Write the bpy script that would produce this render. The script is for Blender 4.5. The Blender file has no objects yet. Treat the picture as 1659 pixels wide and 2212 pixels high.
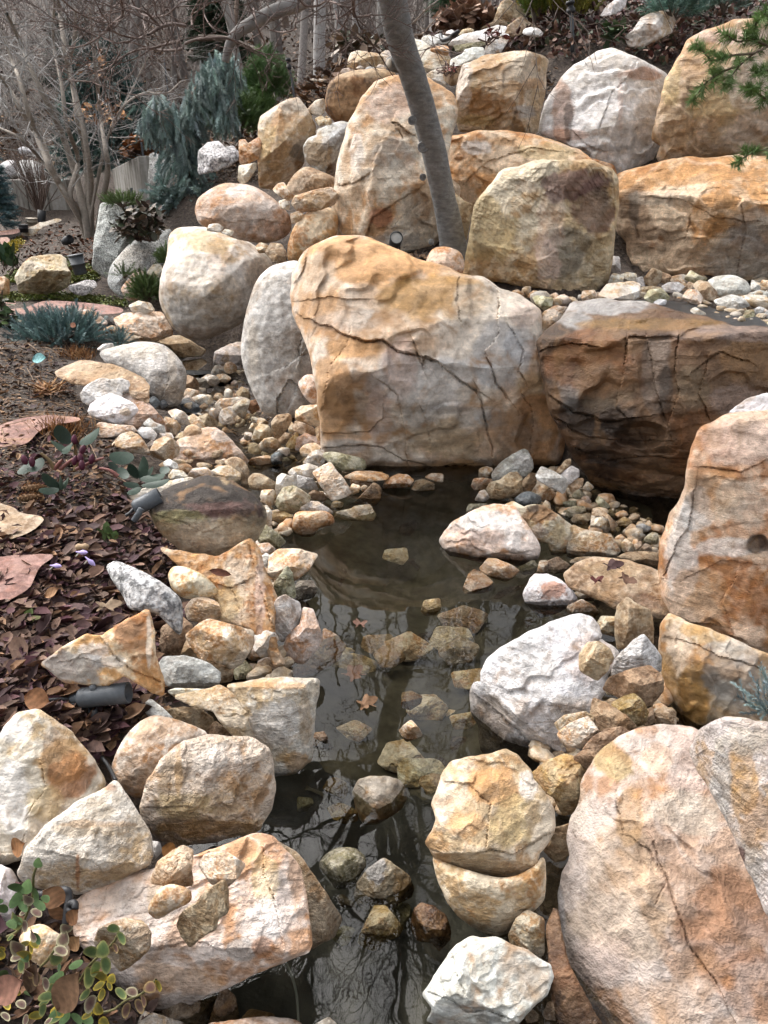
import bpy, bmesh, math, random
import numpy as np
from mathutils import Vector, Matrix
from mathutils.geometry import delaunay_2d_cdt

S = bpy.context.scene
# ------------------------------------------------------------------ camera
CAMZ, PITCH, FOC, CX, CY = 2.0, math.radians(25.0), 1638.0, 829.5, 1105.7
cam_d = bpy.data.cameras.new('camera')
cam = bpy.data.objects.new('camera', cam_d)
S.collection.objects.link(cam)
S.camera = cam
cam.location = (0, 0, CAMZ)
cam.rotation_euler = (math.pi / 2 - PITCH, 0, 0)
cam_d.sensor_fit = 'VERTICAL'
cam_d.sensor_height = 24.0
cam_d.lens = 12.0 / (CY / FOC)
cam_d.clip_start = 0.05
cam_d.clip_end = 400
S.render.resolution_x, S.render.resolution_y = 768, 1024
# ------------------------------------------------------------------ sky, sun, exposure
SUN_EL, SUN_AZ = math.radians(53), math.radians(-48)      # high sun behind cloud, to the left
W = bpy.data.worlds.new('World'); S.world = W; W.use_nodes = True
wn = W.node_tree.nodes; wl = W.node_tree.links; wn.clear()
sky = wn.new('ShaderNodeTexSky'); sky.sky_type = 'NISHITA'; sky.sun_disc = False
sky.sun_elevation = SUN_EL; sky.sun_rotation = SUN_AZ
sky.air_density = 1.0; sky.dust_density = 6.0; sky.ozone_density = 1.0
hs = wn.new('ShaderNodeHueSaturation'); hs.inputs['Saturation'].default_value = 0.22
bg = wn.new('ShaderNodeBackground'); bg.inputs['Strength'].default_value = 0.14
wo = wn.new('ShaderNodeOutputWorld')
wl.new(sky.outputs[0], hs.inputs['Color']); wl.new(hs.outputs[0], bg.inputs['Color']); wl.new(bg.outputs[0], wo.inputs[0])
sun_d = bpy.data.lights.new('sun', 'SUN'); sun_d.energy = 0.65; sun_d.angle = math.radians(60); sun_d.color = (1.0, 0.96, 0.90)
sun = bpy.data.objects.new('sun', sun_d); S.collection.objects.link(sun)
_sd = Vector((math.cos(SUN_EL) * math.sin(SUN_AZ), math.cos(SUN_EL) * math.cos(SUN_AZ), math.sin(SUN_EL)))
sun.rotation_euler = _sd.to_track_quat('Z', 'Y').to_euler()
S.view_settings.view_transform = 'Standard'; S.view_settings.look = 'None'
S.view_settings.exposure = 1.42; S.view_settings.gamma = 1.0
S.cycles.use_denoising = True; S.cycles.use_adaptive_sampling = True; S.cycles.adaptive_threshold = 0.03
S.cycles.max_bounces = 7; S.cycles.diffuse_bounces = 3; S.cycles.glossy_bounces = 3
S.cycles.transparent_max_bounces = 10; S.cycles.caustics_reflective = False; S.cycles.caustics_refractive = False
# ------------------------------------------------------------------ geometry helpers
UP = np.array((0.0, math.sin(PITCH), math.cos(PITCH)))
FWD = np.array((0.0, math.cos(PITCH), -math.sin(PITCH)))
RT = np.array((1.0, 0.0, 0.0))
CAM = np.array((0.0, 0.0, CAMZ))
FR = {'F': (0, 0, 0.81006), '1': (0, 0, 1.62), '2': (1024, 0, 1.62), '3': (0, 650, 1.62), '4': (1024, 650, 1.62), '5': (0, 1300, 1.62),
      '6': (1024, 1300, 1.62), '7': (0, 2000, 1.62), '8': (1024, 2000, 1.62), 'A': (450, 800, 3.24), 'B': (650, 1200, 3.24),
      'C': (1230, 1200, 3.24), 'D': (1400, 680, 2.56), 'E': (1020, 0, 3.24), 'G': (800, 1700, 3.24), 'H': (850, 2200, 3.24),
      'I': (0, 2300, 3.24), 'J': (0, 0, 2.676), 'K': (550, 0, 3.016), 'L': (0, 850, 3.24), 'M': (0, 1350, 3.24), 'N': (0, 500, 3.687)}

def topx(fr, pts):
    """survey-sheet coordinates -> common pixel frame (1659 wide)"""
    ox, oy, s = FR[fr]
    p = np.asarray(pts, float).reshape(-1, 2)
    return np.column_stack(((ox + p[:, 0] / s) * 0.81006, (oy + p[:, 1] / s) * 0.81006))

def rays(p):
    p = np.atleast_2d(p)
    return FWD + ((p[:, :1] - CX) / FOC) * RT + ((CY - p[:, 1:2]) / FOC) * UP

def at(fr, x, y, Y=None, z=None):
    d = rays(topx(fr, [(x, y)]))[0]
    t = Y / d[1] if Y is not None else (z - CAMZ) / d[2]
    return CAM + d * t

_rg = np.random.RandomState(7)
_perm = _rg.permutation(4096)
_grad = _rg.normal(size=(4096, 3)); _grad /= np.linalg.norm(_grad, axis=1)[:, None]; _grad = _grad.astype(np.float32)
def pnoise(p):
    p = np.asarray(p, float)
    i = np.floor(p).astype(np.int64); f = (p - i).astype(np.float32)
    u = f * f * f * (f * (f * 6 - 15) + 10)
    r = 0.0
    for a in (0, 1):
        wx = u[:, 0] if a else 1 - u[:, 0]
        for b in (0, 1):
            wy = u[:, 1] if b else 1 - u[:, 1]
            for c in (0, 1):
                wz = u[:, 2] if c else 1 - u[:, 2]
                h = ((i[:, 0] + a) * 73856093 ^ (i[:, 1] + b) * 19349663 ^ (i[:, 2] + c) * 83492791) & 4095
                g = _grad[_perm[h]]
                r = r + wx * wy * wz * (g[:, 0] * (f[:, 0] - a) + g[:, 1] * (f[:, 1] - b) + g[:, 2] * (f[:, 2] - c))
    return r * 1.5
def fbm(p, o=4, g=0.5):
    r = 0.0; a = 1.0; q = np.asarray(p, float)
    for k in range(o):
        r = r + a * pnoise(q); q = q * 2.03 + 17.3; a *= g
    return r
def sstep(a, b, x):
    t = np.clip((x - a) / (b - a), 0, 1); return t * t * (3 - 2 * t)

def link(o, parent=None):
    S.collection.objects.link(o)
    if parent is not None: o.parent = parent
    return o
def tag(o, label=None, cat=None, group=None, kind=None):
    if label: o['label'] = label
    if cat: o['category'] = cat
    if group: o['group'] = group
    if kind: o['kind'] = kind
    return o
def mesh_obj(name, V, F, mat, parent=None, smooth=True, cols=None, loc=None, sharp=None):
    me = bpy.data.meshes.new(name)
    V = np.asarray(V, np.float32)
    if loc is not None: V = V - np.asarray(loc, np.float32)
    if isinstance(F, np.ndarray):
        n = len(F); k = F.shape[1]
        me.vertices.add(len(V)); me.vertices.foreach_set('co', V.ravel())
        me.loops.add(n * k); me.loops.foreach_set('vertex_index', F.astype(np.int32).ravel())
        me.polygons.add(n); me.polygons.foreach_set('loop_start', np.arange(0, n * k, k, dtype=np.int32))
        try: me.polygons.foreach_set('loop_total', np.full(n, k, dtype=np.int32))
        except Exception: pass
    else:
        me.from_pydata([tuple(v) for v in V], [], F)
    me.update(calc_edges=True)
    if smooth: me.polygons.foreach_set('use_smooth', np.ones(len(me.polygons), dtype=bool))
    if sharp: me.set_sharp_from_angle(angle=math.radians(sharp))
    for nm, arr in (cols or {}).items():
        a = me.attributes.new(nm, 'FLOAT_COLOR', 'POINT')
        c = np.ones((len(V), 4), np.float32); c[:, :arr.shape[1]] = arr
        a.data.foreach_set('color', c.ravel())
    me.materials.append(mat)
    o = bpy.data.objects.new(name, me)
    if loc is not None: o.location = tuple(float(v) for v in loc)
    return link(o, parent)
def empty(name, loc, parent=None):
    o = bpy.data.objects.new(name, None); o.location = tuple(float(v) for v in loc); o.empty_display_size = 0.1
    return link(o, parent)
def lc(p, o):  # world point -> local to an unrotated empty
    return np.asarray(p, float) - np.array(o.location)

# ------------------------------------------------------------------ materials
def nmat(name):
    m = bpy.data.materials.new(name); m.use_nodes = True
    n = m.node_tree.nodes; l = m.node_tree.links
    return m, n, l, n['Principled BSDF']
def mth(n, l, op, a, b=None, clamp=False):
    x = n.new('ShaderNodeMath'); x.operation = op; x.use_clamp = clamp
    for k, v in enumerate((a, b)):
        if v is None: continue
        if isinstance(v, (int, float)): x.inputs[k].default_value = v
        else: l.new(v, x.inputs[k])
    return x.outputs[0]
def mixc(n, l, f, a, b, mode='MIX'):
    x = n.new('ShaderNodeMix'); x.data_type = 'RGBA'; x.blend_type = mode; x.clamp_factor = True
    for s, v in ((0, f), (6, a), (7, b)):
        if isinstance(v, (int, float)): x.inputs[s].default_value = v
        elif isinstance(v, tuple): x.inputs[s].default_value = (*v, 1.0)
        else: l.new(v, x.inputs[s])
    return x.outputs[2]
def noise(n, l, vec, scale, det=4, rough=0.55, dist=0.0):
    x = n.new('ShaderNodeTexNoise'); x.inputs['Scale'].default_value = scale; x.inputs['Detail'].default_value = det
    x.inputs['Roughness'].default_value = rough; x.inputs['Distortion'].default_value = dist
    if vec is not None: l.new(vec, x.inputs['Vector'])
    return x
def ramp(n, l, f, stops):
    x = n.new('ShaderNodeValToRGB')
    while len(x.color_ramp.elements) < len(stops): x.color_ramp.elements.new(0.5)
    for e, (p, c) in zip(x.color_ramp.elements, stops):
        e.position = p; e.color = (*c, 1.0) if len(c) == 3 else c
    l.new(f, x.inputs[0]); return x.outputs[0]
def objvec(n, l, scale=None):
    tc = n.new('ShaderNodeTexCoord'); oi = n.new('ShaderNodeObjectInfo')
    mul = n.new('ShaderNodeVectorMath'); mul.operation = 'SCALE'
    cmb = n.new('ShaderNodeCombineXYZ')
    for k in range(3): l.new(oi.outputs['Random'], cmb.inputs[k])
    l.new(cmb.outputs[0], mul.inputs[0]); mul.inputs['Scale'].default_value = 37.0
    src = tc.outputs['Object']
    if scale:      # each object carries its own grain size
        vs = n.new('ShaderNodeVectorMath'); vs.operation = 'SCALE'; l.new(src, vs.inputs[0])
        fr_ = mth(n, l, 'FRACT', mth(n, l, 'MULTIPLY', oi.outputs['Random'], 7.31))
        l.new(mth(n, l, 'ADD', mth(n, l, 'MULTIPLY', fr_, scale), 0.55), vs.inputs['Scale']); src = vs.outputs[0]
    add = n.new('ShaderNodeVectorMath'); l.new(src, add.inputs[0]); l.new(mul.outputs[0], add.inputs[1])
    return add.outputs[0], oi

def make_rock_material():
    m, n, l, b = nmat('rock')
    vec, oi = objvec(n, l, 1.1)
    col = n.new('ShaderNodeAttribute'); col.attribute_name = 'col'
    fx = n.new('ShaderNodeAttribute'); fx.attribute_name = 'fx'
    sep = n.new('ShaderNodeSeparateColor'); l.new(fx.outputs['Color'], sep.inputs[0])
    speck, bmp, wet = sep.outputs[0], sep.outputs[1], sep.outputs[2]
    big = noise(n, l, vec, 5.0, 3, 0.6, 0.6)
    mid = noise(n, l, vec, 22.0, 4, 0.66, 0.3)
    fine = noise(n, l, vec, 95.0, 3, 0.68)
    # mottling: lighter and darker mineral patches
    c = mixc(n, l, mth(n, l, 'MULTIPLY', mth(n, l, 'SUBTRACT', mid.outputs['Fac'], 0.52), 4.0, True), col.outputs['Color'], mixc(n, l, 1.0, col.outputs['Color'], (1.75, 1.72, 1.68), 'MULTIPLY'))
    c = mixc(n, l, 0.45, col.outputs['Color'], c)
    k = ramp(n, l, mid.outputs['Fac'], [(0.30, (0.60, 0.56, 0.52)), (0.47, (0.97, 0.96, 0.95)), (0.70, (1.16, 1.14, 1.12))])
    c = mixc(n, l, 0.9, c, k, 'MULTIPLY')
    k2 = ramp(n, l, fine.outputs['Fac'], [(0.30, (0.62, 0.58, 0.54)), (0.50, (1, 1, 1)), (0.72, (1.22, 1.20, 1.18))])
    rnd2 = mth(n, l, 'FRACT', mth(n, l, 'MULTIPLY', oi.outputs['Random'], 13.7))
    c = mixc(n, l, mth(n, l, 'ADD', mth(n, l, 'MULTIPLY', rnd2, 0.5), 0.15), c, k2, 'MULTIPLY')
    # iron stain in hollows of the large noise
    st = ramp(n, l, big.outputs['Fac'], [(0.54, (0, 0, 0)), (0.70, (1, 1, 1))])
    c = mixc(n, l, mth(n, l, 'MULTIPLY', mth(n, l, 'MULTIPLY', st, mth(n, l, 'MULTIPLY', mth(n, l, 'FRACT', mth(n, l, 'MULTIPLY', oi.outputs['Random'], 29.3)), 0.85)), mth(n, l, 'SUBTRACT', 1.0, speck, True)), c, (0.34, 0.19, 0.085))
    # bedding streaks, stretched noise
    mp = n.new('ShaderNodeMapping'); l.new(vec, mp.inputs['Vector'])
    mp.inputs['Rotation'].default_value = (0.5, 0.35, 0.4); mp.inputs['Scale'].default_value = (2.2, 2.2, 26.0)
    bed = noise(n, l, mp.outputs[0], 1.6, 3, 0.62, 0.5)
    kb = ramp(n, l, bed.outputs['Fac'], [(0.32, (0.70, 0.64, 0.58)), (0.5, (1, 1, 1)), (0.68, (1.12, 1.11, 1.10))])
    c = mixc(n, l, 0.32, c, kb, 'MULTIPLY')
    # granite specks
    sp = noise(n, l, vec, 60.0, 2, 0.7)
    spk = ramp(n, l, sp.outputs['Fac'], [(0.40, (0.22, 0.22, 0.23)), (0.50, (0.85, 0.85, 0.86)), (0.62, (1.25, 1.25, 1.25))])
    c = mixc(n, l, speck, c, mixc(n, l, 1.0, c, spk, 'MULTIPLY'))
    l.new(c, b.inputs['Base Color'])
    l.new(mth(n, l, 'SUBTRACT', mth(n, l, 'ADD', mth(n, l, 'MULTIPLY', fine.outputs['Fac'], 0.25), 0.66), mth(n, l, 'MULTIPLY', wet, 0.55)), b.inputs['Roughness'])
    b.inputs['Specular IOR Level'].default_value = 0.35
    h = mth(n, l, 'ADD', mth(n, l, 'MULTIPLY', mid.outputs['Fac'], 0.38), mth(n, l, 'MULTIPLY', fine.outputs['Fac'], 0.32))
    h = mth(n, l, 'ADD', h, mth(n, l, 'MULTIPLY', bed.outputs['Fac'], 0.3))
    bp = n.new('ShaderNodeBump'); bp.inputs['Distance'].default_value = 0.055
    l.new(mth(n, l, 'MULTIPLY', bmp, mth(n, l, 'ADD', mth(n, l, 'MULTIPLY', rnd2, 0.6), 0.28)), bp.inputs['Strength'])
    l.new(h, bp.inputs['Height']); l.new(bp.outputs[0], b.inputs['Normal'])
    return m
ROCK = make_rock_material()

def simple_mat(name, colr, rough=0.7, var=0.25, scale=30, bump=0.2, spec=0.3, metal=0.0, dist=0.01):
    m, n, l, b = nmat(name)
    vec, oi = objvec(n, l)
    nz = noise(n, l, vec, scale, 5, 0.6)
    k = ramp(n, l, nz.outputs['Fac'], [(0.3, tuple([1 - var] * 3)), (0.7, tuple([1 + var] * 3))])
    l.new(mixc(n, l, 1.0, colr, k, 'MULTIPLY'), b.inputs['Base Color'])
    b.inputs['Roughness'].default_value = rough; b.inputs['Specular IOR Level'].default_value = spec; b.inputs['Metallic'].default_value = metal
    if bump:
        bp = n.new('ShaderNodeBump'); bp.inputs['Strength'].default_value = bump; bp.inputs['Distance'].default_value = dist
        l.new(nz.outputs['Fac'], bp.inputs['Height']); l.new(bp.outputs[0], b.inputs['Normal'])
    return m
def vcol_mat(name, rough=0.6, var=0.2, scale=60, trans=0.0, spec=0.3):
    """colour comes from the mesh's own colour attribute (leaf by leaf)"""
    m, n, l, b = nmat(name)
    a = n.new('ShaderNodeAttribute'); a.attribute_name = 'col'
    vec, oi = objvec(n, l)
    nz = noise(n, l, vec, scale, 4, 0.6)
    k = ramp(n, l, nz.outputs['Fac'], [(0.3, tuple([1 - var] * 3)), (0.7, tuple([1 + var] * 3))])
    l.new(mixc(n, l, 1.0, a.outputs['Color'], k, 'MULTIPLY'), b.inputs['Base Color'])
    b.inputs['Roughness'].default_value = rough; b.inputs['Specular IOR Level'].default_value = spec
    return m

# ------------------------------------------------------------------ terrain
TP = []
def tp(x, y, z=None, Y=None, fr='F'):
    TP.append(at(fr, x, y, Y=Y, z=z))
for x, y, z in [(850, 1250, -.36), (900, 1500, -.30), (780, 1750, -.26), (1000, 1150, -.28), (750, 1950, -.17), (800, 2150, -.14), (1000, 1350, -.36),
                (760, 1100, -.2), (640, 1010, -.14), (560, 975, -.10), (530, 930, -.08), (480, 850, -.02), (440, 775, .08), (560, 840, -.02), (430, 800, .04),
                (1150, 1080, -.14), (1250, 1120, -.12), (1350, 1180, -.12), (1150, 1300, -.2), (1300, 1330, -.12), (1150, 1700, -.14), (1230, 1780, -.12), (640, 1700, -.14),
                (100, 1500, .36), (100, 1300, .39), (200, 1200, .37), (0, 1100, .44), (100, 1000, .45), (200, 900, .44), (0, 800, .52), (120, 760, .52), (0, 1300, .4), (240, 1050, .38),
                (290, 1000, .26), (0, 1700, .38), (0, 2211, .28), (150, 2150, .2), (330, 1420, .20), (280, 1520, .30), (300, 1760, .06), (400, 1300, .08), (520, 1250, -.02), (450, 1100, .05),
                (350, 980, .1), (400, 900, .1), (250, 800, .42), (300, 720, .45), (420, 2100, -.1), (480, 1560, -.06), (560, 1400, -.08),
                (50, 680, .56), (250, 660, .55), (0, 560, .62), (150, 570, .66), (0, 620, .6), (290, 640, .5)]:
    tp(x, y, z)
for x, y, Y in [(193, 522, 12.8), (120, 500, 15), (60, 485, 17), (0, 480, 18), (700, 150, 14), (620, 230, 12), (540, 330, 10.6), (500, 300, 13), (450, 390, 11), (400, 425, 10.0),
                (300, 438, 12.4), (350, 470, 10.0), (960, 548, 6.7), (860, 548, 6.6), (760, 545, 6.9), (1250, 655, 5.7), (1550, 660, 5.5), (1450, 612, 6.4), (1620, 620, 6.4),
                (1450, 352, 7.6), (1620, 345, 7.6), (1190, 270, 8.5), (1250, 150, 9.2), (1100, 80, 10.5), (1500, 80, 9.6), (1640, 60, 9.6), (980, 160, 9.8), (900, 130, 10.5), (780, 200, 10.0),
                (400, 100, 30), (800, 60, 30), (100, 200, 26), (0, 100, 32), (1200, 0, 18), (1600, 0, 16), (500, 0, 45), (1000, 0, 40), (0, 0, 45), (-600, 0, 45), (2200, 0, 40)]:
    tp(x, y, Y=Y)
TP += [np.array(v) for v in [(0, 5.45, -.15), (-.4, 5.5, -.1), (.9, 5.4, -.1), (0, 6.1, .95), (.8, 6.0, .95), (-.9, 6.5, .2), (-.6, 6.6, .8), (1.6, 4.75, -.1), (1.8, 5.35, .85), (2.6, 4.6, .5),
                              (1.5, 3.2, -.12), (2.4, 3.2, .3), (1.2, 1.8, -.14), (1.9, 1.6, .15), (1.0, 1.0, -.2), (0, .9, -.22), (-.7, .8, .1), (-1.2, .6, .2), (0, 0, 0), (-1, 7.6, .8), (-1.9, 8.6, .95),
                              (-2.2, 9.3, .9), (-1.3, 8.6, 1.35), (-.9, 8.1, 1.35), (0, 7.9, 1.5), (.6, 8.2, 1.6), (1.2, 7.4, 1.2), (2.4, 7.3, 1.25), (3.4, 7.2, 1.3), (3.6, 8.4, 2.1), (2, 8.4, 2.1),
                              (-8, 19.5, 1.45), (-6, 19.5, 1.45), (-10.5, 19.5, 1.45), (-8, 18.5, .62), (-6.2, 18.5, .66), (-10.5, 18.5, .6), (-8.5, 16.5, .62), (-8, 23, 2.3), (-4, 16, 1.5), (-4.6, 13, .95), (-7, 15.5, .78), (-5.6, 17.5, .85), (-14, 12, .5), (-14, 4, .5), (-6, 3, .5), (9, 3, 1), (10, 8, 2.6),
                              (-30, 45, 9), (30, 45, 9.5), (0, 90, 26), (-50, 90, 26), (50, 90, 26), (-60, 20, 3), (60, 20, 6), (-14, 30, 5), (12, 22, 6.5)]]
TP = np.array(TP)
def _phi(r): return r
_A = np.zeros((len(TP) + 3, len(TP) + 3))
_A[:len(TP), :len(TP)] = _phi(np.linalg.norm(TP[:, None, :2] - TP[None, :, :2], axis=2)) - np.eye(len(TP)) * 0.02
_A[:len(TP), len(TP)] = 1; _A[:len(TP), len(TP) + 1:] = TP[:, :2]
_A[len(TP), :len(TP)] = 1; _A[len(TP) + 1:, :len(TP)] = TP[:, :2].T
_w = np.linalg.solve(_A, np.concatenate((TP[:, 2], [0, 0, 0])))
def ground_z(x, y):
    x = np.atleast_1d(np.asarray(x, float)); y = np.atleast_1d(np.asarray(y, float))
    out = np.empty(len(x))
    for k in range(0, len(x), 20000):
        r = np.sqrt((x[k:k + 20000, None] - TP[None, :, 0]) ** 2 + (y[k:k + 20000, None] - TP[None, :, 1]) ** 2)
        out[k:k + 20000] = r @ _w[:len(TP)] + _w[len(TP)] + _w[len(TP) + 1] * x[k:k + 20000] + _w[len(TP) + 2] * y[k:k + 20000]
    return out
def gz(x, y): return float(ground_z([x], [y])[0])
def on_ground(fr, x, y, lo=1.0, hi=60.0):
    """where the sight line through a survey point meets the ground"""
    d = rays(topx(fr, [(x, y)]))[0]
    t = np.geomspace(lo, hi, 260)
    P = CAM + t[:, None] * d
    below = P[:, 2] - ground_z(P[:, 0], P[:, 1])
    k = np.argmax(below < 0) if (below < 0).any() else len(t) - 1
    return P[k]
_u = np.linspace(-1, 1, 261); gx = 4.0 * np.sinh(_u * 3.6) / np.sinh(1.0) * 0.85
gx = np.sign(_u) * (np.abs(_u) * 5.5 + np.abs(_u) ** 6 * 70)
_v = np.linspace(0, 1, 330); gy = 0.1 + _v * 13 + _v ** 5 * 95
GXX, GYY = np.meshgrid(gx, gy)
gP = np.column_stack((GXX.ravel(), GYY.ravel()))
gZ = ground_z(gP[:, 0], gP[:, 1])
gZ += 0.022 * fbm(np.column_stack((gP * 3.1, np.zeros(len(gP)))), 4) * np.clip(gP[:, 1] / 3, .4, 6)
_ni = len(gx); _i = np.arange(len(gy) - 1)[:, None] * _ni + np.arange(_ni - 1)[None, :]
gF = np.stack((_i, _i + 1, _i + 1 + _ni, _i + _ni), -1).reshape(-1, 4)
def make_soil():
    m, n, l, b = nmat('soil')
    tc = n.new('ShaderNodeTexCoord'); vec = tc.outputs['Object']
    a = noise(n, l, vec, 1.3, 5, .6); f = noise(n, l, vec, 26, 6, .7); g = noise(n, l, vec, 110, 4, .7)
    vo = n.new('ShaderNodeTexVoronoi'); vo.inputs['Scale'].default_value = 38; l.new(vec, vo.inputs['Vector'])
    c = ramp(n, l, f.outputs['Fac'], [(0.3, (.014, .010, .008)), (0.5, (.038, .027, .020)), (0.7, (.08, .056, .04))])
    leafc = ramp(n, l, vo.outputs['Color'], [(0.2, (.03, .02, .015)), (0.5, (.085, .058, .042)), (0.8, (.14, .105, .078))])
    c = mixc(n, l, ramp(n, l, a.outputs['Fac'], [(0.35, (.15, .15, .15)), (0.65, (.75, .75, .75))]), c, leafc)
    l.new(c, b.inputs['Base Color']); b.inputs['Roughness'].default_value = .9
    h = mth(n, l, 'ADD', f.outputs['Fac'], mth(n, l, 'MULTIPLY', g.outputs['Fac'], .5))
    h = mth(n, l, 'ADD', h, mth(n, l, 'MULTIPLY', vo.outputs['Distance'], .6))
    bp = n.new('ShaderNodeBump'); bp.inputs['Strength'].default_value = .8; bp.inputs['Distance'].default_value = .03
    l.new(h, bp.inputs['Height']); l.new(bp.outputs[0], b.inputs['Normal'])
    return m
SOIL = make_soil()

# ------------------------------------------------------------------ rock builder
PAL = {  # main, pale, stain, (speckle, bump, band), colour word
    'tan': ((.48, .335, .19), (.66, .57, .45), (.39, .195, .07), (0, 1, .35), 'tan'),
    'orange': ((.50, .27, .115), (.67, .52, .38), (.37, .155, .05), (0, 1, .4), 'orange-brown'),
    'pale': ((.56, .49, .40), (.68, .64, .58), (.47, .33, .18), (0, 1, .3), 'pale cream'),
    'white': ((.66, .64, .61), (.76, .75, .74), (.50, .46, .41), (0, .9, .2), 'white'),
    'pink': ((.56, .40, .285), (.70, .61, .53), (.48, .25, .11), (0, 1, .4), 'pinkish'),
    'grey': ((.52, .505, .48), (.66, .65, .63), (.37, .34, .30), (.2, 1, .3), 'grey'),
    'granite': ((.46, .46, .455), (.58, .58, .58), (.30, .30, .29), (.85, .8, .1), 'speckled grey'),
    'brown': ((.24, .15, .085), (.36, .26, .17), (.12, .07, .038), (0, 1, .4), 'brown'),
    'dark': ((.15, .12, .095), (.25, .22, .18), (.07, .055, .042), (0, 1, .3), 'dark'),
    'wet': ((.20, .098, .045), (.32, .19, .105), (.06, .035, .022), (0, 1.1, .55), 'rust brown'),
    'sand': ((.35, .24, .14), (.49, .39, .28), (.20, .115, .055), (0, 1, .35), 'sandy brown'),
    'olive': ((.30, .27, .16), (.47, .44, .33), (.14, .125, .06), (0, 1, .3), 'olive'),
    'ochre': ((.40, .27, .10), (.52, .42, .25), (.22, .12, .04), (0, 1, .3), 'ochre'),
    'red': ((.30, .155, .115), (.38, .235, .19), (.20, .105, .085), (0, .5, .3), 'red'),
    'gold': ((.50, .375, .23), (.64, .55, .43), (.40, .24, .11), (0, 1.2, .3), 'golden'),
    'blue': ((.10, .115, .13), (.17, .18, .19), (.05, .055, .06), (.1, .8, .2), 'blue-grey'),
}
COLS = {'purple': (.13, .07, .06), 'black': (.022, .02, .02), 'rust': (.33, .13, .04), 'ochre': (.42, .235, .07), 'white': (.72, .70, .68), 'grey': (.38, .37, .355),
        'pale': (.62, .55, .46), 'pink': (.55, .42, .36), 'brown': (.17, .09, .042), 'dark': (.045, .036, .03), 'olive': (.20, .18, .09), 'gold': (.50, .38, .19), 'red': (.40, .18, .10),
        'bluegrey': (.36, .38, .41), 'tan': (.42, .31, .19), 'orange': (.47, .26, .11)}

FRONTS = []
def chaikin(p, k=1, q=0.25):
    for _ in range(k):
        n = np.roll(p, -1, 0)
        p = np.stack(((1 - q) * p + q * n, q * p + (1 - q) * n), 1).reshape(-1, 2)
    return p
def resample(p, s):
    q = np.vstack((p, p[:1])); d = np.r_[0, np.cumsum(np.linalg.norm(np.diff(q, axis=0), axis=1))]
    n = max(8, int(d[-1] / s)); t = np.linspace(0, d[-1], n, endpoint=False)
    return np.column_stack((np.interp(t, d, q[:, 0]), np.interp(t, d, q[:, 1])))
def segdist(p, a, b):
    ab = b - a; L2 = (ab ** 2).sum() + 1e-9
    t = np.clip(((p - a) @ ab) / L2, 0, 1)
    return np.linalg.norm(p - (a + t[:, None] * ab), axis=1)
def polydist(p, poly):
    d = np.full(len(p), 1e9)
    q = np.roll(poly, -1, 0)
    for a, b in zip(poly, q): d = np.minimum(d, segdist(p, a, b))
    return d
def inside(p, poly):
    r = np.zeros(len(p), bool); q = np.roll(poly, -1, 0)
    for (x0, y0), (x1, y1) in zip(poly, q):
        if y0 == y1: continue
        c = ((y0 > p[:, 1]) != (y1 > p[:, 1])) & (p[:, 0] < (x1 - x0) * (p[:, 1] - y0) / (y1 - y0) + x0)
        r ^= c
    return r
def tri2d(poly, s, rs):
    lo = poly.min(0); hi = poly.max(0)
    xs = np.arange(lo[0], hi[0], s); ys = np.arange(lo[1], hi[1], s * .87)
    X, Y = np.meshgrid(xs, ys); X[1::2] += s * .5
    p = np.column_stack((X.ravel(), Y.ravel())) + rs.uniform(-.22, .22, (X.size, 2)) * s
    p = p[inside(p, poly)] if len(p) else p
    if len(p):
        d = polydist(p, poly[::4] if len(poly) > 100 else (poly[::2] if len(poly) > 50 else poly)); p = p[d > .55 * s]
    allp = np.vstack((poly, p)) if len(p) else poly
    nb = len(poly)
    ed = [(i, (i + 1) % nb) for i in range(nb)]
    v, _, f, ov, _, _ = delaunay_2d_cdt([Vector((float(a), float(b))) for a, b in allp], ed, [], 1, 1e-5)
    v = np.array([(q.x, q.y) for q in v]); f = np.array([tuple(t) for t in f if len(t) == 3], int)
    a, b, c = v[f[:, 0]], v[f[:, 1]], v[f[:, 2]]
    cr = (b[:, 0] - a[:, 0]) * (c[:, 1] - a[:, 1]) - (b[:, 1] - a[:, 1]) * (c[:, 0] - a[:, 0])
    f[cr > 0] = f[cr > 0][:, ::-1]          # y runs down, so this faces the viewer
    return v, f, nb

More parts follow.
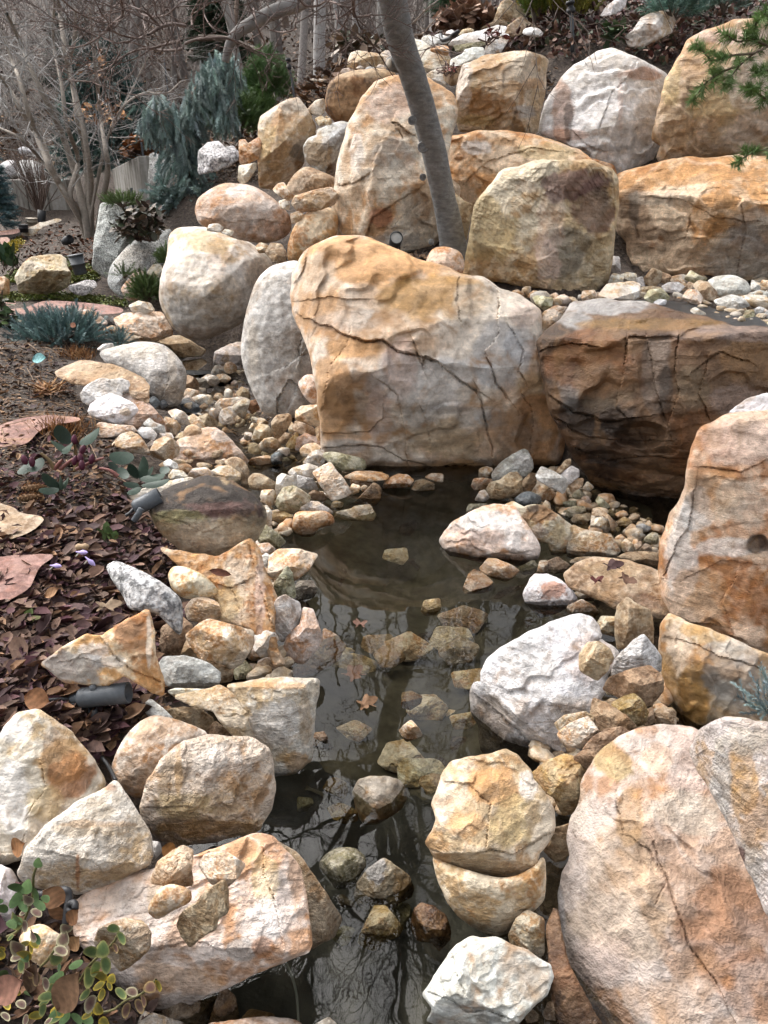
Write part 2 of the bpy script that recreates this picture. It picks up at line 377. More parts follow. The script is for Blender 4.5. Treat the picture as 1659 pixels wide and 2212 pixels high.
def make_rock(name, out, Y=None, z=None, pal='tan', lean=30, seed=0, fac=1.0, rnd=0, thick=.9, rough=1.0, feat=None, wet=0.0, res=1.0, mat=None, parent=None, dim=1.0):
    feat = feat or {}
    rs = np.random.RandomState(seed)
    poly = chaikin(np.asarray(out, float), 2 if rnd else 1, .2 if rnd else .08)
    area = abs(np.sum(poly[:, 0] * np.roll(poly[:, 1], -1) - poly[:, 1] * np.roll(poly[:, 0], -1))) / 2
    size = math.sqrt(area)
    s = float(np.clip(size / 40, 2.0, 3.2)) / res
    poly = resample(poly, s)
    # wobble of the outline
    t = np.arange(len(poly)) * s
    tn = np.roll(poly, -1, 0) - np.roll(poly, 1, 0); tn /= np.linalg.norm(tn, axis=1)[:, None] + 1e-9
    wob = fbm(np.column_stack((poly / (size * .22), np.full(len(poly), seed * 3.7))), 3)
    ctr = poly.mean(0); on = np.column_stack((tn[:, 1], -tn[:, 0])); sg = 1.0 if np.sum(on * (poly - ctr)) > 0 else -1.0
    poly = poly + on * (wob * size * (.008 if rnd else .016) + sg * (1.2 + .012 * size))[:, None]
    anchor = poly[np.argmax(poly[:, 1])].copy(); anchor[0] = .5 * anchor[0] + .5 * poly[:, 0].mean()
    d0 = rays(anchor)[0]; P0 = CAM + d0 * (Y / d0[1] if Y is not None else (z - CAMZ) / d0[2])
    h = -P0[:2] / np.linalg.norm(P0[:2]); h = h * .75 + np.array((0, -1)) * .25; h /= np.linalg.norm(h)
    L = math.radians(lean); nrm = np.array((h[0] * math.cos(L), h[1] * math.cos(L), math.sin(L)))
    mpp = float(np.dot(P0 - CAM, FWD)) / FOC        # metres per survey unit at this rock
    c = poly.mean(0); lo, hi = poly.min(0), poly.max(0); ext = hi - lo
    # facets: tent functions whose creases are the rock's ridges
    ridges = feat.get('ridges')
    if ridges is None:
        ridges = []
        a = rs.uniform(-.6, .6); o = c + np.array((rs.uniform(-.12, .12) * ext[0], rs.uniform(-.22, .06) * ext[1]))
        ridges.append((o[0], o[1], o[0] + math.cos(a), o[1] + math.sin(a), rs.uniform(.55, 1.1) * fac, rs.uniform(.15, .7) * fac))
        a = rs.uniform(.95, 2.2); o = c + rs.uniform(-.2, .2, 2) * ext
        ridges.append((o[0], o[1], o[0] + math.cos(a), o[1] + math.sin(a), rs.uniform(.15, .8) * fac, rs.uniform(.15, .8) * fac))
        if size > 25:
            a = rs.uniform(0, 3.1); o = c + rs.uniform(-.3, .3, 2) * ext
            ridges.append((o[0], o[1], o[0] + math.cos(a), o[1] + math.sin(a), rs.uniform(.1, .5) * fac, rs.uniform(.1, .5) * fac))
    # polyhedral body: tangent planes of a shallow dome, so faces stay flat and edges sharp
    inr = float(polydist(np.vstack((c[None], c + rs.uniform(-.25, .25, (60, 2)) * ext)), poly[::2]).max())
    Td = (.72 if rnd else 1.0) * inr * thick; K = 14 if rnd else int(min(5 + size / 60, 10))
    if feat.get('ridges') is not None: Td *= .5
    ga = np.arange(K) * 2.39996 + rs.uniform(0, 6.28); gr = np.sqrt((np.arange(K) + .5) / K) * .92
    uk = np.column_stack((np.cos(ga), np.sin(ga))) * gr[:, None] + rs.normal(size=(K, 2)) * .09
    gk = -1.5 * Td * uk + rs.normal(size=(K, 2)) * Td * (.25 if rnd else .66); hk = Td * (1 - .75 * (uk ** 2).sum(1)) + rs.uniform(-.05, .05, K) * Td * (.4 if rnd else 1)
    def facet(p):
        u = (p - c) / (ext * .5); r = None
        for i in range(K):
            h = hk[i] + (u - uk[i]) @ gk[i]; r = h if r is None else np.minimum(r, h)
        return r
    def tent(p):
        r = np.zeros(len(p)); first = True
        pw = p + size * (.045 if rnd else .022) * np.column_stack((fbm(np.column_stack((p / (size * .3), np.full(len(p), seed + .5))), 3), fbm(np.column_stack((p / (size * .3), np.full(len(p), seed + 9.5))), 3)))
        for (x0, y0, x1, y1, sa, sb) in ridges:
            dx, dy = x1 - x0, y1 - y0; ln = math.hypot(dx, dy)
            sd = (dx * (pw[:, 1] - y0) - dy * (pw[:, 0] - x0)) / ln
            q = -sa * np.maximum(0, -sd) - sb * np.maximum(0, sd)
            if first: r = q; first = False
            else: r = np.minimum(r, q)
        return r * (1.0 if feat.get('ridges') is not None else .45) + facet(pw)
    def place(p, w):
        d = rays(p); tt = ((P0 - CAM) @ nrm) / (d @ nrm)
        dl = np.linalg.norm(d, axis=1)
        return CAM + d * (tt - w * mpp / dl)[:, None]
    v, f, nb = tri2d(poly, s, rs)
    dist = polydist(v, poly[::2]); dist[:nb] = 0; inr = max(dist.max(), 1.0)
    rr = (.6 if rnd else .13) * inr
    e = np.clip(dist / rr, 0, 1); rim = np.sqrt(np.maximum(0, 1 - (1 - e) ** 2))
    T = thick * inr * (.45 if rnd else .11)
    w = tent(v) + rim * T
    base = place(v, w)
    sm = size * mpp
    off = np.array((seed * 1.37 % 50, seed * 2.11 % 50, seed * .73 % 50))
    q = base / sm * 2.2 + off
    fade = np.clip(dist / (2.5 * s), 0.0, 1)
    n1 = fbm(q * .8, 3)
    bdir = rs.normal(size=3) * np.array((.5, .6, 1.0)); bdir /= np.linalg.norm(bdir)
    ter = (q @ bdir) * rs.uniform(1.3, 2.2) + .9 * n1 + .35 * fbm(q * 2.6, 2); tf = ter - np.floor(ter); ter = sstep(0, .86, tf) - sstep(.86, 1, tf) - .5
    ter = ter * (.25 + 1.2 * np.clip(fbm(q * .7 + 61, 2) + .25, 0, 1))
    rid = 1 - 2 * np.abs(fbm(q * 1.7 + 31, 3))
    fine = fbm(q * 5.5 + 11, 4, .55)
    amp = rough * size * (.45 if rnd else 1.0)
    disp = amp * ((.05 if rnd else .018) * n1 + .030 * ter * (.35 if rnd else 1) + .008 * rid) + rough * size ** .75 * .03 * fine * (1.3 if rnd else .95)
    for (dr, dens, am, *wp) in feat.get('strata', []):   # ledges along a bedding direction given in the picture plane
        dr = np.array(dr, float); dr /= np.linalg.norm(dr)
        k = (v @ dr) / dens + (wp[0] if wp else 1.3) * fbm(q * .9 + 5, 3); kf = k - np.floor(k)
        disp += am * (sstep(0, .8, kf) - sstep(.8, 1, kf) - .5) * (.4 + .9 * np.clip(fbm(q * 1.1 + 77, 2) + .4, 0, 1))
    crackw = np.zeros(len(v)); cstep = np.zeros(len(v))
    vw = v + size * .012 * np.column_stack((fbm(q * 4, 3), fbm(q * 4 + 50, 3)))
    for (wd, dp, pts) in feat.get('cracks', []):
        pts = np.asarray(pts, float).reshape(-1, 2); dd = np.full(len(v), 1e9)
        sgn = np.ones(len(v))
        for a, b in zip(pts[:-1], pts[1:]):
            d1 = segdist(vw, a, b); nearer = d1 < dd; dd = np.minimum(dd, d1)
            side = np.sign((b[0] - a[0]) * (vw[:, 1] - a[1]) - (b[1] - a[1]) * (vw[:, 0] - a[0])); sgn = np.where(nearer, side, sgn)
        disp -= .55 * dp * sgn * np.exp(-dd / (7 * wd))          # one lip of the joint stands proud
        wv_ = np.clip(.35 + 1.5 * (fbm(q * 1.3 + 13, 2) + .3), .25, 1.2); k = 1 - sstep(0, wd * .85 * wv_, dd); disp -= .9 * dp * k * wv_; crackw = np.maximum(crackw, k)
    for (x, y, rx, ry, dp) in feat.get('dents', []):
        r = np.sqrt(((vw[:, 0] - x) / rx) ** 2 + ((vw[:, 1] - y) / ry) ** 2); disp -= dp * (1 - sstep(.55, 1.05, r + .12 * n1))
    w = w + disp * fade
    front = place(v, w)
    # colours of the stone itself
    A, B, C, (spk, bmp, band), word = PAL[pal]
    A, B, C = (np.array(k) for k in (A, B, C))
    f1 = fbm(q * .7 + 3, 5, .62); m1 = sstep(-.16, .24, f1); m2 = sstep(.10, .36, fbm(q * .8 + 23, 5, .62))
    m3 = (1 - sstep(.02, .10, np.abs(fbm(q * 1.1 + 91, 3)))) * sstep(-.1, .25, f1)          # quartz veins
    m4 = sstep(.55, .95, rid) * .45 + sstep(.25, .6, fine) * .25                             # chipped high spots
    bd = np.array(feat.get('band', (.35, 1.0))); bd = bd / np.linalg.norm(bd)
    bf = fbm(np.column_stack(((v @ bd) / size * 9 + 2.4 * n1, (v @ np.array((-bd[1], bd[0]))) / size * 1.2, np.full(len(v), seed * 1.9))), 3)
    jit = rs.uniform(.88, 1.10) * (1 + rs.uniform(-.03, .03, 3))
    col = (A + (B - A) * m1[:, None]) * (1 + band * .8 * bf)[:, None]
    col = col + (C - col) * (m2 * .8)[:, None]
    col = col + (B * 1.08 - col) * np.clip(m3 * .45 + m4, 0, .7)[:, None]
    col = col * jit
    spa = np.full(len(v), float(spk)); we = np.full(len(v), wet)
    pfb = .45 * fbm(q * 1.6 + 41, 4, .62) if feat.get('patches') else 0
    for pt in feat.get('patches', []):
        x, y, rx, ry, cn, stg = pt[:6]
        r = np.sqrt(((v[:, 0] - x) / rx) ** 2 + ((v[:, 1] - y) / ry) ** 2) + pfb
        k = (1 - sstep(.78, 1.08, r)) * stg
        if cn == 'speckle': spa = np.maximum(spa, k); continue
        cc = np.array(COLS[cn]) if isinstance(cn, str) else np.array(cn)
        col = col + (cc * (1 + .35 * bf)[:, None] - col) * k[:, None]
        we = we
    col = col * dim * (1 - .25 * crackw)[:, None]      # colour slightly darker along the cracks
    # wet, stained waterline
    wl_ = 1 - sstep(.015, .085, front[:, 2] - feat.get('wl', 0.0) + .02 * n1)
    col = col * (1 - .55 * wl_[:, None] * (P0[2] < .25)); we = np.clip(we + wl_ * (P0[2] < .25) * .8, 0, 1)
    col = np.clip(col, .01, .85)
    fxa = np.column_stack((spa, np.full(len(v), bmp * rough ** .5), we))
    # back half
    bv, bfc, bnb = tri2d(poly, max(s * 3, size / 12), rs)
    bd_ = polydist(bv, poly[::4]); bd_[:bnb] = 0; be = np.clip(bd_ / inr, 0, 1)
    bw = tent(bv) - np.sqrt(np.maximum(0, 1 - (1 - be) ** 2)) * inr * thick * .8 * feat.get('back', 1.0)
    back = place(bv, bw); back[:bnb] = front[:nb] if bnb == nb else back[:bnb]
    nv = len(front)
    remap = np.arange(len(bv)) + nv
    if bnb == nb: remap[:nb] = np.arange(nb)
    F = np.vstack((f, remap[bfc][:, ::-1]))
    V = np.vstack((front, back))
    colb = np.vstack((col, np.tile(A * jit * dim, (len(bv), 1)))); fxb = np.vstack((fxa, np.tile((spk, bmp, wet), (len(bv), 1))))
    zb = V[:, 2].min(); loc = (float(V[:nv, 0].mean()), float(V[:, 1].mean()), float(zb))
    FRONTS.append(front)
    o = mesh_obj(name, V, F, mat or ROCK, parent, True, {'col': colb, 'fx': fxb}, loc, sharp=30 if rnd else (12 if size < 70 else 17))
    return o, sm, (front[:, 2].min(), front[:, 2].max(), front[:, 1].min())
# ------------------------------------------------------------------ rocks: sheet;depth;palette;lean;options;label or @zone;outline
ROCKS = '''
2;y8.0;gold;12;id=block,fac=.5;square cream and gold block at the top of the wall right of the trunk;345 285 440 245 600 222 690 245 705 262 690 400 655 575 560 570 470 575 330 565 315 500 322 370
2;y7.7;white;22;id=wround;large white rounded boulder with orange rim at the upper right;680 530 700 450 760 350 830 280 920 230 990 212 1070 245 1160 290 1218 325 1230 350 1195 430 1180 520 1170 600 1195 630 1170 690 1100 720 1000 758 985 705 900 695 890 660 800 620 700 585 675 570
2;y7.5;gold;10;id=trblock,fac=.4;big cream and orange block at the top right edge behind the pine sprig;1215 345 1290 230 1310 180 1400 140 1500 95 1620 88 1740 100 1740 670 1659 660 1500 685 1330 693 1200 699 1185 680 1200 630 1160 600 1180 530 1200 430
2;y7.3;orange;25;id=mid;wide tan boulder behind the textured golden block and right of the trunk;262 660 290 595 400 572 540 570 660 590 760 625 840 650 895 690 985 715 1010 780 900 790 700 770 560 800 440 840 400 880 370 890 345 870 300 830 270 780
2;y6.9;sand;15;;narrow layered brown rock between the trunk and the textured golden block;262 790 300 830 345 870 385 885 370 960 340 1080 290 1080 275 960
F;y6.15;gold;14;id=tex,fac=.5,res=1.35;textured golden block with dark purple top corner above the gravel terrace;1003 590 1010 540 1030 440 1085 370 1170 347 1270 348 1320 365 1333 385 1330 470 1318 560 1310 610 1290 628 1240 637 1150 618 1060 605 1010 602
F;y6.5;orange;10;id=orb,fac=.5;massive orange boulder with flat top at the right edge above the gravel terrace;1328 430 1335 378 1390 362 1480 345 1600 340 1720 338 1720 612 1620 604 1540 600 1440 593 1385 592 1365 568 1355 520 1335 500 1325 460
F;y7.0;pink;18;id=tall,fac=.6;tall pinkish boulder directly left of the grey tree trunk;718 470 735 340 755 270 785 215 815 180 850 168 920 170 975 205 985 240 970 300 960 380 990 400 985 480 930 535 870 540 800 528 740 517 718 500
F;y6.0;orange;25;rnd=1;small orange rock on top of the central boulder at the foot of the trunk;922 562 935 537 965 533 995 545 1004 575 992 600 950 596 925 580
K;y8.3;wet;8;id=brn,rnd=1;rounded rust-brown boulder near the crest left of the trunk;960 830 985 680 1060 610 1200 570 1330 560 1430 545 1520 590 1500 640 1400 730 1320 880 1260 930 1180 1000 1050 990 985 920 962 880
K;y8.6;gold;12;fac=.8;cream block perched on the rust-brown boulder at the crest;1135 540 1160 430 1215 410 1360 430 1422 455 1422 530 1330 550 1200 550
K;y8.7;pale;12;;@crest;1405 430 1450 405 1490 420 1490 535 1425 538
K;y7.9;tan;14;id=ang;tall angular tan rock with a hollow on the upper left pile;425 1010 450 935 500 905 590 840 660 800 735 788 790 850 815 900 870 1000 880 1080 820 1140 780 1230 780 1320 720 1400 660 1480 560 1515 430 1510 428 1380 428 1200
K;y7.75;grey;18;id=gpur;grey and tan rock right of the tall angular rock on the upper pile;785 1180 820 1120 890 1090 900 1050 1000 1000 1100 980 1145 990 1135 1090 1110 1150 1080 1250 1070 1340 1065 1450 900 1400 810 1290 790 1230
K;y7.85;grey;18;;small grey-purple rock tucked behind the tall pinkish boulder;1140 1080 1145 990 1200 925 1250 915 1245 980 1190 1080 1150 1100
1;y7.5;sand;20;rnd=1;shadowed brown rock under the grey and tan rock in the upper pile;1235 810 1280 745 1325 720 1380 740 1470 780 1475 860 1440 830 1330 840 1260 860
1;y7.15;tan;30;;flat tan stone wedged above the orange round boulder in the upper pile;1262 880 1270 850 1350 825 1430 810 1458 840 1447 880 1380 905 1290 917
1;y7.1;tan;25;;@pile;1180 820 1200 795 1225 790 1250 830 1268 850 1250 865 1215 850
1;y7.1;pale;25;;@pile;1205 870 1240 860 1252 880 1248 905 1215 900
1;y7.05;tan;25;;@pile;1255 925 1290 913 1312 930 1290 955 1262 965
K;y8.2;pale;20;;@pile;815 880 880 810 945 795 955 840 950 900 920 930 870 920
K;y8.1;tan;20;;@pile;875 955 920 935 965 950 955 1000 910 1012
K;y8.0;tan;20;;@pile;958 990 965 930 1000 960 1010 1005 985 1017
K;y8.0;pale;20;;@pile;880 1060 905 1035 960 1030 940 1070 900 1085
K;y8.6;pale;20;;@crest;1075 590 1100 555 1180 545 1200 570 1130 590
K;y8.5;pale;20;rnd=1;@crest;1200 550 1235 528 1270 545 1250 562
K;y8.5;white;20;rnd=1;@crest;1270 560 1310 535 1360 550 1330 572
K;y8.5;pale;20;rnd=1;@crest;1365 545 1395 515 1430 530 1440 555 1390 565
K;y7.95;orange;20;;orange and white slab leaning at the left end of the upper pile;265 1210 268 1130 310 1125 335 1160 440 1095 440 1260 330 1315 275 1318
K;y7.75;pale;20;;small cream rock below the leaning orange slab;258 1450 265 1335 350 1322 400 1310 398 1355 335 1455 290 1480
K;y9.3;granite;35;rough=.7;pale granite slab lying behind the weeping spruce;-60 1220 10 1150 100 1140 150 1190 210 1175 262 1230 252 1285 180 1335 80 1375 -60 1400
F;y7.3;pink;25;id=strip,rnd=1;rounded striped grey-pink boulder above the big pale boulder;423 455 430 425 480 397 540 400 590 430 625 465 628 495 610 515 570 525 520 517 470 497 430 482
F;y7.0;orange;25;rnd=1;rounded orange boulder between the striped boulder and the tall pinkish boulder;622 535 635 490 665 458 700 447 728 455 728 510 700 540 660 565 625 568
1;y6.95;sand;25;;@pile;1148 1090 1170 1050 1215 1055 1240 1100 1232 1140 1180 1132
1;y7.0;tan;25;;@pile;1106 1065 1125 1048 1158 1060 1155 1088 1120 1092
1;y7.1;pale;25;;@pile;895 995 905 970 940 967 965 982 950 1002
1;y7.1;pale;25;;@pile;955 1005 975 990 1010 1000 1000 1018
F;y7.35;pale;20;id=pround,rnd=1;big smooth pale rounded boulder beside the stream;345 640 352 590 365 560 367 510 385 495 440 492 500 505 545 530 580 560 592 585 565 625 545 660 530 690 480 717 430 735 390 722 370 697 352 665
F;y5.9;grey;18;id=gslab,rnd=1;upright smooth grey slab boulder left of the central boulder;523 760 530 690 545 640 560 600 590 575 645 563 668 600 672 690 695 760 696 885 660 897 610 902 570 892 550 850 530 800
A;y5.55;pink;20;rnd=1;pinkish brown rock wedged between the grey slab and the central boulder;1118 720 1180 650 1260 645 1305 690 1315 880 1260 903 1200 862 1150 790
F;y4.78;pink;24;id=cen,fac=.5,rough=.9;huge central orange and white boulder with diagonal cracks above the pond;635 640 640 590 665 545 720 515 790 520 860 545 920 570 985 595 1040 605 1075 630 1120 640 1168 670 1172 720 1180 800 1195 850 1208 900 1215 970 1205 1008 1150 1013 1100 1018 1040 1042 960 1032 870 1018 770 1012 705 990 695 960 695 900 692 820 680 760 650 690
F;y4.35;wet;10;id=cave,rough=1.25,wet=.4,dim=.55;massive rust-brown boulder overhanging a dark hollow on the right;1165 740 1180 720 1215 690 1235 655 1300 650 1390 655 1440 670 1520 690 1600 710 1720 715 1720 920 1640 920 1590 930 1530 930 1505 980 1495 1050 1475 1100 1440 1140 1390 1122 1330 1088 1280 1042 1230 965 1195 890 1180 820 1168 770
F;y2.78;orange;14;id=pil,rough=.8;tall orange and white pillar boulder at the right edge;1430 1180 1450 1120 1480 1060 1490 1000 1510 930 1570 900 1660 890 1740 890 1740 1430 1660 1425 1560 1375 1520 1355 1455 1335 1435 1290 1428 1230
F;y3.25;white;30;;white quartz chip behind the orange pillar boulder at the right edge;1575 892 1590 878 1620 860 1659 850 1740 855 1740 905 1660 905
F;y2.26;tan;8;id=pill,rough=.9;grey and ochre boulder under the orange pillar boulder at the right edge;1428 1350 1445 1325 1480 1345 1540 1365 1620 1400 1740 1440 1740 1600 1560 1575 1500 1572 1470 1555 1440 1480 1425 1400
8;y1.12;pink;54;id=huge,rough=.9,thick=.6,dim=.74;huge pink and tan boulder filling the lower right corner;770 600 790 520 812 450 805 380 820 290 850 230 865 150 900 80 950 0 1010 -50 1080 -80 1200 -100 1330 -95 1440 -20 1520 150 1600 400 1680 650 1760 870 1760 1350 950 1350 930 1183 880 1060 830 980 800 920 775 850 768 750
F;y1.14;pale;42;id=redge,thick=.5,rough=.8,dim=.8;cream and ochre rock lying on the huge boulder at the lower right edge;1490 1620 1510 1580 1570 1550 1640 1560 1760 1580 1760 2080 1659 1975 1610 1855 1560 1745 1510 1665
F;y1.13;wet;40;wet=.4,dim=.5;dark wet brown rock under the left flank of the huge lower right boulder;1183 2000 1200 1960 1225 2080 1290 2200 1350 2300 1230 2300 1190 2150
8;y1.14;white;48;id=wang,rough=1.2;white angular rock at the bottom right of the pool;172 1055 215 990 240 940 290 870 320 840 380 810 420 815 480 810 540 840 640 885 715 930 722 980 700 1050 650 1090 600 1150 560 1190 500 1250 200 1250 190 1170 210 1110
8;y1.47;gold;46;id=stk,rough=1.1;cream and orange rock stacked on a second rock at the right of the pool;185 400 215 350 230 300 212 230 245 150 250 110 290 60 370 32 450 25 520 3 570 20 625 90 640 130 680 180 730 260 738 330 700 400 665 440 660 500 600 550 520 568 440 550 350 530 260 500 215 450
8;y1.44;tan;18;rnd=1,rough=1.3;rounded tan rock supporting the stacked cream rock beside the pool;208 450 260 490 350 520 440 545 520 560 600 540 665 490 690 460 697 560 690 640 650 690 600 710 560 740 540 790 500 812 440 790 380 760 310 700 270 640 235 560
F;y1.37;tan;20;;small tan stone at the foot of the two stacked rocks;1098 2022 1115 1985 1140 1965 1174 1985 1174 2060 1150 2082 1110 2052
6;y2.08;white;48;id=wslab;big white slanted slab boulder on the right bank of the pond;380 880 395 850 425 845 425 800 445 745 500 705 560 668 640 628 720 590 800 560 850 548 890 560 925 600 935 640 905 668 940 660 985 690 1005 715 990 760 960 810 950 870 930 900 905 960 905 1040 880 1110 800 1150 720 1190 661 1213 600 1200 500 1180 431 1150 415 1090 408 1030 385 960
6;y2.75;grey;30;;grey lump on the upper corner of the white slanted slab;790 612 830 565 870 555 910 595 935 640 905 668 860 625
6;y2.15;sand;35;;brownish cube-shaped rock lying on the white slanted slab;845 720 880 670 930 665 975 700 990 735 965 790 920 832 845 790
6;y2.28;grey;25;;pointed grey-tan rock leaning beside the cube on the right bank;980 810 1000 740 1080 660 1120 635 1160 680 1197 730 1195 795 1130 780 1060 800 1000 840
6;y2.12;brown;25;;dark tan wedge below the pointed rock on the right bank;945 870 975 820 1070 785 1150 768 1200 815 1207 870 1160 932 1110 947 1010 902
6;y2.5;sand;12;;upright brown rock standing at the pond's right margin;1000 560 1010 510 1050 475 1085 500 1150 530 1162 600 1160 680 1110 660 1060 690 1010 695 1000 640
6;z.02;tan;25;;@rbank;918 590 940 555 1005 560 1005 645 940 627
6;y2.05;ochre;30;;@rbank;980 935 1040 900 1075 885 1115 920 1142 970 1127 1018 1090 1032 1030 985
6;y1.97;brown;30;;@rbank;893 960 905 908 960 932 1050 988 1112 1060 1090 1078 1000 1042 920 1052 896 1010
6;y1.98;tan;30;;@rbank;738 1020 780 985 870 968 905 988 905 1032 840 1052 760 1062
6;y1.9;pink;30;;@rbank;748 1062 800 1020 880 988 925 1048 935 1095 860 1125 780 1118
6;y1.83;brown;30;wet=.3;@rbank;855 1135 900 1080 960 1043 1030 1033 1078 1072 1000 1114 960 1140 880 1168
6;y2.15;sand;30;;@rbank;1165 970 1210 945 1255 968 1262 1022 1220 1033 1175 1012
6;y2.15;brown;30;;@rbank;1125 965 1160 948 1168 1012 1130 1030
8;y1.74;ochre;32;;rough ochre rock between the stacked rock and the huge boulder;638 105 700 50 780 18 850 38 888 90 858 170 832 272 770 278 740 205 700 182
8;y1.62;brown;30;wet=.3;@rbank;688 432 730 338 805 318 815 420 782 472 740 483
8;y1.8;brown;30;;@rbank;818 32 860 0 950 -8 935 50 892 88 840 72
F;z-.03;pink;36;id=pw;pinkish white boulder standing in the middle of the pond;950 1168 975 1130 1020 1105 1065 1090 1110 1095 1142 1140 1165 1180 1163 1203 1120 1220 1050 1215 968 1195
C;z-.03;tan;30;id=crest;rugged tan rock with dark brown top behind the pinkish white pond boulder;385 475 440 445 540 495 600 480 650 470 720 490 800 540 880 600 960 670 925 760 925 885 840 908 780 895 750 800 650 780 600 700 520 640 430 530
C;z-.02;tan;35;;low rough tan rock right of the rugged rock in the pond;912 760 960 650 1060 690 1180 710 1300 740 1325 800 1370 870 1330 928 1200 922 1110 902 1000 932 920 922
C;z.0;pale;25;fac=.7;@crev;1115 695 1130 560 1210 560 1268 590 1288 682 1260 705 1180 710
C;z.02;sand;30;;@crev;1128 560 1140 505 1200 510 1270 560 1350 650 1300 695 1280 600 1220 565
F;z.03;sand;62;id=flat,thick=.6;flat sandy slab with a dead oak leaf on the right margin of the pond;1218 1240 1245 1215 1290 1205 1350 1210 1440 1240 1450 1290 1440 1335 1400 1332 1330 1312 1270 1282 1228 1266
C;z-.06;white;38;id=wred;white rock with a rust-red top in the pond;533 1250 600 1110 640 1075 740 1075 830 1110 950 1200 997 1280 982 1312 880 1372 800 1412 690 1445 640 1402 558 1310
C;z-.03;tan;35;;@pond;903 1402 920 1350 1040 1290 1150 1350 1188 1402 1150 1445 1000 1433
C;z-.02;tan;35;;@pond;978 1232 1040 1213 1110 1250 1152 1302 1060 1298 1000 1272
C;z-.03;tan;38;;@pond;163 1020 230 938 300 943 420 990 502 1040 440 1103 380 1133 250 1092 180 1052
C;z-.05;orange;35;wet=.4;@pond;15 1205 60 1080 110 1033 180 1060 272 1140 252 1212 150 1235 35 1238
C;z-.02;brown;35;;@pond;743 962 830 923 932 990 892 1053 800 1063 745 1053
C;z-.02;tan;35;;@pond;657 1053 680 958 740 953 747 1063 700 1073
C;z-.05;olive;35;wet=.4;@pond;488 1022 620 948 662 1000 642 1053 540 1073
C;z0;sand;40;;@pond;938 962 1000 928 1122 923 1105 962 960 988
C;z.02;brown;40;;@crev;1338 932 1420 888 1560 878 1700 888 1700 1012 1560 972 1430 935
C;z.02;grey;28;id=stand;tilted grey slab standing at the right foot of the central boulder;268 205 330 120 430 48 540 -5 572 8 612 90 617 162 560 222 500 243 420 205 330 262 273 268
C;z.0;sand;30;;stained tan rock in front of the tilted grey slab at the pond head;213 342 260 280 330 262 420 198 480 193 522 240 537 332 480 393 360 418 238 418
C;z.1;grey;30;;@crev;648 222 690 143 780 178 902 250 922 292 882 373 760 313 658 252
C;z.05;brown;30;;@crev;528 272 600 198 652 208 642 292 592 363 538 352
C;z.0;tan;30;;@crev;608 342 660 288 740 308 818 380 782 433 680 433 618 382
C;z0;blue;35;rnd=1,wet=.4;dark rounded wet stone behind the rugged tan pond rock;453 432 520 373 590 358 682 400 693 452 640 478 560 493 498 462
C;z.15;grey;28;;@crev;858 212 950 138 1012 170 1018 222 930 293 868 252
C;z.2;sand;28;;@crev;818 192 900 88 943 78 943 122 850 203
C;z.1;sand;28;;@crev;928 302 1000 248 1053 248 1043 312 950 363
C;z.05;pale;28;;@crev;1048 332 1090 273 1143 320 1112 348
C;z.02;olive;28;;@crev;958 392 1010 343 1063 380 1043 413 970 413
C;z.02;pink;28;;@crev;1033 462 1045 408 1090 398 1123 450 1070 473
C;z0;olive;40;wet=.3;@crev;878 452 960 438 1013 450 960 493 890 483
C;z0;olive;40;wet=.3;@crev;883 532 970 488 1063 488 1073 522 960 573 900 573
C;z0;sand;35;wet=.3;@crev;948 602 980 563 1112 548 1128 580 1060 643 980 633
C;z.02;olive;30;;@crev;1163 432 1190 398 1240 440 1283 490 1230 513 1190 483
C;z0;ochre;35;wet=.3;@crev;1338 622 1410 578 1478 620 1420 673 1350 653
C;z0;tan;35;;@crev;1398 702 1470 638 1503 650 1493 743 1400 743
C;z.02;grey;35;;@crev;1488 662 1560 638 1643 670 1600 703 1500 703
C;z0;pale;30;;@crev;1478 732 1530 698 1593 740 1540 783 1490 773
C;z0;tan;30;;@crev;1388 802 1420 768 1480 810 1513 880 1440 893 1390 863
C;z0;sand;30;;@crev;1488 822 1550 788 1563 820 1520 863
C;z0;sand;30;;@crev;1528 872 1590 808 1643 830 1643 883 1560 893
C;z.02;olive;35;rnd=1;@crev;1573 772 1640 713 1700 720 1700 815 1600 803
C;z0;orange;35;;@pondhead;88 312 110 248 180 243 272 258 210 333 130 353
C;z0;pale;35;;@pondhead;118 433 160 358 200 343 243 410 200 443
C;z.02;tan;35;;@pondhead;153 232 160 163 220 143 268 160 268 232 200 243
C;z-.02;olive;35;;@pondhead;48 512 70 468 232 468 150 523 70 568 48 542
D;z1.06;pale;40;;large flat cream stone on the gravel terrace below the textured block;487 292 560 200 740 182 783 200 783 282 720 318 560 318
D;z1.1;pale;35;;@terr;568 197 600 123 672 145 662 192
D;z1.1;pale;35;;@terr;653 137 700 120 757 130 767 182 700 188
D;z1.08;sand;25;;@terr;810 162 870 90 932 115 927 172 880 218 813 197
D;z1.12;grey;15;;@terr;573 62 600 10 642 13 652 112 573 122
D;z1.08;tan;35;;@terr;993 152 1060 138 1097 202 1060 218 998 182
D;z1.07;grey;40;;@terr;933 217 980 188 1050 188 1088 217 1040 258 960 248
D;z1.1;olive;35;;@terr;1088 162 1130 106 1180 138 1243 160 1220 183 1140 188
D;z1.06;sand;35;;@terr;1148 202 1190 176 1250 188 1313 260 1290 313 1230 323 1170 242
D;z1.08;grey;40;rnd=1;large grey stone on the gravel terrace under the orange boulder;1238 187 1300 148 1420 138 1512 178 1543 240 1500 278 1400 283 1310 283
D;z1.05;pink;38;;@terr;1078 282 1110 238 1170 238 1213 290 1190 348 1100 313
D;z1.06;olive;38;;@terr;813 292 850 238 940 233 988 290 970 313 850 333
D;z1.06;white;38;;@terr;878 312 910 301 967 310 957 337 885 337
D;z1.08;sand;38;;@terr;798 242 850 213 932 223 900 243 820 268
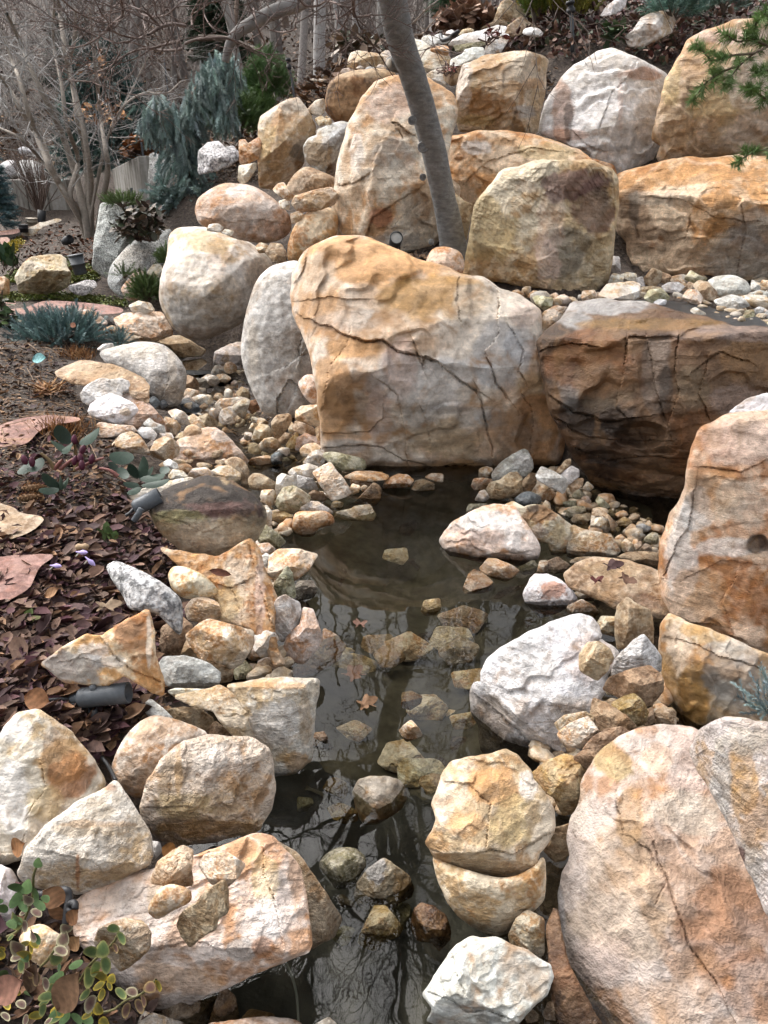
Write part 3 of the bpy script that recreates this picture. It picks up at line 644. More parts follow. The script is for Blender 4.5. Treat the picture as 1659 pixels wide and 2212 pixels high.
D;z1.05;grey;42;;@terr;1288 312 1400 273 1480 288 1533 345 1430 378 1330 353
D;z1.05;pale;42;;@terr;1463 287 1530 273 1640 278 1700 340 1560 358
D;z1.08;grey;30;;@terr;1538 252 1550 168 1608 220 1590 248
D;z1.08;tan;30;;@terr;1603 202 1620 173 1700 178 1700 243
D;z1.02;olive;30;;@terr;1473 442 1510 378 1560 373 1573 452 1510 463
D;z1.03;grey;35;;@terr;1553 377 1600 353 1643 370 1620 403 1570 403
D;z1.0;olive;35;;@terr;1558 482 1590 448 1700 438 1700 522 1600 513
D;z1.02;grey;35;;@terr;1613 422 1659 378 1700 380 1700 443
D;z1.04;pale;45;;@terr;1128 377 1160 358 1233 400 1220 423 1160 403
D;z1.06;tan;30;;@terr;385 292 395 248 470 241 492 270 487 308 395 313
D;z1.02;olive;30;;@terr;53 292 80 278 188 295 182 352 140 383 80 333
D;z1.1;brown;30;;@terr;923 182 935 118 990 138 1003 180 960 193
D;z1.07;sand;35;;@terr;1073 242 1120 183 1153 200 1130 238
D;z1.08;grey;35;;@terr;758 162 800 148 817 212 780 218
D;z1.05;sand;40;;@terr;1280 250 1310 240 1330 300 1295 315
D;z1.06;grey;40;;@terr;1530 265 1600 240 1680 262 1640 290
D;y5.1;tan;28;;tan rock filling the gap between the central boulder and the overhanging boulder;75 505 130 388 210 348 293 358 283 422 253 485 140 570 80 575
A;z.2;pale;28;;@stream;318 287 400 228 470 206 540 228 568 290 540 333 440 343 358 333
A;z.1;tan;25;;@stream;328 402 340 348 490 348 548 318 548 372 490 413 400 443 338 438
A;z.12;pale;38;;@stream;393 545 400 450 520 388 600 368 660 368 660 553 500 560
A;z.1;tan;30;;@stream;468 602 500 543 540 538 583 570 583 612 530 635 473 633
A;z.1;pale;30;;@stream;365 632 400 568 440 558 473 590 468 642 400 663
A;z.1;tan;35;;@stream;413 652 480 638 538 675 510 708 428 703
A;z.08;pale;35;;@stream;278 682 340 643 420 663 438 710 400 748 338 733
A;z.06;dark;35;wet=.3;@stream;238 672 330 698 353 750 300 783 253 722
A;z.08;brown;30;wet=.3;@stream;143 722 160 648 230 678 258 720 258 783 158 773
A;z.06;pale;35;;@stream;538 717 570 695 598 720 570 743
A;z.06;pale;8;rnd=1;slim upright pale stone standing in the stream;483 863 486 780 515 763 550 790 547 855
A;z.06;sand;30;;@stream;583 802 630 748 690 788 703 853 600 823
A;z.05;sand;40;;@stream;548 832 570 808 650 828 693 863 620 853
A;z.06;pink;35;;@stream;128 822 160 763 260 788 303 820 220 843 188 863
A;z.06;pale;38;;@stream;188 852 290 813 360 848 393 892 330 903 250 908
A;z.06;sand;30;;@stream;383 852 410 808 450 808 473 852 420 873
A;z.03;blue;30;wet=.5;dark blue-grey wet stone at the stream edge;103 902 125 858 180 848 203 880 263 910 263 963 150 968 108 942
A;z.05;brown;30;;@stream;268 922 310 888 343 920 300 953
A;z.05;pink;40;;@stream;403 902 440 858 560 848 620 838 693 860 600 923 540 933 418 953
A;z.05;pale;28;;@stream;548 922 640 858 703 863 672 960 652 1023 598 1003
A;z.06;wet;25;;red-brown angular stone against the foot of the grey slab boulder;678 932 700 878 750 860 788 890 778 942 720 983
A;z.04;pale;28;;@stream;438 1002 460 948 530 923 593 928 593 1012 560 1063 480 1078 443 1052
A;z.05;pale;28;;@stream;348 982 370 933 438 948 443 1002 400 1033
A;z.04;sand;28;;@stream;573 1042 590 998 628 1030 610 1063
A;z.08;sand;30;;@stream;238 1022 330 983 400 1038 433 1072 380 1093 298 1083
A;z.2;pale;38;;@stream;-5 962 60 943 130 968 193 1040 203 1073 120 1073 60 1043
A;z.18;tan;30;;@stream;168 1012 210 988 270 1028 323 1110 333 1183 270 1173 198 1083
A;z.22;sand;30;rnd=1;rounded sandy stone lying on the pink flat rock by the stream;123 1152 160 1088 230 1078 300 1138 323 1192 280 1228 200 1213 138 1183
A;z.06;tan;28;;@foot;763 1062 780 1018 830 1033 863 1067 800 1088
A;z.05;tan;28;;@foot;688 1132 720 1063 768 1070 752 1143
A;z.03;gold;28;;@foot;718 1202 750 1108 790 1073 860 1088 893 1138 893 1183 830 1213 790 1233 738 1223
A;z.03;pale;28;;@foot;653 1192 660 1143 712 1148 722 1192 680 1213
A;z.1;sand;22;;@foot;888 1062 930 998 1040 983 1063 1020 1042 1082 970 1173 928 1203 898 1142
A;z.1;tan;25;;@foot;1028 1082 1060 1048 1093 1130 1050 1163
A;z.12;sand;25;;@foot;1068 1092 1100 1043 1200 1078 1253 1108 1258 1168 1180 1163 1088 1133
A;z.04;sand;30;;@foot;943 1192 1000 1148 1040 1153 1063 1190 1000 1243 958 1233
A;z.03;ochre;25;;@foot;1013 1252 1060 1188 1110 1143 1123 1190 1098 1293 1038 1288
A;z.2;tan;25;;larger tan stone topping the heap at the foot of the grey slab boulder;1098 962 1150 918 1300 908 1340 958 1340 1083 1270 1093 1180 1053 1098 1033
A;z.12;sand;20;;@foot;1263 1112 1320 1083 1340 1213 1288 1208
A;z.05;pink;32;;@foot;1098 1292 1110 1198 1180 1153 1290 1188 1340 1243 1300 1263 1200 1253 1128 1303
A;z.03;gold;35;;@foot;1133 1292 1180 1248 1260 1236 1313 1265 1292 1312 1190 1358 1148 1343
A;z.0;tan;32;;@foot;778 1252 830 1198 900 1188 973 1240 942 1292 880 1323 798 1293
A;z.0;pale;32;;@foot;938 1302 980 1273 1040 1283 1048 1342 978 1358
A;z-.01;tan;35;wet=.3;@foot;688 1397 720 1368 860 1343 893 1370 882 1423 800 1433 698 1423
A;z-.01;blue;25;wet=.3;@foot;883 1352 930 1313 978 1328 978 1403 898 1423
A;z.08;pale;30;;@foot;1163 1402 1230 1318 1290 1293 1338 1298 1348 1392 1310 1438 1240 1403 1178 1418
A;z.08;pink;48;id=flatp;flat orange-pink rock on the left bank of the stream;48 1362 80 1218 150 1178 320 1103 400 1108 470 1148 543 1220 623 1310 683 1390 640 1425 540 1355 420 1405 300 1475 150 1470 58 1453
A;z.08;sand;25;rnd=1;@bank;478 1402 530 1363 600 1358 663 1410 693 1480 693 1593 640 1603 600 1483 538 1453
A;z.12;gold;38;;@bank;363 1482 440 1438 520 1433 613 1490 623 1543 540 1578 438 1523
A;z.2;pale;40;;@bank;168 1512 210 1458 320 1448 393 1500 300 1533 178 1538
A;z.25;pale;40;;@bank;-5 1522 40 1463 120 1478 168 1530 60 1573
L;z.45;white;42;rough=1.2;lumpy white rock beside the tan slab left of the stream;697 652 730 598 800 548 880 516 960 528 1040 518 1110 543 1128 602 1053 632 1053 683 960 668 870 695 800 705 770 745 718 713
L;z.38;white;40;id=wl2,rough=1.2;white angular rock below the lumpy white rock left of the stream;763 802 790 738 880 678 960 650 1040 678 1160 738 1193 790 1130 863 1030 913 930 883 850 853 778 828
L;z.25;pink;38;;pink and white rock right of the white angular rock on the stream bank;1050 670 1110 648 1220 688 1300 748 1400 858 1443 973 1330 965 1240 895 1190 945 1075 903 1160 833 1183 780
L;z.45;sand;66;id=tslab,thick=.5;flat tan slab half buried in soil left of the grey boulder;478 462 540 428 700 363 800 368 960 398 1100 448 1240 518 1283 580 1285 725 1200 700 1130 660 1120 590 960 560 850 550 750 575 620 553 498 493
L;z.12;grey;38;id=gb,rnd=1;rounded pale grey boulder on the left bank of the stream;858 292 960 258 1090 228 1230 203 1400 223 1500 298 1593 420 1608 520 1573 683 1533 743 1440 775 1370 693 1290 643 1260 530 1160 470 1010 412 918 373
L;z.5;white;40;;small white stone beside the blue juniper;843 262 890 223 970 213 988 250 900 288
L;z.28;tan;35;;@bank;968 1092 1050 998 1130 973 1200 1008 1263 1088 1303 1173 1150 1153 1048 1113
L;z.28;white;35;;@bank;1188 972 1220 938 1300 943 1358 1000 1330 1043 1238 1023
L;z.22;gold;32;;rounded cream stone in front of the flat orange-pink rock;1298 1142 1340 1058 1420 1018 1500 1043 1548 1108 1543 1183 1430 1223 1318 1183
L;z.25;white;35;;@bank;1413 1242 1460 1213 1530 1253 1538 1288 1438 1293
L;z.2;tan;32;;@bank;1403 902 1430 848 1520 878 1563 930 1510 1013 1438 963
L;z.33;pink;50;;@bank;798 932 870 898 1000 918 1150 928 1183 972 980 1013 878 1023
L;z.15;blue;30;;@stream;1288 692 1330 668 1383 720 1340 783
L;z.14;blue;30;;@stream;1378 722 1420 698 1458 750 1400 773
L;z.3;grey;35;;@bank;1240 905 1290 860 1340 900 1420 930 1430 985 1340 975 1270 930
L;z.22;pale;35;;@bank;1380 985 1480 990 1500 1030 1420 1040
L;z.2;gold;30;;@bank;1500 1040 1560 985 1620 990 1659 1040 1600 1060
L;z.22;pale;35;;@bank;1270 1090 1310 1050 1345 1065 1330 1110 1290 1125
L;z.3;pale;45;;long pale slab behind the dark mossy boulder;1108 1532 1250 1468 1450 1408 1659 1368 1710 1450 1500 1465 1350 1515 1180 1593
F;y3.02;sand;34;id=darkb,rnd=1;dark brown mossy boulder balanced on the left bank of the pond;323 1095 335 1070 390 1045 450 1028 490 1035 540 1065 572 1095 572 1132 547 1172 512 1202 475 1217 430 1207 385 1182 340 1142
5;z.12;orange;48;id=tanslab;long tan slab sloping down under the dark mossy boulder;700 262 780 280 940 300 1080 225 1112 258 1152 380 1195 480 1180 620 1200 700 1230 760 1190 770 1150 680 1080 608 960 575 940 490 900 440 830 380 780 340 705 275
5;z.33;tan;35;rnd=1;tan stone on the sloping slab next to the leaf litter;726 380 745 343 800 343 880 378 948 450 912 478 800 478 748 442
5;z.26;gold;32;;@bank;798 522 830 483 880 471 943 498 958 562 880 583 813 568
5;z.22;tan;35;;large tan fan-shaped rock in the middle of the left pond bank;803 642 850 598 900 570 980 588 1092 622 1098 672 1042 762 1000 783 930 745 880 755 838 703
5;z.14;pale;32;;@bank;1088 642 1110 605 1180 618 1203 650 1162 723 1130 733 1098 703
5;z.2;grey;40;;grey layered rock below the fan-shaped rock on the left bank;678 772 710 733 800 728 900 758 953 800 943 853 850 873 738 863 698 833
5;z.15;sand;35;;@bank;888 762 940 733 1008 768 1003 833 950 843
5;z.05;olive;30;;@bank;1008 792 1060 748 1088 780 1073 823 1018 828
5;z.04;sand;30;;@bank;1098 772 1150 738 1198 768 1183 813 1118 813
5;z.03;pale;35;;@bank;1185 815 1200 785 1262 790 1268 822
5;z.14;grey;25;id=gst;grey flat stone standing against the sloping tan slab;1163 532 1200 478 1230 463 1292 498 1311 572 1292 612 1220 663 1193 653 1178 592
5;z.05;pink;32;;pinkish block at the water's edge on the left bank;1228 692 1240 640 1300 588 1310 518 1352 528 1393 650 1373 692 1312 758 1248 753
5;z-.1;orange;55;wet=.5,thick=.5;submerged orange slab below the pinkish block on the left bank;1258 792 1310 748 1390 678 1400 608 1452 638 1493 680 1463 743 1380 793 1288 813
5;z.06;tan;50;;triangular tan slab reaching over the water on the left bank;1158 372 1165 298 1200 268 1280 266 1373 290 1332 353 1282 398 1198 403
5;z.05;olive;20;;mossy pointed stone in front of the triangular tan slab;1173 462 1190 408 1240 338 1263 370 1278 473 1208 493
5;z0;dark;30;wet=.3;@bank;1268 442 1290 403 1350 403 1373 440 1352 473 1288 488
5;z.06;olive;32;;@bank;1103 212 1110 168 1140 158 1200 198 1233 235 1200 263 1128 243
5;z.08;pink;32;;@bank;1108 245 1160 240 1190 265 1150 285 1115 275
5;z.05;grey;32;;@bank;1125 300 1150 285 1182 300 1170 345 1140 345
5;z.42;granite;45;id=gran,rnd=1,rough=1.2;speckled grey rock edged with purple leaves on the left bank;458 342 500 316 560 343 640 378 720 428 778 480 788 542 783 640 740 600 690 545 640 530 560 525 540 472 498 412
5;y2.02;orange;30;id=tri,rough=1.1;triangular grey and rust rock behind the nearest spotlight;178 762 280 688 370 638 440 643 540 578 640 528 662 620 668 720 703 830 703 893 660 885 600 845 540 805 460 853 280 838 238 803
5;z.2;brown;20;;@bank;690 690 700 600 740 585 790 558 833 600 803 650 773 722 718 735
5;z.1;sand;25;;@bank;770 720 805 655 830 660 840 710 870 750 800 730
F;y2.05;pale;22;id=blk,fac=.6;pale square-edged block at the left edge of the pond;490 1480 560 1468 640 1465 689 1468 682 1520 674 1600 670 1642 640 1668 590 1674 560 1604 530 1544 508 1504
5;z.12;gold;40;;pale wedge leaning on the square-edged block;753 902 870 878 950 856 1022 888 1063 960 1103 1040 1158 1144 1070 1118 980 1045 920 962 830 943
5;z.15;sand;35;;@bank;713 962 790 948 870 958 922 998 928 1043 850 1053 748 1013
5;z.12;brown;30;;@bank;888 1062 930 1008 983 1050 995 1098 918 1085
5;z.22;grey;38;;@bank;613 932 650 913 720 968 748 1000 720 1023 638 983
5;z.25;pale;40;;@bank;725 880 760 868 890 872 880 890 760 905
F;y1.42;pale;46;id=lwo;white and ochre boulder at the left edge behind the pale wedge;0 1590 40 1540 80 1535 150 1580 200 1640 224 1690 207 1742 150 1773 90 1823 40 1853 0 1868 -80 1865 -80 1600
F;y1.27;white;40;;white rock cut by the lower left edge of the view;-80 1890 0 1868 27 1880 47 1930 22 1992 0 2013 -80 2013
7;y1.34;pale;46;id=pwed,rough=1.1;pale wedge-shaped rock in the lower left above the ivy;78 532 110 428 180 348 320 238 440 178 500 138 540 188 590 258 642 350 658 440 643 492 540 543 420 593 330 624 270 594 170 594 98 563
7;y1.5;white;40;;@slabtop;648 392 690 398 698 440 652 484
F;y1.56;gold;38;id=ylw,rough=1.2;rounded yellowish boulder at the left edge of the pool;303 1745 320 1690 350 1640 400 1600 450 1590 540 1595 582 1620 590 1700 582 1752 557 1792 480 1812 400 1824 343 1812 313 1776
F;y1.78;pink;42;rnd=1,rough=1.2;pinkish rock behind the rounded yellowish boulder;238 1668 260 1610 290 1570 330 1545 380 1555 455 1585 420 1610 370 1645 335 1700 300 1725 258 1703
F;y1.14;pink;60;id=fslab,thick=.45;broad pinkish slab overhanging the dark pool at the lower left;163 1950 200 1920 330 1880 400 1860 480 1830 560 1805 592 1810 645 1870 664 1960 668 2047 600 2083 540 2103 480 2133 400 2173 330 2188 250 2123 198 2063 163 2013
F;y1.4;sand;42;;brown rock at the pool edge behind the broad front slab;588 1812 640 1840 690 1910 737 1985 722 2022 672 2050 640 2030 640 1960 630 1900
7;z.43;sand;40;thick=1.25;@slabtop;648 572 680 488 740 438 790 413 832 430 827 510 832 582 760 593
7;z.43;pink;38;thick=1.25;@slabtop;858 492 890 448 980 443 1058 490 1032 543 980 593 908 573
7;z.42;tan;40;rnd=1,thick=1.25;@slabtop;633 692 690 598 740 578 822 600 828 652 740 693 678 733
7;z.39;sand;34;thick=1.25;pointed brown stone on the broad front slab;768 762 775 720 800 690 850 660 880 618 930 585 967 563 985 600 983 640 985 700 940 730 930 773 880 800 820 849 788 803
7;z.39;gold;42;thick=1.25;cream octagonal stone on the left end of the broad front slab;408 832 430 768 540 725 620 743 653 790 643 862 560 933 520 954 478 903
7;z.3;tan;40;rnd=1;rounded stone half covered by ivy in the lower left;78 822 120 768 180 750 240 788 303 830 293 902 240 943 150 923
7;z-.06;sand;40;dim=.8;@front;690 1105 780 1078 900 1038 943 1070 922 1130 865 1183 880 1240 700 1240
7;z-.06;brown;35;wet=.4;@front;908 1162 960 1018 1013 1060 1033 1152 1003 1240 928 1240
7;z.0;pale;45;;@front;595 1180 620 1128 700 1148 800 1181 830 1250 600 1250
7;z-.05;brown;40;;@front;1035 1172 1080 1118 1183 1140 1190 1200 1050 1210
7;z0;pink;45;;@front;895 1185 1050 1163 1150 1153 1260 1163 1303 1183 1303 1260 900 1260
7;z0;pale;40;;@front;1367 1183 1420 1153 1453 1183 1453 1250 1367 1250
8;z-.02;sand;35;;@front;690 1130 710 1090 780 1075 820 1120 830 1190 700 1190
8;z-.02;brown;35;;@front;580 1175 640 1120 665 1140 660 1190 590 1195
G;z-.07;tan;36;id=pm;faceted grey-tan rock rising from the near end of the pond;457 1332 510 1228 600 1203 760 1203 870 1238 908 1300 918 1392 882 1463 780 1543 660 1604 560 1614 508 1543 478 1432
G;z-.06;ochre;40;wet=.3;@pond;198 1302 240 1228 310 1208 390 1248 413 1322 382 1393 298 1353
G;z-.06;ochre;40;wet=.2;@pond;238 1472 330 1428 400 1448 493 1500 493 1583 380 1603 288 1563
G;z-.08;olive;45;wet=.4;@pond;-20 1380 100 1388 113 1430 60 1493 -20 1503
G;z-.02;tan;30;;@pond;858 802 900 758 960 713 1030 788 1058 847 918 898
G;z-.14;orange;40;wet=.5;@pond;878 592 885 478 960 463 1053 510 1043 562 950 623
G;z-.05;brown;30;wet=.4;@pond;85 880 130 825 210 815 250 900 285 960 180 965 110 930
6;z-.03;ochre;30;;@pond;160 535 175 488 240 480 245 520 225 548 180 552
H;z-.05;olive;36;rnd=1,wet=.7;rounded dark olive wet stone in the dark pool;-5 342 60 258 150 198 310 198 393 268 408 342 373 432 330 513 240 533 150 548 98 473
H;z-.06;sand;34;wet=.6,dim=.75,id=dks;pointed dark wet rock in the dark pool;308 602 340 498 420 388 560 283 650 348 780 438 818 540 793 613 640 703 520 763 430 763 338 683
H;z-.06;ochre;38;wet=.2;angular ochre rock in the dark pool;338 1012 380 898 480 698 570 698 660 798 723 888 693 953 560 1013 480 1084 390 1053
H;z-.08;wet;34;wet=.3;red-brown rock in the dark pool left of the stacked rocks;798 852 830 718 890 673 1000 708 1090 778 1138 898 1133 983 1040 1084 980 1013 850 993 818 923
H;z-.05;dark;40;wet=.4;@pond;148 622 200 598 300 668 318 713 198 703
H;z-.12;olive;45;wet=.5;@pond;618 742 700 668 780 688 808 760 793 862 730 903 678 843
H;z-.14;olive;45;wet=.5;@pond;88 1032 200 868 313 898 252 1023 148 1078
B;z-.02;orange;32;rnd=1;peach-coloured stone at the left edge of the pond water;423 662 440 558 480 533 620 533 700 528 770 568 781 632 720 653 640 663 600 743 500 743 438 703
B;z.05;olive;30;;pale green-tinged rock at the upper left of the pond;278 472 290 418 340 328 430 308 500 348 573 400 563 443 490 483 450 553 380 543 308 513
B;z.12;pale;28;;@pondhead;278 342 290 238 330 203 400 228 450 213 458 292 430 330 350 335 288 405
B;z.1;grey;32;;@pondhead;453 292 460 218 540 238 600 248 643 343 540 333 478 323
B;z.15;pale;38;;@pondhead;388 192 420 158 560 118 643 148 622 183 602 243 480 205 398 223
B;z.06;pink;40;fac=.6;tilted pinkish block at the head of the pond;598 192 660 148 745 108 790 168 852 240 938 370 870 403 765 438 698 352 638 252
B;z.08;olive;32;rnd=1;log-shaped stone at the foot of the central boulder;688 30 760 15 900 48 1040 78 1058 142 1030 173 850 183 760 123 698 63
B;z.05;orange;50;;flat orange stone at the foot of the central boulder;868 232 960 188 1050 183 1180 193 1253 225 1230 253 1100 268 950 253
B;z.0;orange;40;wet=.3;@pondhead;918 262 1080 263 1103 302 1000 313 928 293
B;z-.05;brown;30;wet=.2;brown wedge-shaped stone rising from the water at the pond head;958 452 1040 368 1120 283 1170 308 1188 350 1173 432 1120 483
B;z.0;orange;30;wet=.3;@pondhead;1198 332 1230 258 1330 208 1420 218 1468 260 1430 313 1330 323
B;z-.01;sand;35;wet=.2;@pondhead;1448 332 1480 268 1550 253 1643 290 1643 343 1500 353
B;z.02;tan;35;;@pondhead;1568 232 1620 203 1720 208 1720 273 1620 263
B;z-.03;gold;40;id=ys;flat yellowish stone barely above the water at the pond head;788 572 800 538 930 508 960 488 1090 473 1113 520 1143 560 1120 603 900 603
B;z.03;pale;42;;@pondhead;468 512 540 443 640 448 720 498 773 540 700 548 640 533 540 533
B;z.08;tan;28;;@pondhead;143 402 160 348 260 343 278 390 262 442 230 493 168 443
B;z.05;pale;28;;@bank;128 492 200 478 243 540 233 653 178 643 190 563
B;z0;ochre;30;wet=.3;@pondhead;243 602 260 538 340 528 423 570 423 623 340 643
B;z-.02;ochre;30;wet=.4;@pondhead;748 502 780 438 863 458 842 513
B;z.12;sand;30;rnd=1;@bank;38 252 80 203 150 208 240 258 288 300 262 348 150 343 58 333
B;z.02;brown;35;wet=.3;@pondhead;558 382 600 348 680 368 723 410 680 443 588 413
B;z.03;tan;30;;@pondhead;918 332 940 293 1003 310 992 363 928 388
B;z.02;tan;30;;@pondhead;998 332 1040 303 1078 320 1042 358
N;y9.4;granite;15;id=g1,fac=.5,rough=.9;tall speckled granite slab standing by the leafy shrub;918 762 925 560 960 400 980 230 1000 168 1040 153 1240 188 1300 220 1330 300 1330 430 1300 520 1200 640 1130 740 1090 820 1050 883 980 843 928 793
N;y8.95;granite;35;id=g2,rnd=1;leaning grey granite boulder left of the big pale boulder;1063 902 1090 798 1130 728 1250 588 1400 478 1600 398 1690 420 1690 620 1640 760 1560 800 1450 860 1330 880 1230 980 1210 1030 1230 1085 1150 1045 1078 963
N;y8.6;pink;30;;pinkish rock in front of the leaning granite boulder;1193 1002 1240 928 1310 848 1400 828 1450 878 1503 920 1430 1020 1370 1100 1290 1118 1238 1083
N;y8.65;pale;28;;small cream rock beside the green juniper;1448 832 1510 758 1560 753 1613 800 1560 883 1510 903
N;y8.9;gold;22;id=por,rough=1.5;pitted cream rock by the path light;153 882 200 788 300 688 450 668 590 663 640 698 660 788 693 850 672 972 560 1013 470 1043 350 1033 198 1033 178 962
N;z.58;granite;45;;small flat grey stone in the green ground cover;678 972 740 953 850 913 920 918 953 955 900 1023 820 1058 738 1043 688 1003
N;z.58;orange;25;;orange and white rock at the far left edge;-60 892 40 878 87 910 93 1042 40 1048 -60 1035
N;z.5;pink;55;;white-pink rocky ledge behind the blue juniper;495 1252 600 1228 680 1258 720 1218 850 1203 920 1213 970 1258 1053 1320 1033 1403 960 1393 800 1353 600 1323
N;z.48;pink;60;;flat pale pink stone left of the blue juniper;155 1302 450 1278 503 1290 480 1343 350 1383 178 1403
N;z.45;brown;35;;small brown stone right of the blue juniper;1013 1422 1030 1388 1100 1358 1203 1390 1130 1443 1040 1478
N;z.5;white;20;;@back;1083 1302 1105 1268 1138 1310 1132 1343
3;z.42;pink;52;;pink and white slab at the left foot of the big pale boulder;493 322 540 303 640 293 700 298 742 370 742 395 650 405 560 385 508 353
3;z.3;tan;45;;layered tan rock below the pink and white slab;498 402 520 368 600 383 742 393 665 423 560 438 518 433
3;z.6;pale;28;;cream stone perched on the pink and white slab;558 267 600 248 650 258 668 287 600 310 573 292
3;z.15;sand;48;;rough brown rock at the head of the stream;663 417 720 398 790 398 852 440 888 460 872 483 780 488 758 473 738 442
3;z.2;olive;35;;@stream;808 407 850 398 873 430 830 433
3;z.25;tan;30;;@stream;743 395 755 370 778 385 776 400
3;z.25;sand;25;;@stream;1008 362 1030 340 1055 348 1055 392 1013 392
3;z.2;grey;25;;@stream;990 400 1010 392 1030 410 1010 428 992 425
3;z.2;white;25;;@stream;1025 400 1050 395 1050 425 1028 428
E;y9.3;pale;25;;cream rock left of the stump of stones behind the trunk;240 350 260 335 350 360 430 420 560 470 590 520 560 580 470 620 340 620 300 520
E;y9.0;pale;25;;cream rock behind the square block right of the trunk;350 680 420 620 520 590 560 620 540 700 540 810 480 790 390 780
E;y8.8;sand;25;;small sandy stone low between trunk and square block;375 770 440 715 480 730 492 785 430 790
E;y8.3;pale;18;;cream rock directly right of the trunk below the square block;385 785 450 770 560 820 620 880 640 930 640 1000 400 1000
E;y9.6;white;30;;round white rock on the crest right of the trunk;330 370 350 320 400 303 460 330 480 365 440 390 380 400
E;y9.7;white;30;;@crest;430 330 480 295 530 310 590 330 560 370 490 380
E;y9.9;white;30;;@crest;540 305 560 270 600 258 620 280 600 310
E;y9.3;orange;30;;orange wedge under the long white slab on the crest;415 440 430 405 500 395 560 400 575 440 560 478 480 462
E;y9.35;white;42;;long flat white slab on the crest;570 385 610 345 700 300 860 265 1000 222 1070 235 1050 280 960 310 920 345 780 380 640 395
E;y9.3;olive;15;dim=.8;@crest;615 395 700 385 800 370 900 350 880 385 800 410 640 445
E;y9.0;white;30;;white jagged rock behind the square block;590 520 690 470 720 430 800 410 870 415 870 500 780 520 700 545 680 600 590 620
E;y9.1;white;30;;cream pointed rock on the crest beside the leafy bank;860 500 900 400 950 330 1040 290 1090 300 1085 340 1050 400 1000 480 940 510
E;y8.7;brown;25;;brown rock in the gap left of the square block;520 610 560 560 640 590 690 560 680 640 650 720 600 740 540 700
E;y10.2;sand;18;id=pk;pointed tan rock at the top of the slope beside the golden shrub;840 250 960 190 1000 80 1030 20 1070 -5 1130 20 1200 80 1230 150 1180 170 1120 210 1060 230 960 220
E;y9.9;sand;28;;brown slab below the pointed tan rock on the crest;1040 280 1100 210 1200 145 1260 190 1320 230 1300 260 1200 290 1130 320 1080 305
E;y9.7;white;30;rnd=1;white stone in the brown leaves below the golden shrub;1210 290 1230 250 1290 238 1350 250 1385 290 1360 320 1280 310
E;y9.9;tan;30;;@crest;660 300 690 260 750 245 790 260 760 290 700 305
2;y9.0;pale;25;id=tr2;cream boulder among shrubs near the top right;1040 160 1080 130 1110 80 1160 55 1230 45 1260 80 1240 140 1180 170 1120 200 1060 200
2;y9.9;white;25;;white rock above the leafy slope at the top right;935 70 960 30 1000 0 1050 -20 1040 30 1000 60
J;y19.5;granite;20;rnd=1;round pale granite boulder on top of the concrete wall;130 1275 128 1180 150 1145 250 1150 330 1190 358 1240 355 1285
J;y19.5;granite;20;rnd=1;pale granite boulder at the left end of the concrete wall;-60 1230 10 1170 60 1145 110 1150 130 1200 132 1280 -60 1285
J;y20.5;granite;30;;flat granite rock behind the wall boulders;128 1065 160 1048 230 1065 295 1095 290 1110 200 1110 140 1095
J;y18.8;pale;20;;pale rock behind the stems of the bare shrub;370 1120 380 1075 430 1090 450 1170 420 1190 385 1185
J;y12.2;granite;15;rough=1.2;rough granite block in front of the weeping spruce;1058 1425 1065 1250 1072 1105 1100 1090 1180 1150 1230 1250 1225 1345 1150 1440 1100 1450
N;y14.5;pale;45;;long pale rock edging the far flower bed;215 500 220 440 280 405 360 370 390 350 440 345 560 310 605 318 560 340 420 380 360 430 300 500 250 515
1;y12.5;granite;20;;pale stone seen through the weeping spruce;880 560 885 480 905 470 918 500 912 560
5;z.05;sand;30;;@bank;1165 705 1195 690 1230 745 1220 785 1185 770
'''
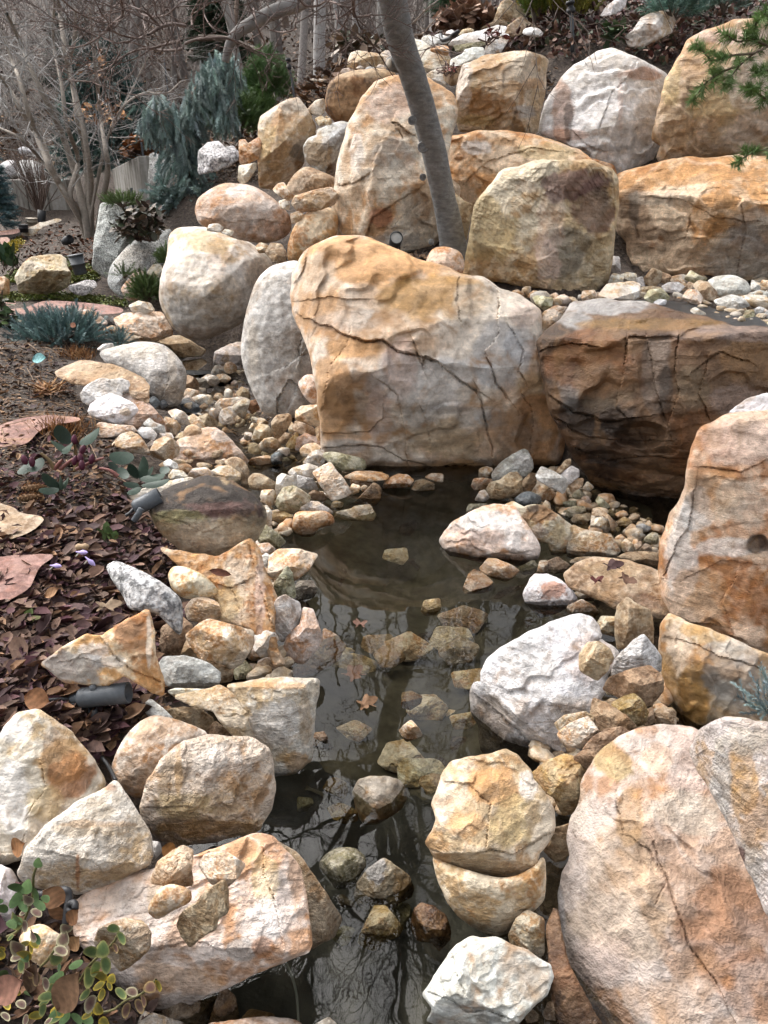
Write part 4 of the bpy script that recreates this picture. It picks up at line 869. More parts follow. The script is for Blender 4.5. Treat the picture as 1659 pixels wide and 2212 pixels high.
FEAT = {
 'block': dict(strata=[((.25, 1), 16, 2.2)], band=(.3, 1), patches=[(1150, 180, 25, 12, 'orange', .6), (1030, 260, 60, 12, 'gold', .7), (1130, 240, 40, 16, 'bluegrey', .5), (1000, 170, 20, 60, 'white', .5)]),
 'wround': dict(ridges=[(1300, 330, 1345, 190, .15, .75), (1200, 200, 1400, 150, .3, .05)], patches=[(1215, 240, 22, 80, 'rust', .55), (1240, 290, 60, 14, 'rust', .5), (1228, 262, 10, 45, 'dark', .6), (1300, 320, 60, 8, 'dark', .45), (1380, 160, 55, 14, 'rust', .6), (1340, 215, 6, 70, 'pink', .5), (1350, 300, 40, 20, 'grey', .4)],
               cracks=[(3, 3, [(1240, 230), (1235, 280), (1265, 310), (1300, 325)]), (2.5, 2.5, [(1288, 300), (1320, 200), (1345, 175)])]),
 'trblock': dict(ridges=[(1440, 260, 1660, 230, .1, .35)], strata=[((.3, 1), 40, 3)], patches=[(1500, 140, 50, 40, 'orange', .45), (1600, 80, 90, 18, 'pink', .7), (1550, 230, 60, 60, 'gold', .5), (1450, 190, 25, 50, 'gold', .6), (1620, 180, 60, 60, 'pale', .6)]),
 'mid': dict(cracks=[(3, 3, [(1000, 400), (1050, 350), (1150, 320), (1240, 330)]), (2.5, 2.5, [(960, 380), (985, 420), (1000, 440)])], band=(.1, 1), patches=[(1030, 320, 30, 16, 'white', .7), (1110, 305, 50, 12, 'orange', .6), (1180, 330, 60, 20, 'gold', .6)]),
 'tex': dict(ridges=[(1000, 470, 1080, 375, 1.6, .1), (1000, 600, 1310, 616, .05, 1.5), (1100, 350, 1330, 362, 1.0, .05)], strata=[((-.75, 1), 10, 1.5, 3.2), ((1, .35), 12, 1.3, 3.5), ((.1, 1), 40, 2.5)], band=(.9, .3),
             patches=[(1235, 395, 75, 35, 'purple', .85), (1285, 440, 45, 60, 'purple', .7), (1225, 540, 55, 50, 'black', .55), (1180, 560, 30, 50, 'pink', .6), (1060, 500, 70, 80, 'gold', .7), (1190, 470, 30, 60, 'pink', .4), (1150, 620, 120, 14, 'sand' if False else 'tan', .7), (1130, 400, 40, 20, 'pale', .5)]),
 'orb': dict(ridges=[(1330, 415, 1700, 440, 1.1, .12)], strata=[((.05, 1), 30, 2.5)], cracks=[(3, 4, [(1600, 430), (1610, 500), (1590, 600)]), (2.5, 3, [(1480, 395), (1500, 440), (1480, 520)]), (2.5, 3, [(1400, 425), (1470, 430), (1550, 470), (1640, 480)])],
             patches=[(1370, 480, 40, 70, 'brown', .7), (1370, 460, 16, 40, 'dark', .6), (1450, 540, 70, 50, 'brown', .4), (1600, 555, 90, 60, 'grey', .55), (1640, 500, 60, 60, 'grey', .4), (1500, 380, 120, 20, 'orange', .7), (1420, 430, 60, 16, 'pale', .4)]),
 'tall': dict(ridges=[(800, 520, 830, 200, .5, .15), (720, 300, 1000, 330, .25, .05)], cracks=[(3.5, 6, [(870, 300), (850, 270), (845, 262), (885, 285)]), (4, 7, [(790, 520), (805, 470), (850, 440), (880, 420)]), (3, 5, [(730, 400), (770, 395), (800, 370)]), (3, 4, [(905, 440), (860, 480), (810, 510)])],
              patches=[(820, 470, 26, 24, 'red', .8), (850, 220, 60, 45, 'pink', .6), (850, 330, 50, 30, 'grey', .5), (900, 450, 30, 50, 'brown', .45), (770, 320, 20, 40, 'white', .5), (840, 380, 60, 20, 'pale', .6), (855, 520, 60, 18, 'grey', .5)], dents=[(865, 290, 26, 12, 7), (850, 500, 40, 12, 5)]),
 'brn': dict(ridges=[(700, 170, 850, 150, 1.0, .05)], patches=[(780, 155, 70, 14, 'tan', .7)]),
 'ang': dict(ridges=[(565, 330, 670, 275, .35, .9), (585, 400, 640, 220, .45, .35)], dents=[(593, 350, 20, 28, 8), (620, 250, 16, 26, 5)], patches=[(640, 230, 40, 20, 'pale', .7), (600, 260, 18, 30, 'orange', .6), (640, 330, 20, 15, 'dark', .5), (655, 370, 25, 30, 'brown', .5), (575, 300, 20, 60, 'gold', .5)]),
 'gpur': dict(ridges=[(660, 320, 770, 290, .9, .5), (700, 300, 720, 400, .4, .3)], patches=[(690, 330, 35, 40, 'tan', .8), (740, 300, 40, 30, 'bluegrey', .5), (740, 370, 40, 25, 'brown', .6)]),
 'strip': dict(band=(.25, 1), strata=[((.2, 1), 14, .9)], patches=[(470, 400, 40, 8, 'tan', .6), (530, 460, 80, 30, 'grey', .35), (600, 500, 40, 15, 'pink', .6)], cracks=[(2.5, 2.5, [(440, 470), (500, 480), (560, 475), (620, 485)])]),
 'pround': dict(patches=[(440, 520, 60, 25, 'gold', .55), (470, 560, 20, 60, 'orange', .25), (450, 680, 90, 50, 'grey', .5), (380, 620, 30, 60, 'grey', .35), (560, 590, 30, 50, 'tan', .4), (460, 730, 100, 25, 'brown', .45)]),
 'gslab': dict(ridges=[(660, 580, 640, 900, .55, .1)], cracks=[(3.5, 5, [(668, 690), (650, 740), (645, 770), (660, 765), (690, 755)]), (3.5, 5, [(645, 770), (625, 790), (600, 800)]), (3.5, 6, [(600, 895), (600, 860), (625, 820), (640, 830), (635, 860), (620, 890)]), (3, 4, [(640, 830), (660, 835), (690, 850)])], patches=[(545, 760, 14, 70, 'pale', .5), (600, 830, 40, 50, 'grey', .5), (670, 830, 25, 50, 'pink', .35)]),
 'cen': dict(ridges=[(640, 690, 700, 520, .05, .05), (700, 560, 1060, 640, .65, .10), (690, 980, 1200, 985, .05, .6), (700, 600, 690, 1000, .05, .9), (1090, 640, 1120, 1000, .45, .05)],
             cracks=[(4, 11, [(668, 690), (720, 712), (790, 740), (829, 738), (860, 760), (900, 770), (945, 780), (1000, 825), (1030, 842)]), (3.5, 9, [(895, 740), (912, 790), (920, 770), (940, 778)]), (3.5, 8, [(1030, 840), (1042, 870), (1050, 920), (1065, 985)]), (3, 6, [(829, 830), (860, 850), (870, 900), (880, 985)]),
                     (4, 8, [(695, 930), (750, 938), (800, 925), (830, 905), (829, 880)]), (3, 6, [(700, 965), (770, 962), (829, 968), (870, 990), (940, 1010), (1010, 1000)]), (4, 7, [(1075, 640), (1078, 720), (1050, 760), (1070, 820), (1100, 860)]), (3, 4, [(1100, 700), (1130, 760), (1120, 800), (1140, 830)]), (3, 5, [(1130, 850), (1150, 900), (1145, 990)]), (3, 5, [(640, 650), (700, 640), (780, 645)]), (2.5, 3, [(760, 700), (740, 760), (705, 800), (700, 880)]),
                     (2.5, 4, [(905, 880), (925, 930), (930, 975)]), (2.5, 3, [(1000, 700), (985, 650), (990, 600)])],
             dents=[(880, 745, 40, 10, 4), (720, 890, 20, 50, 5), (1095, 930, 20, 70, 4)],
             patches=[(800, 570, 190, 55, 'orange', .9), (690, 640, 60, 70, 'orange', .7), (720, 860, 40, 90, 'orange', .8), (920, 640, 120, 55, 'ochre', .75), (690, 600, 45, 45, 'pale', .5), (1020, 660, 45, 40, 'pale', .6), (760, 690, 80, 30, 'grey', .4), (930, 820, 120, 60, 'white', .75), (870, 790, 40, 60, 'pink', .6), (760, 750, 60, 25, 'orange', .8), (760, 860, 60, 55, 'brown', .45), (1085, 770, 60, 75, 'bluegrey', .5), (1125, 740, 35, 40, 'bluegrey', .5),
                      (960, 905, 110, 30, 'grey', .4), (960, 950, 90, 50, 'tan', .75), (920, 885, 90, 10, 'dark', .35), (1060, 900, 40, 22, 'grey', .6), (1110, 930, 60, 60, 'brown', .55), (750, 965, 50, 20, 'grey', .6), (900, 1010, 150, 18, 'orange', .6), (1150, 830, 35, 30, 'tan', .6), (1130, 680, 35, 30, 'pink', .5), (1020, 850, 40, 20, 'pale', .6), (820, 900, 25, 60, 'pink', .6)], band=(.3, 1)),
 'cave': dict(ridges=[(1160, 745, 1720, 735, 1.5, .06), (1180, 880, 1480, 940, .04, .7), (1370, 700, 1420, 1000, .12, .10)], strata=[((.15, 1), 34, 3.0), ((1, -.15), 60, 2.4)],
              dents=[(1385, 938, 62, 30, 50), (1300, 985, 60, 14, 12), (1400, 810, 22, 60, 6), (1330, 915, 90, 12, 12)],
              cracks=[(4, 9, [(1355, 740), (1350, 800), (1330, 880), (1355, 905)]), (4, 9, [(1400, 740), (1410, 800), (1430, 880), (1440, 910)]), (4, 8, [(1468, 720), (1455, 790), (1465, 850), (1450, 900)]), (4, 9, [(1185, 850), (1240, 890), (1310, 910), (1380, 900)]), (3.5, 8, [(1195, 900), (1260, 940), (1340, 950), (1430, 950)]), (4, 8, [(1240, 965), (1310, 990), (1400, 985), (1470, 990)]), (3, 6, [(1170, 760), (1230, 740), (1290, 750)]), (3, 5, [(1500, 800), (1560, 760), (1610, 780)]), (3, 5, [(1530, 780), (1510, 850), (1530, 900)]), (3, 5, [(1300, 1030), (1380, 1050), (1450, 1060)])],
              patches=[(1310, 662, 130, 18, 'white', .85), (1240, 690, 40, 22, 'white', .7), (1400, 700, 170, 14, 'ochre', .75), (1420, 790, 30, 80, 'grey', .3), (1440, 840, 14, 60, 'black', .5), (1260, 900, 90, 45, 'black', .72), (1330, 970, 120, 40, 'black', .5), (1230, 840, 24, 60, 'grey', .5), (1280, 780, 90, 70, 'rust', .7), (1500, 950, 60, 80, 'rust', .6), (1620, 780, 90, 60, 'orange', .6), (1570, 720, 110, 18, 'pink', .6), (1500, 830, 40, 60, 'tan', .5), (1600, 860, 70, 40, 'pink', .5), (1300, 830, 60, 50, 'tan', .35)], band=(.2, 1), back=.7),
 'pil': dict(ridges=[(1500, 950, 1460, 1340, .1, .9), (1490, 930, 1720, 920, .8, .06)], cracks=[(4, 6, [(1435, 1240), (1460, 1180), (1490, 1130), (1500, 1060)]), (4, 8, [(1450, 1330), (1480, 1345), (1530, 1350)]), (3, 4, [(1590, 1240), (1560, 1300), (1590, 1380)]), (3, 4, [(1520, 1010), (1600, 1020), (1660, 990)]), (2.5, 3, [(1480, 1250), (1560, 1210), (1640, 1220)])],
             patches=[(1470, 1180, 35, 110, 'white', .65), (1500, 1110, 40, 50, 'white', .7), (1560, 1180, 70, 22, 'white', .6), (1540, 1060, 60, 60, 'orange', .45), (1640, 1175, 26, 20, 'black', .85), (1600, 960, 90, 50, 'pink', .6), (1640, 1300, 60, 70, 'rust', .5), (1520, 1280, 60, 50, 'orange', .5), (1600, 1090, 60, 50, 'pale', .5)], dents=[(1640, 1175, 24, 20, 10)]),
 'pill': dict(ridges=[(1490, 1340, 1500, 1560, .1, .8)], patches=[(1460, 1400, 30, 60, 'pale', .6), (1500, 1500, 40, 60, 'ochre', .8), (1440, 1460, 20, 60, 'ochre', .6), (1590, 1480, 70, 60, 'grey', .7), (1500, 1360, 40, 14, 'ochre', .6), (1580, 1410, 50, 30, 'grey', .6)], cracks=[(3, 4, [(1460, 1380), (1500, 1390), (1560, 1420), (1640, 1440)])]),
 'huge': dict(ridges=[(1330, 1600, 1480, 2200, .12, .4), (1230, 1750, 1700, 1650, .4, .05)], cracks=[(4, 6, [(1410, 1820), (1440, 1900), (1470, 1980), (1490, 2040), (1540, 2110), (1590, 2211)]), (3, 4, [(1330, 1720), (1345, 1800), (1400, 1830), (1450, 1920)]), (3, 4, [(1440, 1900), (1420, 1960)])], dents=[(1360, 1770, 30, 60, 6)],
              patches=[(1330, 1650, 48, 46, 'gold', .95), (1330, 1650, 40, 38, 'tan', .5), (1500, 1650, 70, 80, 'pink', .7), (1420, 1640, 60, 40, 'orange', .4), (1560, 2000, 110, 110, 'rust', .55), (1620, 2120, 80, 80, 'rust', .45), (1350, 1950, 110, 150, 'tan', .45), (1300, 2080, 70, 60, 'pink', .5), (1360, 1760, 30, 60, 'ochre', .5), (1200, 1980, 18, 90, 'bluegrey', .5), (1480, 1750, 90, 50, 'pale', .6), (1250, 1750, 20, 60, 'pale', .4)]),
 'redge': dict(ridges=[(1540, 1560, 1720, 1980, .12, 1.0)], patches=[(1600, 1680, 30, 90, 'ochre', .6), (1560, 1690, 22, 90, 'grey', .7), (1620, 1870, 26, 60, 'grey', .6), (1610, 1600, 60, 30, 'pale', .6), (1594, 1848, 16, 20, 'purple', .9), (1640, 1780, 40, 50, 'orange', .5)]),
 'wang': dict(ridges=[(925, 2120, 1150, 2215, .05, .9), (1000, 2160, 990, 2040, .5, .05)], cracks=[(4, 7, [(920, 2140), (975, 2160), (1010, 2185), (1060, 2180), (1120, 2211)]), (3, 5, [(975, 2040), (985, 2100), (1010, 2160)]), (3, 4, [(950, 2100), (960, 2150)])], patches=[(1000, 2180, 50, 14, 'grey', .5), (1060, 2200, 30, 12, 'dark', .5), (990, 2220, 60, 25, 'pale', .6)]),
 'stk': dict(ridges=[(915, 1830, 1200, 1850, .28, 1.5), (1060, 1640, 1030, 1860, .25, .2)], cracks=[(4, 6, [(930, 1832), (990, 1858), (1060, 1835), (1110, 1845), (1185, 1800)]), (3, 4, [(960, 1690), (1010, 1690), (1060, 1740), (1050, 1830)])], patches=[(1060, 1700, 60, 45, 'orange', .75), (1010, 1780, 45, 35, 'orange', .5), (1100, 1780, 45, 60, 'gold', .6), (960, 1720, 20, 60, 'pale', .6), (1070, 1875, 110, 20, 'tan', .6), (1140, 1690, 20, 30, 'white', .5)]),
 'wslab': dict(ridges=[(1030, 1455, 1190, 1610, .02, 1.5), (1140, 1350, 1330, 1400, .35, .02)], strata=[((-.7, 1), 26, 2.2)], cracks=[(4, 8, [(1025, 1500), (1060, 1525), (1110, 1570), (1190, 1640)]), (3, 6, [(1050, 1560), (1090, 1610), (1130, 1650)])], patches=[(1055, 1575, 48, 70, (.30, .22, .15), .65), (1110, 1625, 75, 34, (.27, .235, .20), .7), (1260, 1420, 70, 50, 'pink', .45), (1230, 1530, 40, 40, 'tan', .4), (1150, 1430, 70, 50, 'white', .6)]),
 'pw': dict(ridges=[(960, 1170, 1170, 1190, .25, .9), (1060, 1090, 1110, 1200, .2, .35)], patches=[(1040, 1160, 60, 25, 'pink', .6), (1050, 1125, 50, 25, 'white', .7), (1060, 1210, 100, 9, 'rust', .6), (1110, 1150, 25, 35, 'white', .5)]),
 'crest': dict(patches=[(1165, 1110, 40, 22, 'brown', .85), (1150, 1098, 14, 9, 'dark', .7), (1205, 1150, 18, 25, 'gold', .5), (1160, 1150, 26, 16, 'grey', .5)]),
 'flat': dict(ridges=[(1218, 1262, 1440, 1330, .04, .7)], patches=[(1320, 1230, 70, 16, 'tan', .5), (1380, 1300, 50, 20, 'purple', .4)]),
 'wred': dict(ridges=[(1135, 1300, 1245, 1295, .25, .9)], patches=[(1195, 1290 - 15, 34, 18, 'red', .75), (1190, 1320, 50, 9, 'ochre', .7)]),
 'stand': dict(ridges=[(1065, 1030, 1150, 985, .7, .3)], patches=[(1130, 1000, 25, 20, 'white', .6)]),
 'flatp': dict(ridges=[(370, 1000, 540, 975, .03, .75)], patches=[(440, 950, 50, 25, 'orange', .5), (480, 940, 30, 14, 'white', .5), (430, 1000, 70, 12, 'brown', .5)], strata=[((.2, 1), 10, .8)]),
 'wl2': dict(ridges=[(190, 905, 290, 885, .4, .5)], patches=[(270, 890, 14, 8, 'tan', .7)]),
 'tslab': dict(ridges=[(120, 820, 320, 850, .02, .6)], patches=[(250, 800, 90, 20, 'tan', .5)]),
 'gb': dict(patches=[(370, 800, 10, 60, 'pale', .6), (290, 760, 60, 20, 'pale', .5), (360, 850, 40, 20, 'tan', .4)], cracks=[(2.2, 2, [(360, 770), (365, 820), (350, 860)])]),
 'darkb': dict(ridges=[(320, 1110, 575, 1095, .55, .35)], patches=[(445, 1068, 170, 52, 'dark', 1.0), (490, 1100, 80, 22, 'purple', .7), (390, 1118, 60, 16, 'olive', .8), (540, 1110, 30, 30, 'dark', .5), (440, 1160, 90, 40, 'pale', .35), (510, 1150, 30, 40, 'tan', .5)], cracks=[(2.5, 3, [(330, 1110), (400, 1130), (440, 1150), (480, 1135)])]),
 'tanslab': dict(ridges=[(545, 1170, 600, 1400, 1.0, .06)], strata=[((1, -.2), 16, 1.5)], cracks=[(3, 5, [(470, 1260), (500, 1270), (530, 1255)]), (3, 5, [(540, 1180), (560, 1260), (585, 1340), (600, 1400)]), (2.5, 3, [(500, 1270), (520, 1320), (525, 1360)])], patches=[(510, 1230, 30, 40, 'pale', .5), (560, 1290, 12, 80, 'pink', .6), (500, 1300, 40, 40, 'gold', .5)]),
 'gst': dict(ridges=[(575, 1300, 640, 1330, .1, .4), (600, 1290, 610, 1370, .7, .05)]),
 'gran': dict(patches=[(330, 1340, 20, 30, 'tan', .6)]),
 'tri': dict(ridges=[(215, 1370, 330, 1490, .1, .35), (250, 1370, 320, 1320, .1, .06)], cracks=[(3, 5, [(215, 1372), (250, 1420), (290, 1450), (345, 1470)]), (2.5, 3, [(130, 1430), (180, 1420), (240, 1440)])], patches=[(160, 1440, 70, 40, 'grey', .8), (200, 1400, 40, 22, 'white', .5), (290, 1360, 45, 50, 'rust', .75), (300, 1400, 30, 30, 'brown', .5), (320, 1460, 30, 30, 'orange', .7), (240, 1430, 40, 14, 'white', .5), (322, 1390, 6, 70, 'pale', .7)]),
 'blk': dict(ridges=[(495, 1490, 690, 1484, 1.3, .05), (655, 1470, 640, 1660, .8, .05)], patches=[(600, 1480, 70, 8, 'orange', .6), (590, 1560, 60, 50, 'white', .5), (660, 1560, 14, 80, 'tan', .5), (640, 1640, 30, 20, 'ochre', .6)]),
 'lwo': dict(ridges=[(60, 1540, 120, 1800, .3, .12)], patches=[(130, 1640, 60, 50, 'ochre', .75), (160, 1680, 50, 50, 'rust', .75), (40, 1580, 40, 30, 'white', .6), (30, 1720, 40, 80, 'white', .6), (100, 1740, 40, 40, 'gold', .6), (110, 1620, 25, 50, 'brown', .5)], cracks=[(3, 4, [(90, 1650), (100, 1700), (60, 1760), (50, 1820)])]),
 'pwed': dict(ridges=[(60, 1845, 330, 1850, .12, .85), (120, 1850, 240, 1700, .12, .10)], patches=[(200, 1790, 100, 16, 'tan', .5), (210, 1780, 70, 8, 'orange', .35), (130, 1880, 60, 22, 'tan', .5), (168, 1880, 5, 40, 'rust', .7), (235, 1700, 20, 12, 'rust', .5)], cracks=[(2.5, 2.5, [(100, 1840), (150, 1850), (200, 1860), (235, 1895)])]),
 'ylw': dict(ridges=[(310, 1760, 590, 1735, .12, .8), (420, 1600, 400, 1800, .25, .15)], patches=[(370, 1680, 30, 60, 'tan', .5), (385, 1670, 10, 60, 'ochre', .5), (480, 1640, 70, 40, 'white', .35), (440, 1790, 120, 18, 'ochre', .6), (400, 1740, 70, 30, 'gold', .5)], cracks=[(2.5, 3, [(320, 1745), (380, 1742), (440, 1745)]), (2.5, 3, [(385, 1620), (370, 1680), (365, 1730)])]),
 'fslab': dict(ridges=[(170, 2010, 660, 2050, .02, .9), (570, 1810, 600, 2080, .35, .05)], strata=[((.25, 1), 15, 1.6)], cracks=[(3, 5, [(568, 1830), (575, 1900), (600, 1960), (610, 2030)]), (3, 4, [(260, 2040), (340, 2050), (420, 2030), (500, 2060)])], patches=[(300, 1950, 100, 40, 'grey', .5), (570, 1900, 26, 60, 'gold', .55), (530, 1850, 50, 35, 'orange', .4), (560, 1990, 50, 50, 'white', .5), (520, 2050, 30, 25, 'grey', .7), (570, 2045, 24, 20, 'rust', .6), (380, 2120, 110, 35, 'orange', .45), (350, 1930, 30, 60, 'tan', .4)]),
 'pm': dict(ridges=[(810, 1735, 885, 1700, .45, .25), (815, 1735, 800, 1790, .35, .4), (770, 1700, 815, 1735, .5, .1)], patches=[(840, 1700, 50, 22, 'pale', .5), (790, 1740, 14, 30, 'pale', .5), (850, 1750, 40, 25, 'tan', .6)]),
 'dks': dict(ridges=[(770, 1930, 890, 1920, .25, .4), (826, 1850, 800, 1960, .4, .35)], patches=[(810, 1880, 30, 30, 'bluegrey', .6), (870, 1910, 20, 30, 'ochre', .5)]),
 'g1': dict(ridges=[(235, 600, 300, 440, .15, .7)]),
 'g2': dict(patches=[(320, 610, 40, 20, 'grey', .6), (270, 560, 60, 30, 'pale', .4)]),
 'por': dict(dents=[(60 + 7 * k, 600 + (k * 37 % 23), 5, 3, 3.5) for k in range(13)], strata=[((.2, 1), 7, 1.2)], patches=[(90, 620, 50, 12, 'brown', .35), (75, 575, 30, 10, 'pale', .6)]),
 'ys': dict(patches=[(830, 1085, 30, 10, 'ochre', .5), (950 * 0 + 880, 1100, 30, 8, 'white', .6)]),
}
ZONE = {'terr': ('on the gravel terrace', 'stones on the gravel terrace'), 'stream': ('in the narrow stream on the left', 'stones in the narrow stream'),
        'foot': ('heaped below the grey slab boulder', 'stones heaped below the grey slab boulder'), 'pondhead': ('at the head of the pond', 'stones at the head of the pond'),
        'crev': ('in the wet hollow on the right', 'stones in the wet hollow'), 'bank': ('on the left bank between soil and water', 'stones on the left bank'),
        'slabtop': ('lying on the broad front slab', 'stones on the broad front slab'), 'pond': ('in the pond water', 'stones in the pond'), 'rbank': ('wedged by the white slab on the right bank', 'stones on the right bank'),
        'pile': ('between boulders of the upper left pile', 'stones in the upper pile'), 'crest': ('on the crest of the boulder wall', 'stones on the crest'), 'back': ('by the red path at the back left', 'stones by the path'),
        'front': ('along the bottom edge of the view', 'stones along the front edge')}
ORD = ['leftmost', 'second from left', 'third from left', 'fourth from left', 'fifth from left', 'sixth from left', 'seventh from left', 'eighth from left', 'ninth from left', 'tenth from left', 'eleventh from left', 'twelfth from left', 'thirteenth from left', 'fourteenth from left', 'fifteenth from left'] + [w_ + ' from left' for w_ in 'sixteenth seventeenth eighteenth nineteenth twentieth twenty-first twenty-second twenty-third twenty-fourth twenty-fifth twenty-sixth twenty-seventh twenty-eighth twenty-ninth thirtieth'.split()]
ROCKINFO = []
_zoned = {}
for _k, _ln in enumerate([q for q in ROCKS.strip().split('\n') if q.strip()]):
    _fr, _dp, _pal, _lean, _op, _lab, _co = _ln.split(';')
    _pts = topx(_fr, [float(v) for v in _co.split()])
    _kw = {}
    _id = None
    for _o in _op.split(','):
        if not _o: continue
        a, b = _o.split('=')
        if a == 'id': _id = b
        else: _kw[a] = float(b)
    _o, _sm, _zz = make_rock('rock', _pts, pal=_pal, lean=float(_lean), seed=_k + 1, feat=FEAT.get(_id), **{('Y' if _dp[0] == 'y' else 'z'): float(_dp[1:])}, **_kw)
    _nm = 'boulder' if _sm > .5 else ('rock' if _sm > .2 else 'stone')
    _o.name = _nm; _o.data.name = _nm
    if _lab[0] == '@':
        _zoned.setdefault((_lab[1:], PAL[_pal][4]), []).append((_pts[:, 0].mean(), _o, 'stone'))
        _o.name = 'stone'
        _o['category'] = 'stone'
    else:
        tag(_o, _lab, _nm)
    ROCKINFO.append((_o, _sm, _zz, _pts))
for (_z, _w_), _lst in _zoned.items():
    _lst.sort(key=lambda q: q[0])
    for _i2, (_x, _o, _c) in enumerate(_lst):
        ph, grp = ZONE[_z]
        if len(_lst) == 1: lb = 'the only %s small stone %s' % (_w_, ph)
        elif _i2 == len(_lst) - 1: lb = 'rightmost %s small stone %s' % (_w_, ph)
        else: lb = '%s %s small stone %s' % (ORD[_i2], _w_, ph)
        tag(_o, lb, 'stone', grp)
# ------------------------------------------------------------------ the ground sheet, bedded under the rocks
def bed_ground():
    global gZ
    W_, H_ = 332, 443
    zb = np.full((H_, W_), -1.0)
    A_ = np.vstack(FRONTS); d = A_ - CAM; zc = d @ FWD
    px = ((d @ RT) / zc * FOC + CX) / 5; py = (CY - (d @ UP) / zc * FOC) / 5
    ok = (px >= 0) & (px < W_) & (py >= 0) & (py < H_) & (zc > 0)
    np.maximum.at(zb, (py[ok].astype(int), px[ok].astype(int)), zc[ok])
    near = gP[:, 1] < 14
    for it in range(14):
        P = np.column_stack((gP, gZ)); d = P - CAM; zc = d @ FWD
        px = ((d @ RT) / np.maximum(zc, .01) * FOC + CX) / 5; py = (CY - (d @ UP) / np.maximum(zc, .01) * FOC) / 5
        ok = near & (zc > .1) & (px >= 0) & (px < W_) & (py >= 0) & (py < H_)
        b = np.full(len(gZ), -1.0); b[ok] = zb[py[ok].astype(int), px[ok].astype(int)]
        hit = (b > 0) & (zc < b + .03)
        gZ = gZ - np.where(hit, .04, 0)
    g = gZ.reshape(len(gy), len(gx))
    k = g.copy()
    k[1:-1, 1:-1] = np.minimum(g[1:-1, 1:-1], (g[1:-1, 1:-1] * 2 + g[:-2, 1:-1] + g[2:, 1:-1] + g[1:-1, :-2] + g[1:-1, 2:]) / 6)
    gZ = k.ravel()
bed_ground()
ground = mesh_obj('ground', np.column_stack((gP, gZ)), gF, SOIL)
tag(ground, kind='structure')
# ------------------------------------------------------------------ water and pond liner
def make_water():
    m, n, l, b = nmat('water')
    n.remove(b)
    out = n['Material Output']
    tr = n.new('ShaderNodeBsdfTransparent'); tr.inputs['Color'].default_value = (.64, .62, .53, 1)
    gl = n.new('ShaderNodeBsdfGlossy'); gl.inputs['Roughness'].default_value = 0.0; gl.inputs['Color'].default_value = (1, 1, 1, 1)
    fr = n.new('ShaderNodeFresnel'); fr.inputs['IOR'].default_value = 1.33
    tc = n.new('ShaderNodeTexCoord'); nz = noise(n, l, tc.outputs['Object'], 5.0, 2, .5)
    bp = n.new('ShaderNodeBump'); bp.inputs['Strength'].default_value = .02; bp.inputs['Distance'].default_value = .05
    l.new(nz.outputs['Fac'], bp.inputs['Height'])
    l.new(bp.outputs[0], gl.inputs['Normal']); l.new(bp.outputs[0], fr.inputs['Normal'])
    mx = n.new('ShaderNodeMixShader'); l.new(fr.outputs[0], mx.inputs[0]); l.new(tr.outputs[0], mx.inputs[1]); l.new(gl.outputs[0], mx.inputs[2])
    l.new(mx.outputs[0], out.inputs['Surface'])
    return m
WATER = make_water()
def flat_poly(name, pts, z, mat, kind=None):
    P = [at(fr, x, y, z=z) for fr, x, y in pts]
    return mesh_obj(name, P, [list(range(len(P)))], mat, smooth=False)
SILT = simple_mat('silt', (.06, .055, .043), .8, .45, 14, .3)
_px = samp0 = None
_bp = chaikin(np.array([(560, 1180), (700, 1040), (900, 1020), (1100, 1050), (1300, 1120), (1420, 1180), (1350, 1340), (1060, 1440), (1060, 1700), (900, 1780), (560, 1780), (640, 1480), (700, 1380), (600, 1280)], float), 1)
_v, _f, _nb = tri2d(resample(_bp, 22), 22, np.random.RandomState(3))
_P = np.array([at('F', q[0], q[1], z=-.3) for q in _v]); _P[:, 2] = np.minimum(ground_z(_P[:, 0], _P[:, 1]) + .02, -.05) + .03 * fbm(_P * 6, 3)
tag(mesh_obj('pond_bed', _P, _f, SILT), kind='structure')
w = mesh_obj('pond_water', [(-1.9, .55, 0), (1.25, .55, 0), (2.3, 2.2, 0), (2.4, 4.9, 0), (1.0, 5.5, 0), (-1.3, 5.6, 0), (-1.7, 4.5, 0), (-1.2, 3.2, 0), (-1.0, 2.0, 0)], [[0, 1, 2, 3, 4, 5, 6, 7, 8]], WATER, smooth=False)
tag(w, kind='structure')
w = flat_poly('stream_water', [('A', 120, 960), ('A', 120, 760), ('A', 260, 640), ('A', 700, 640), ('A', 760, 800), ('A', 760, 960), ('A', 420, 1060)], .055, WATER); tag(w, kind='structure')
w = flat_poly('stream_water', [('A', 60, 600), ('A', 60, 430), ('A', 330, 380), ('A', 560, 420), ('A', 640, 590), ('A', 380, 610)], .13, WATER); tag(w, kind='structure')

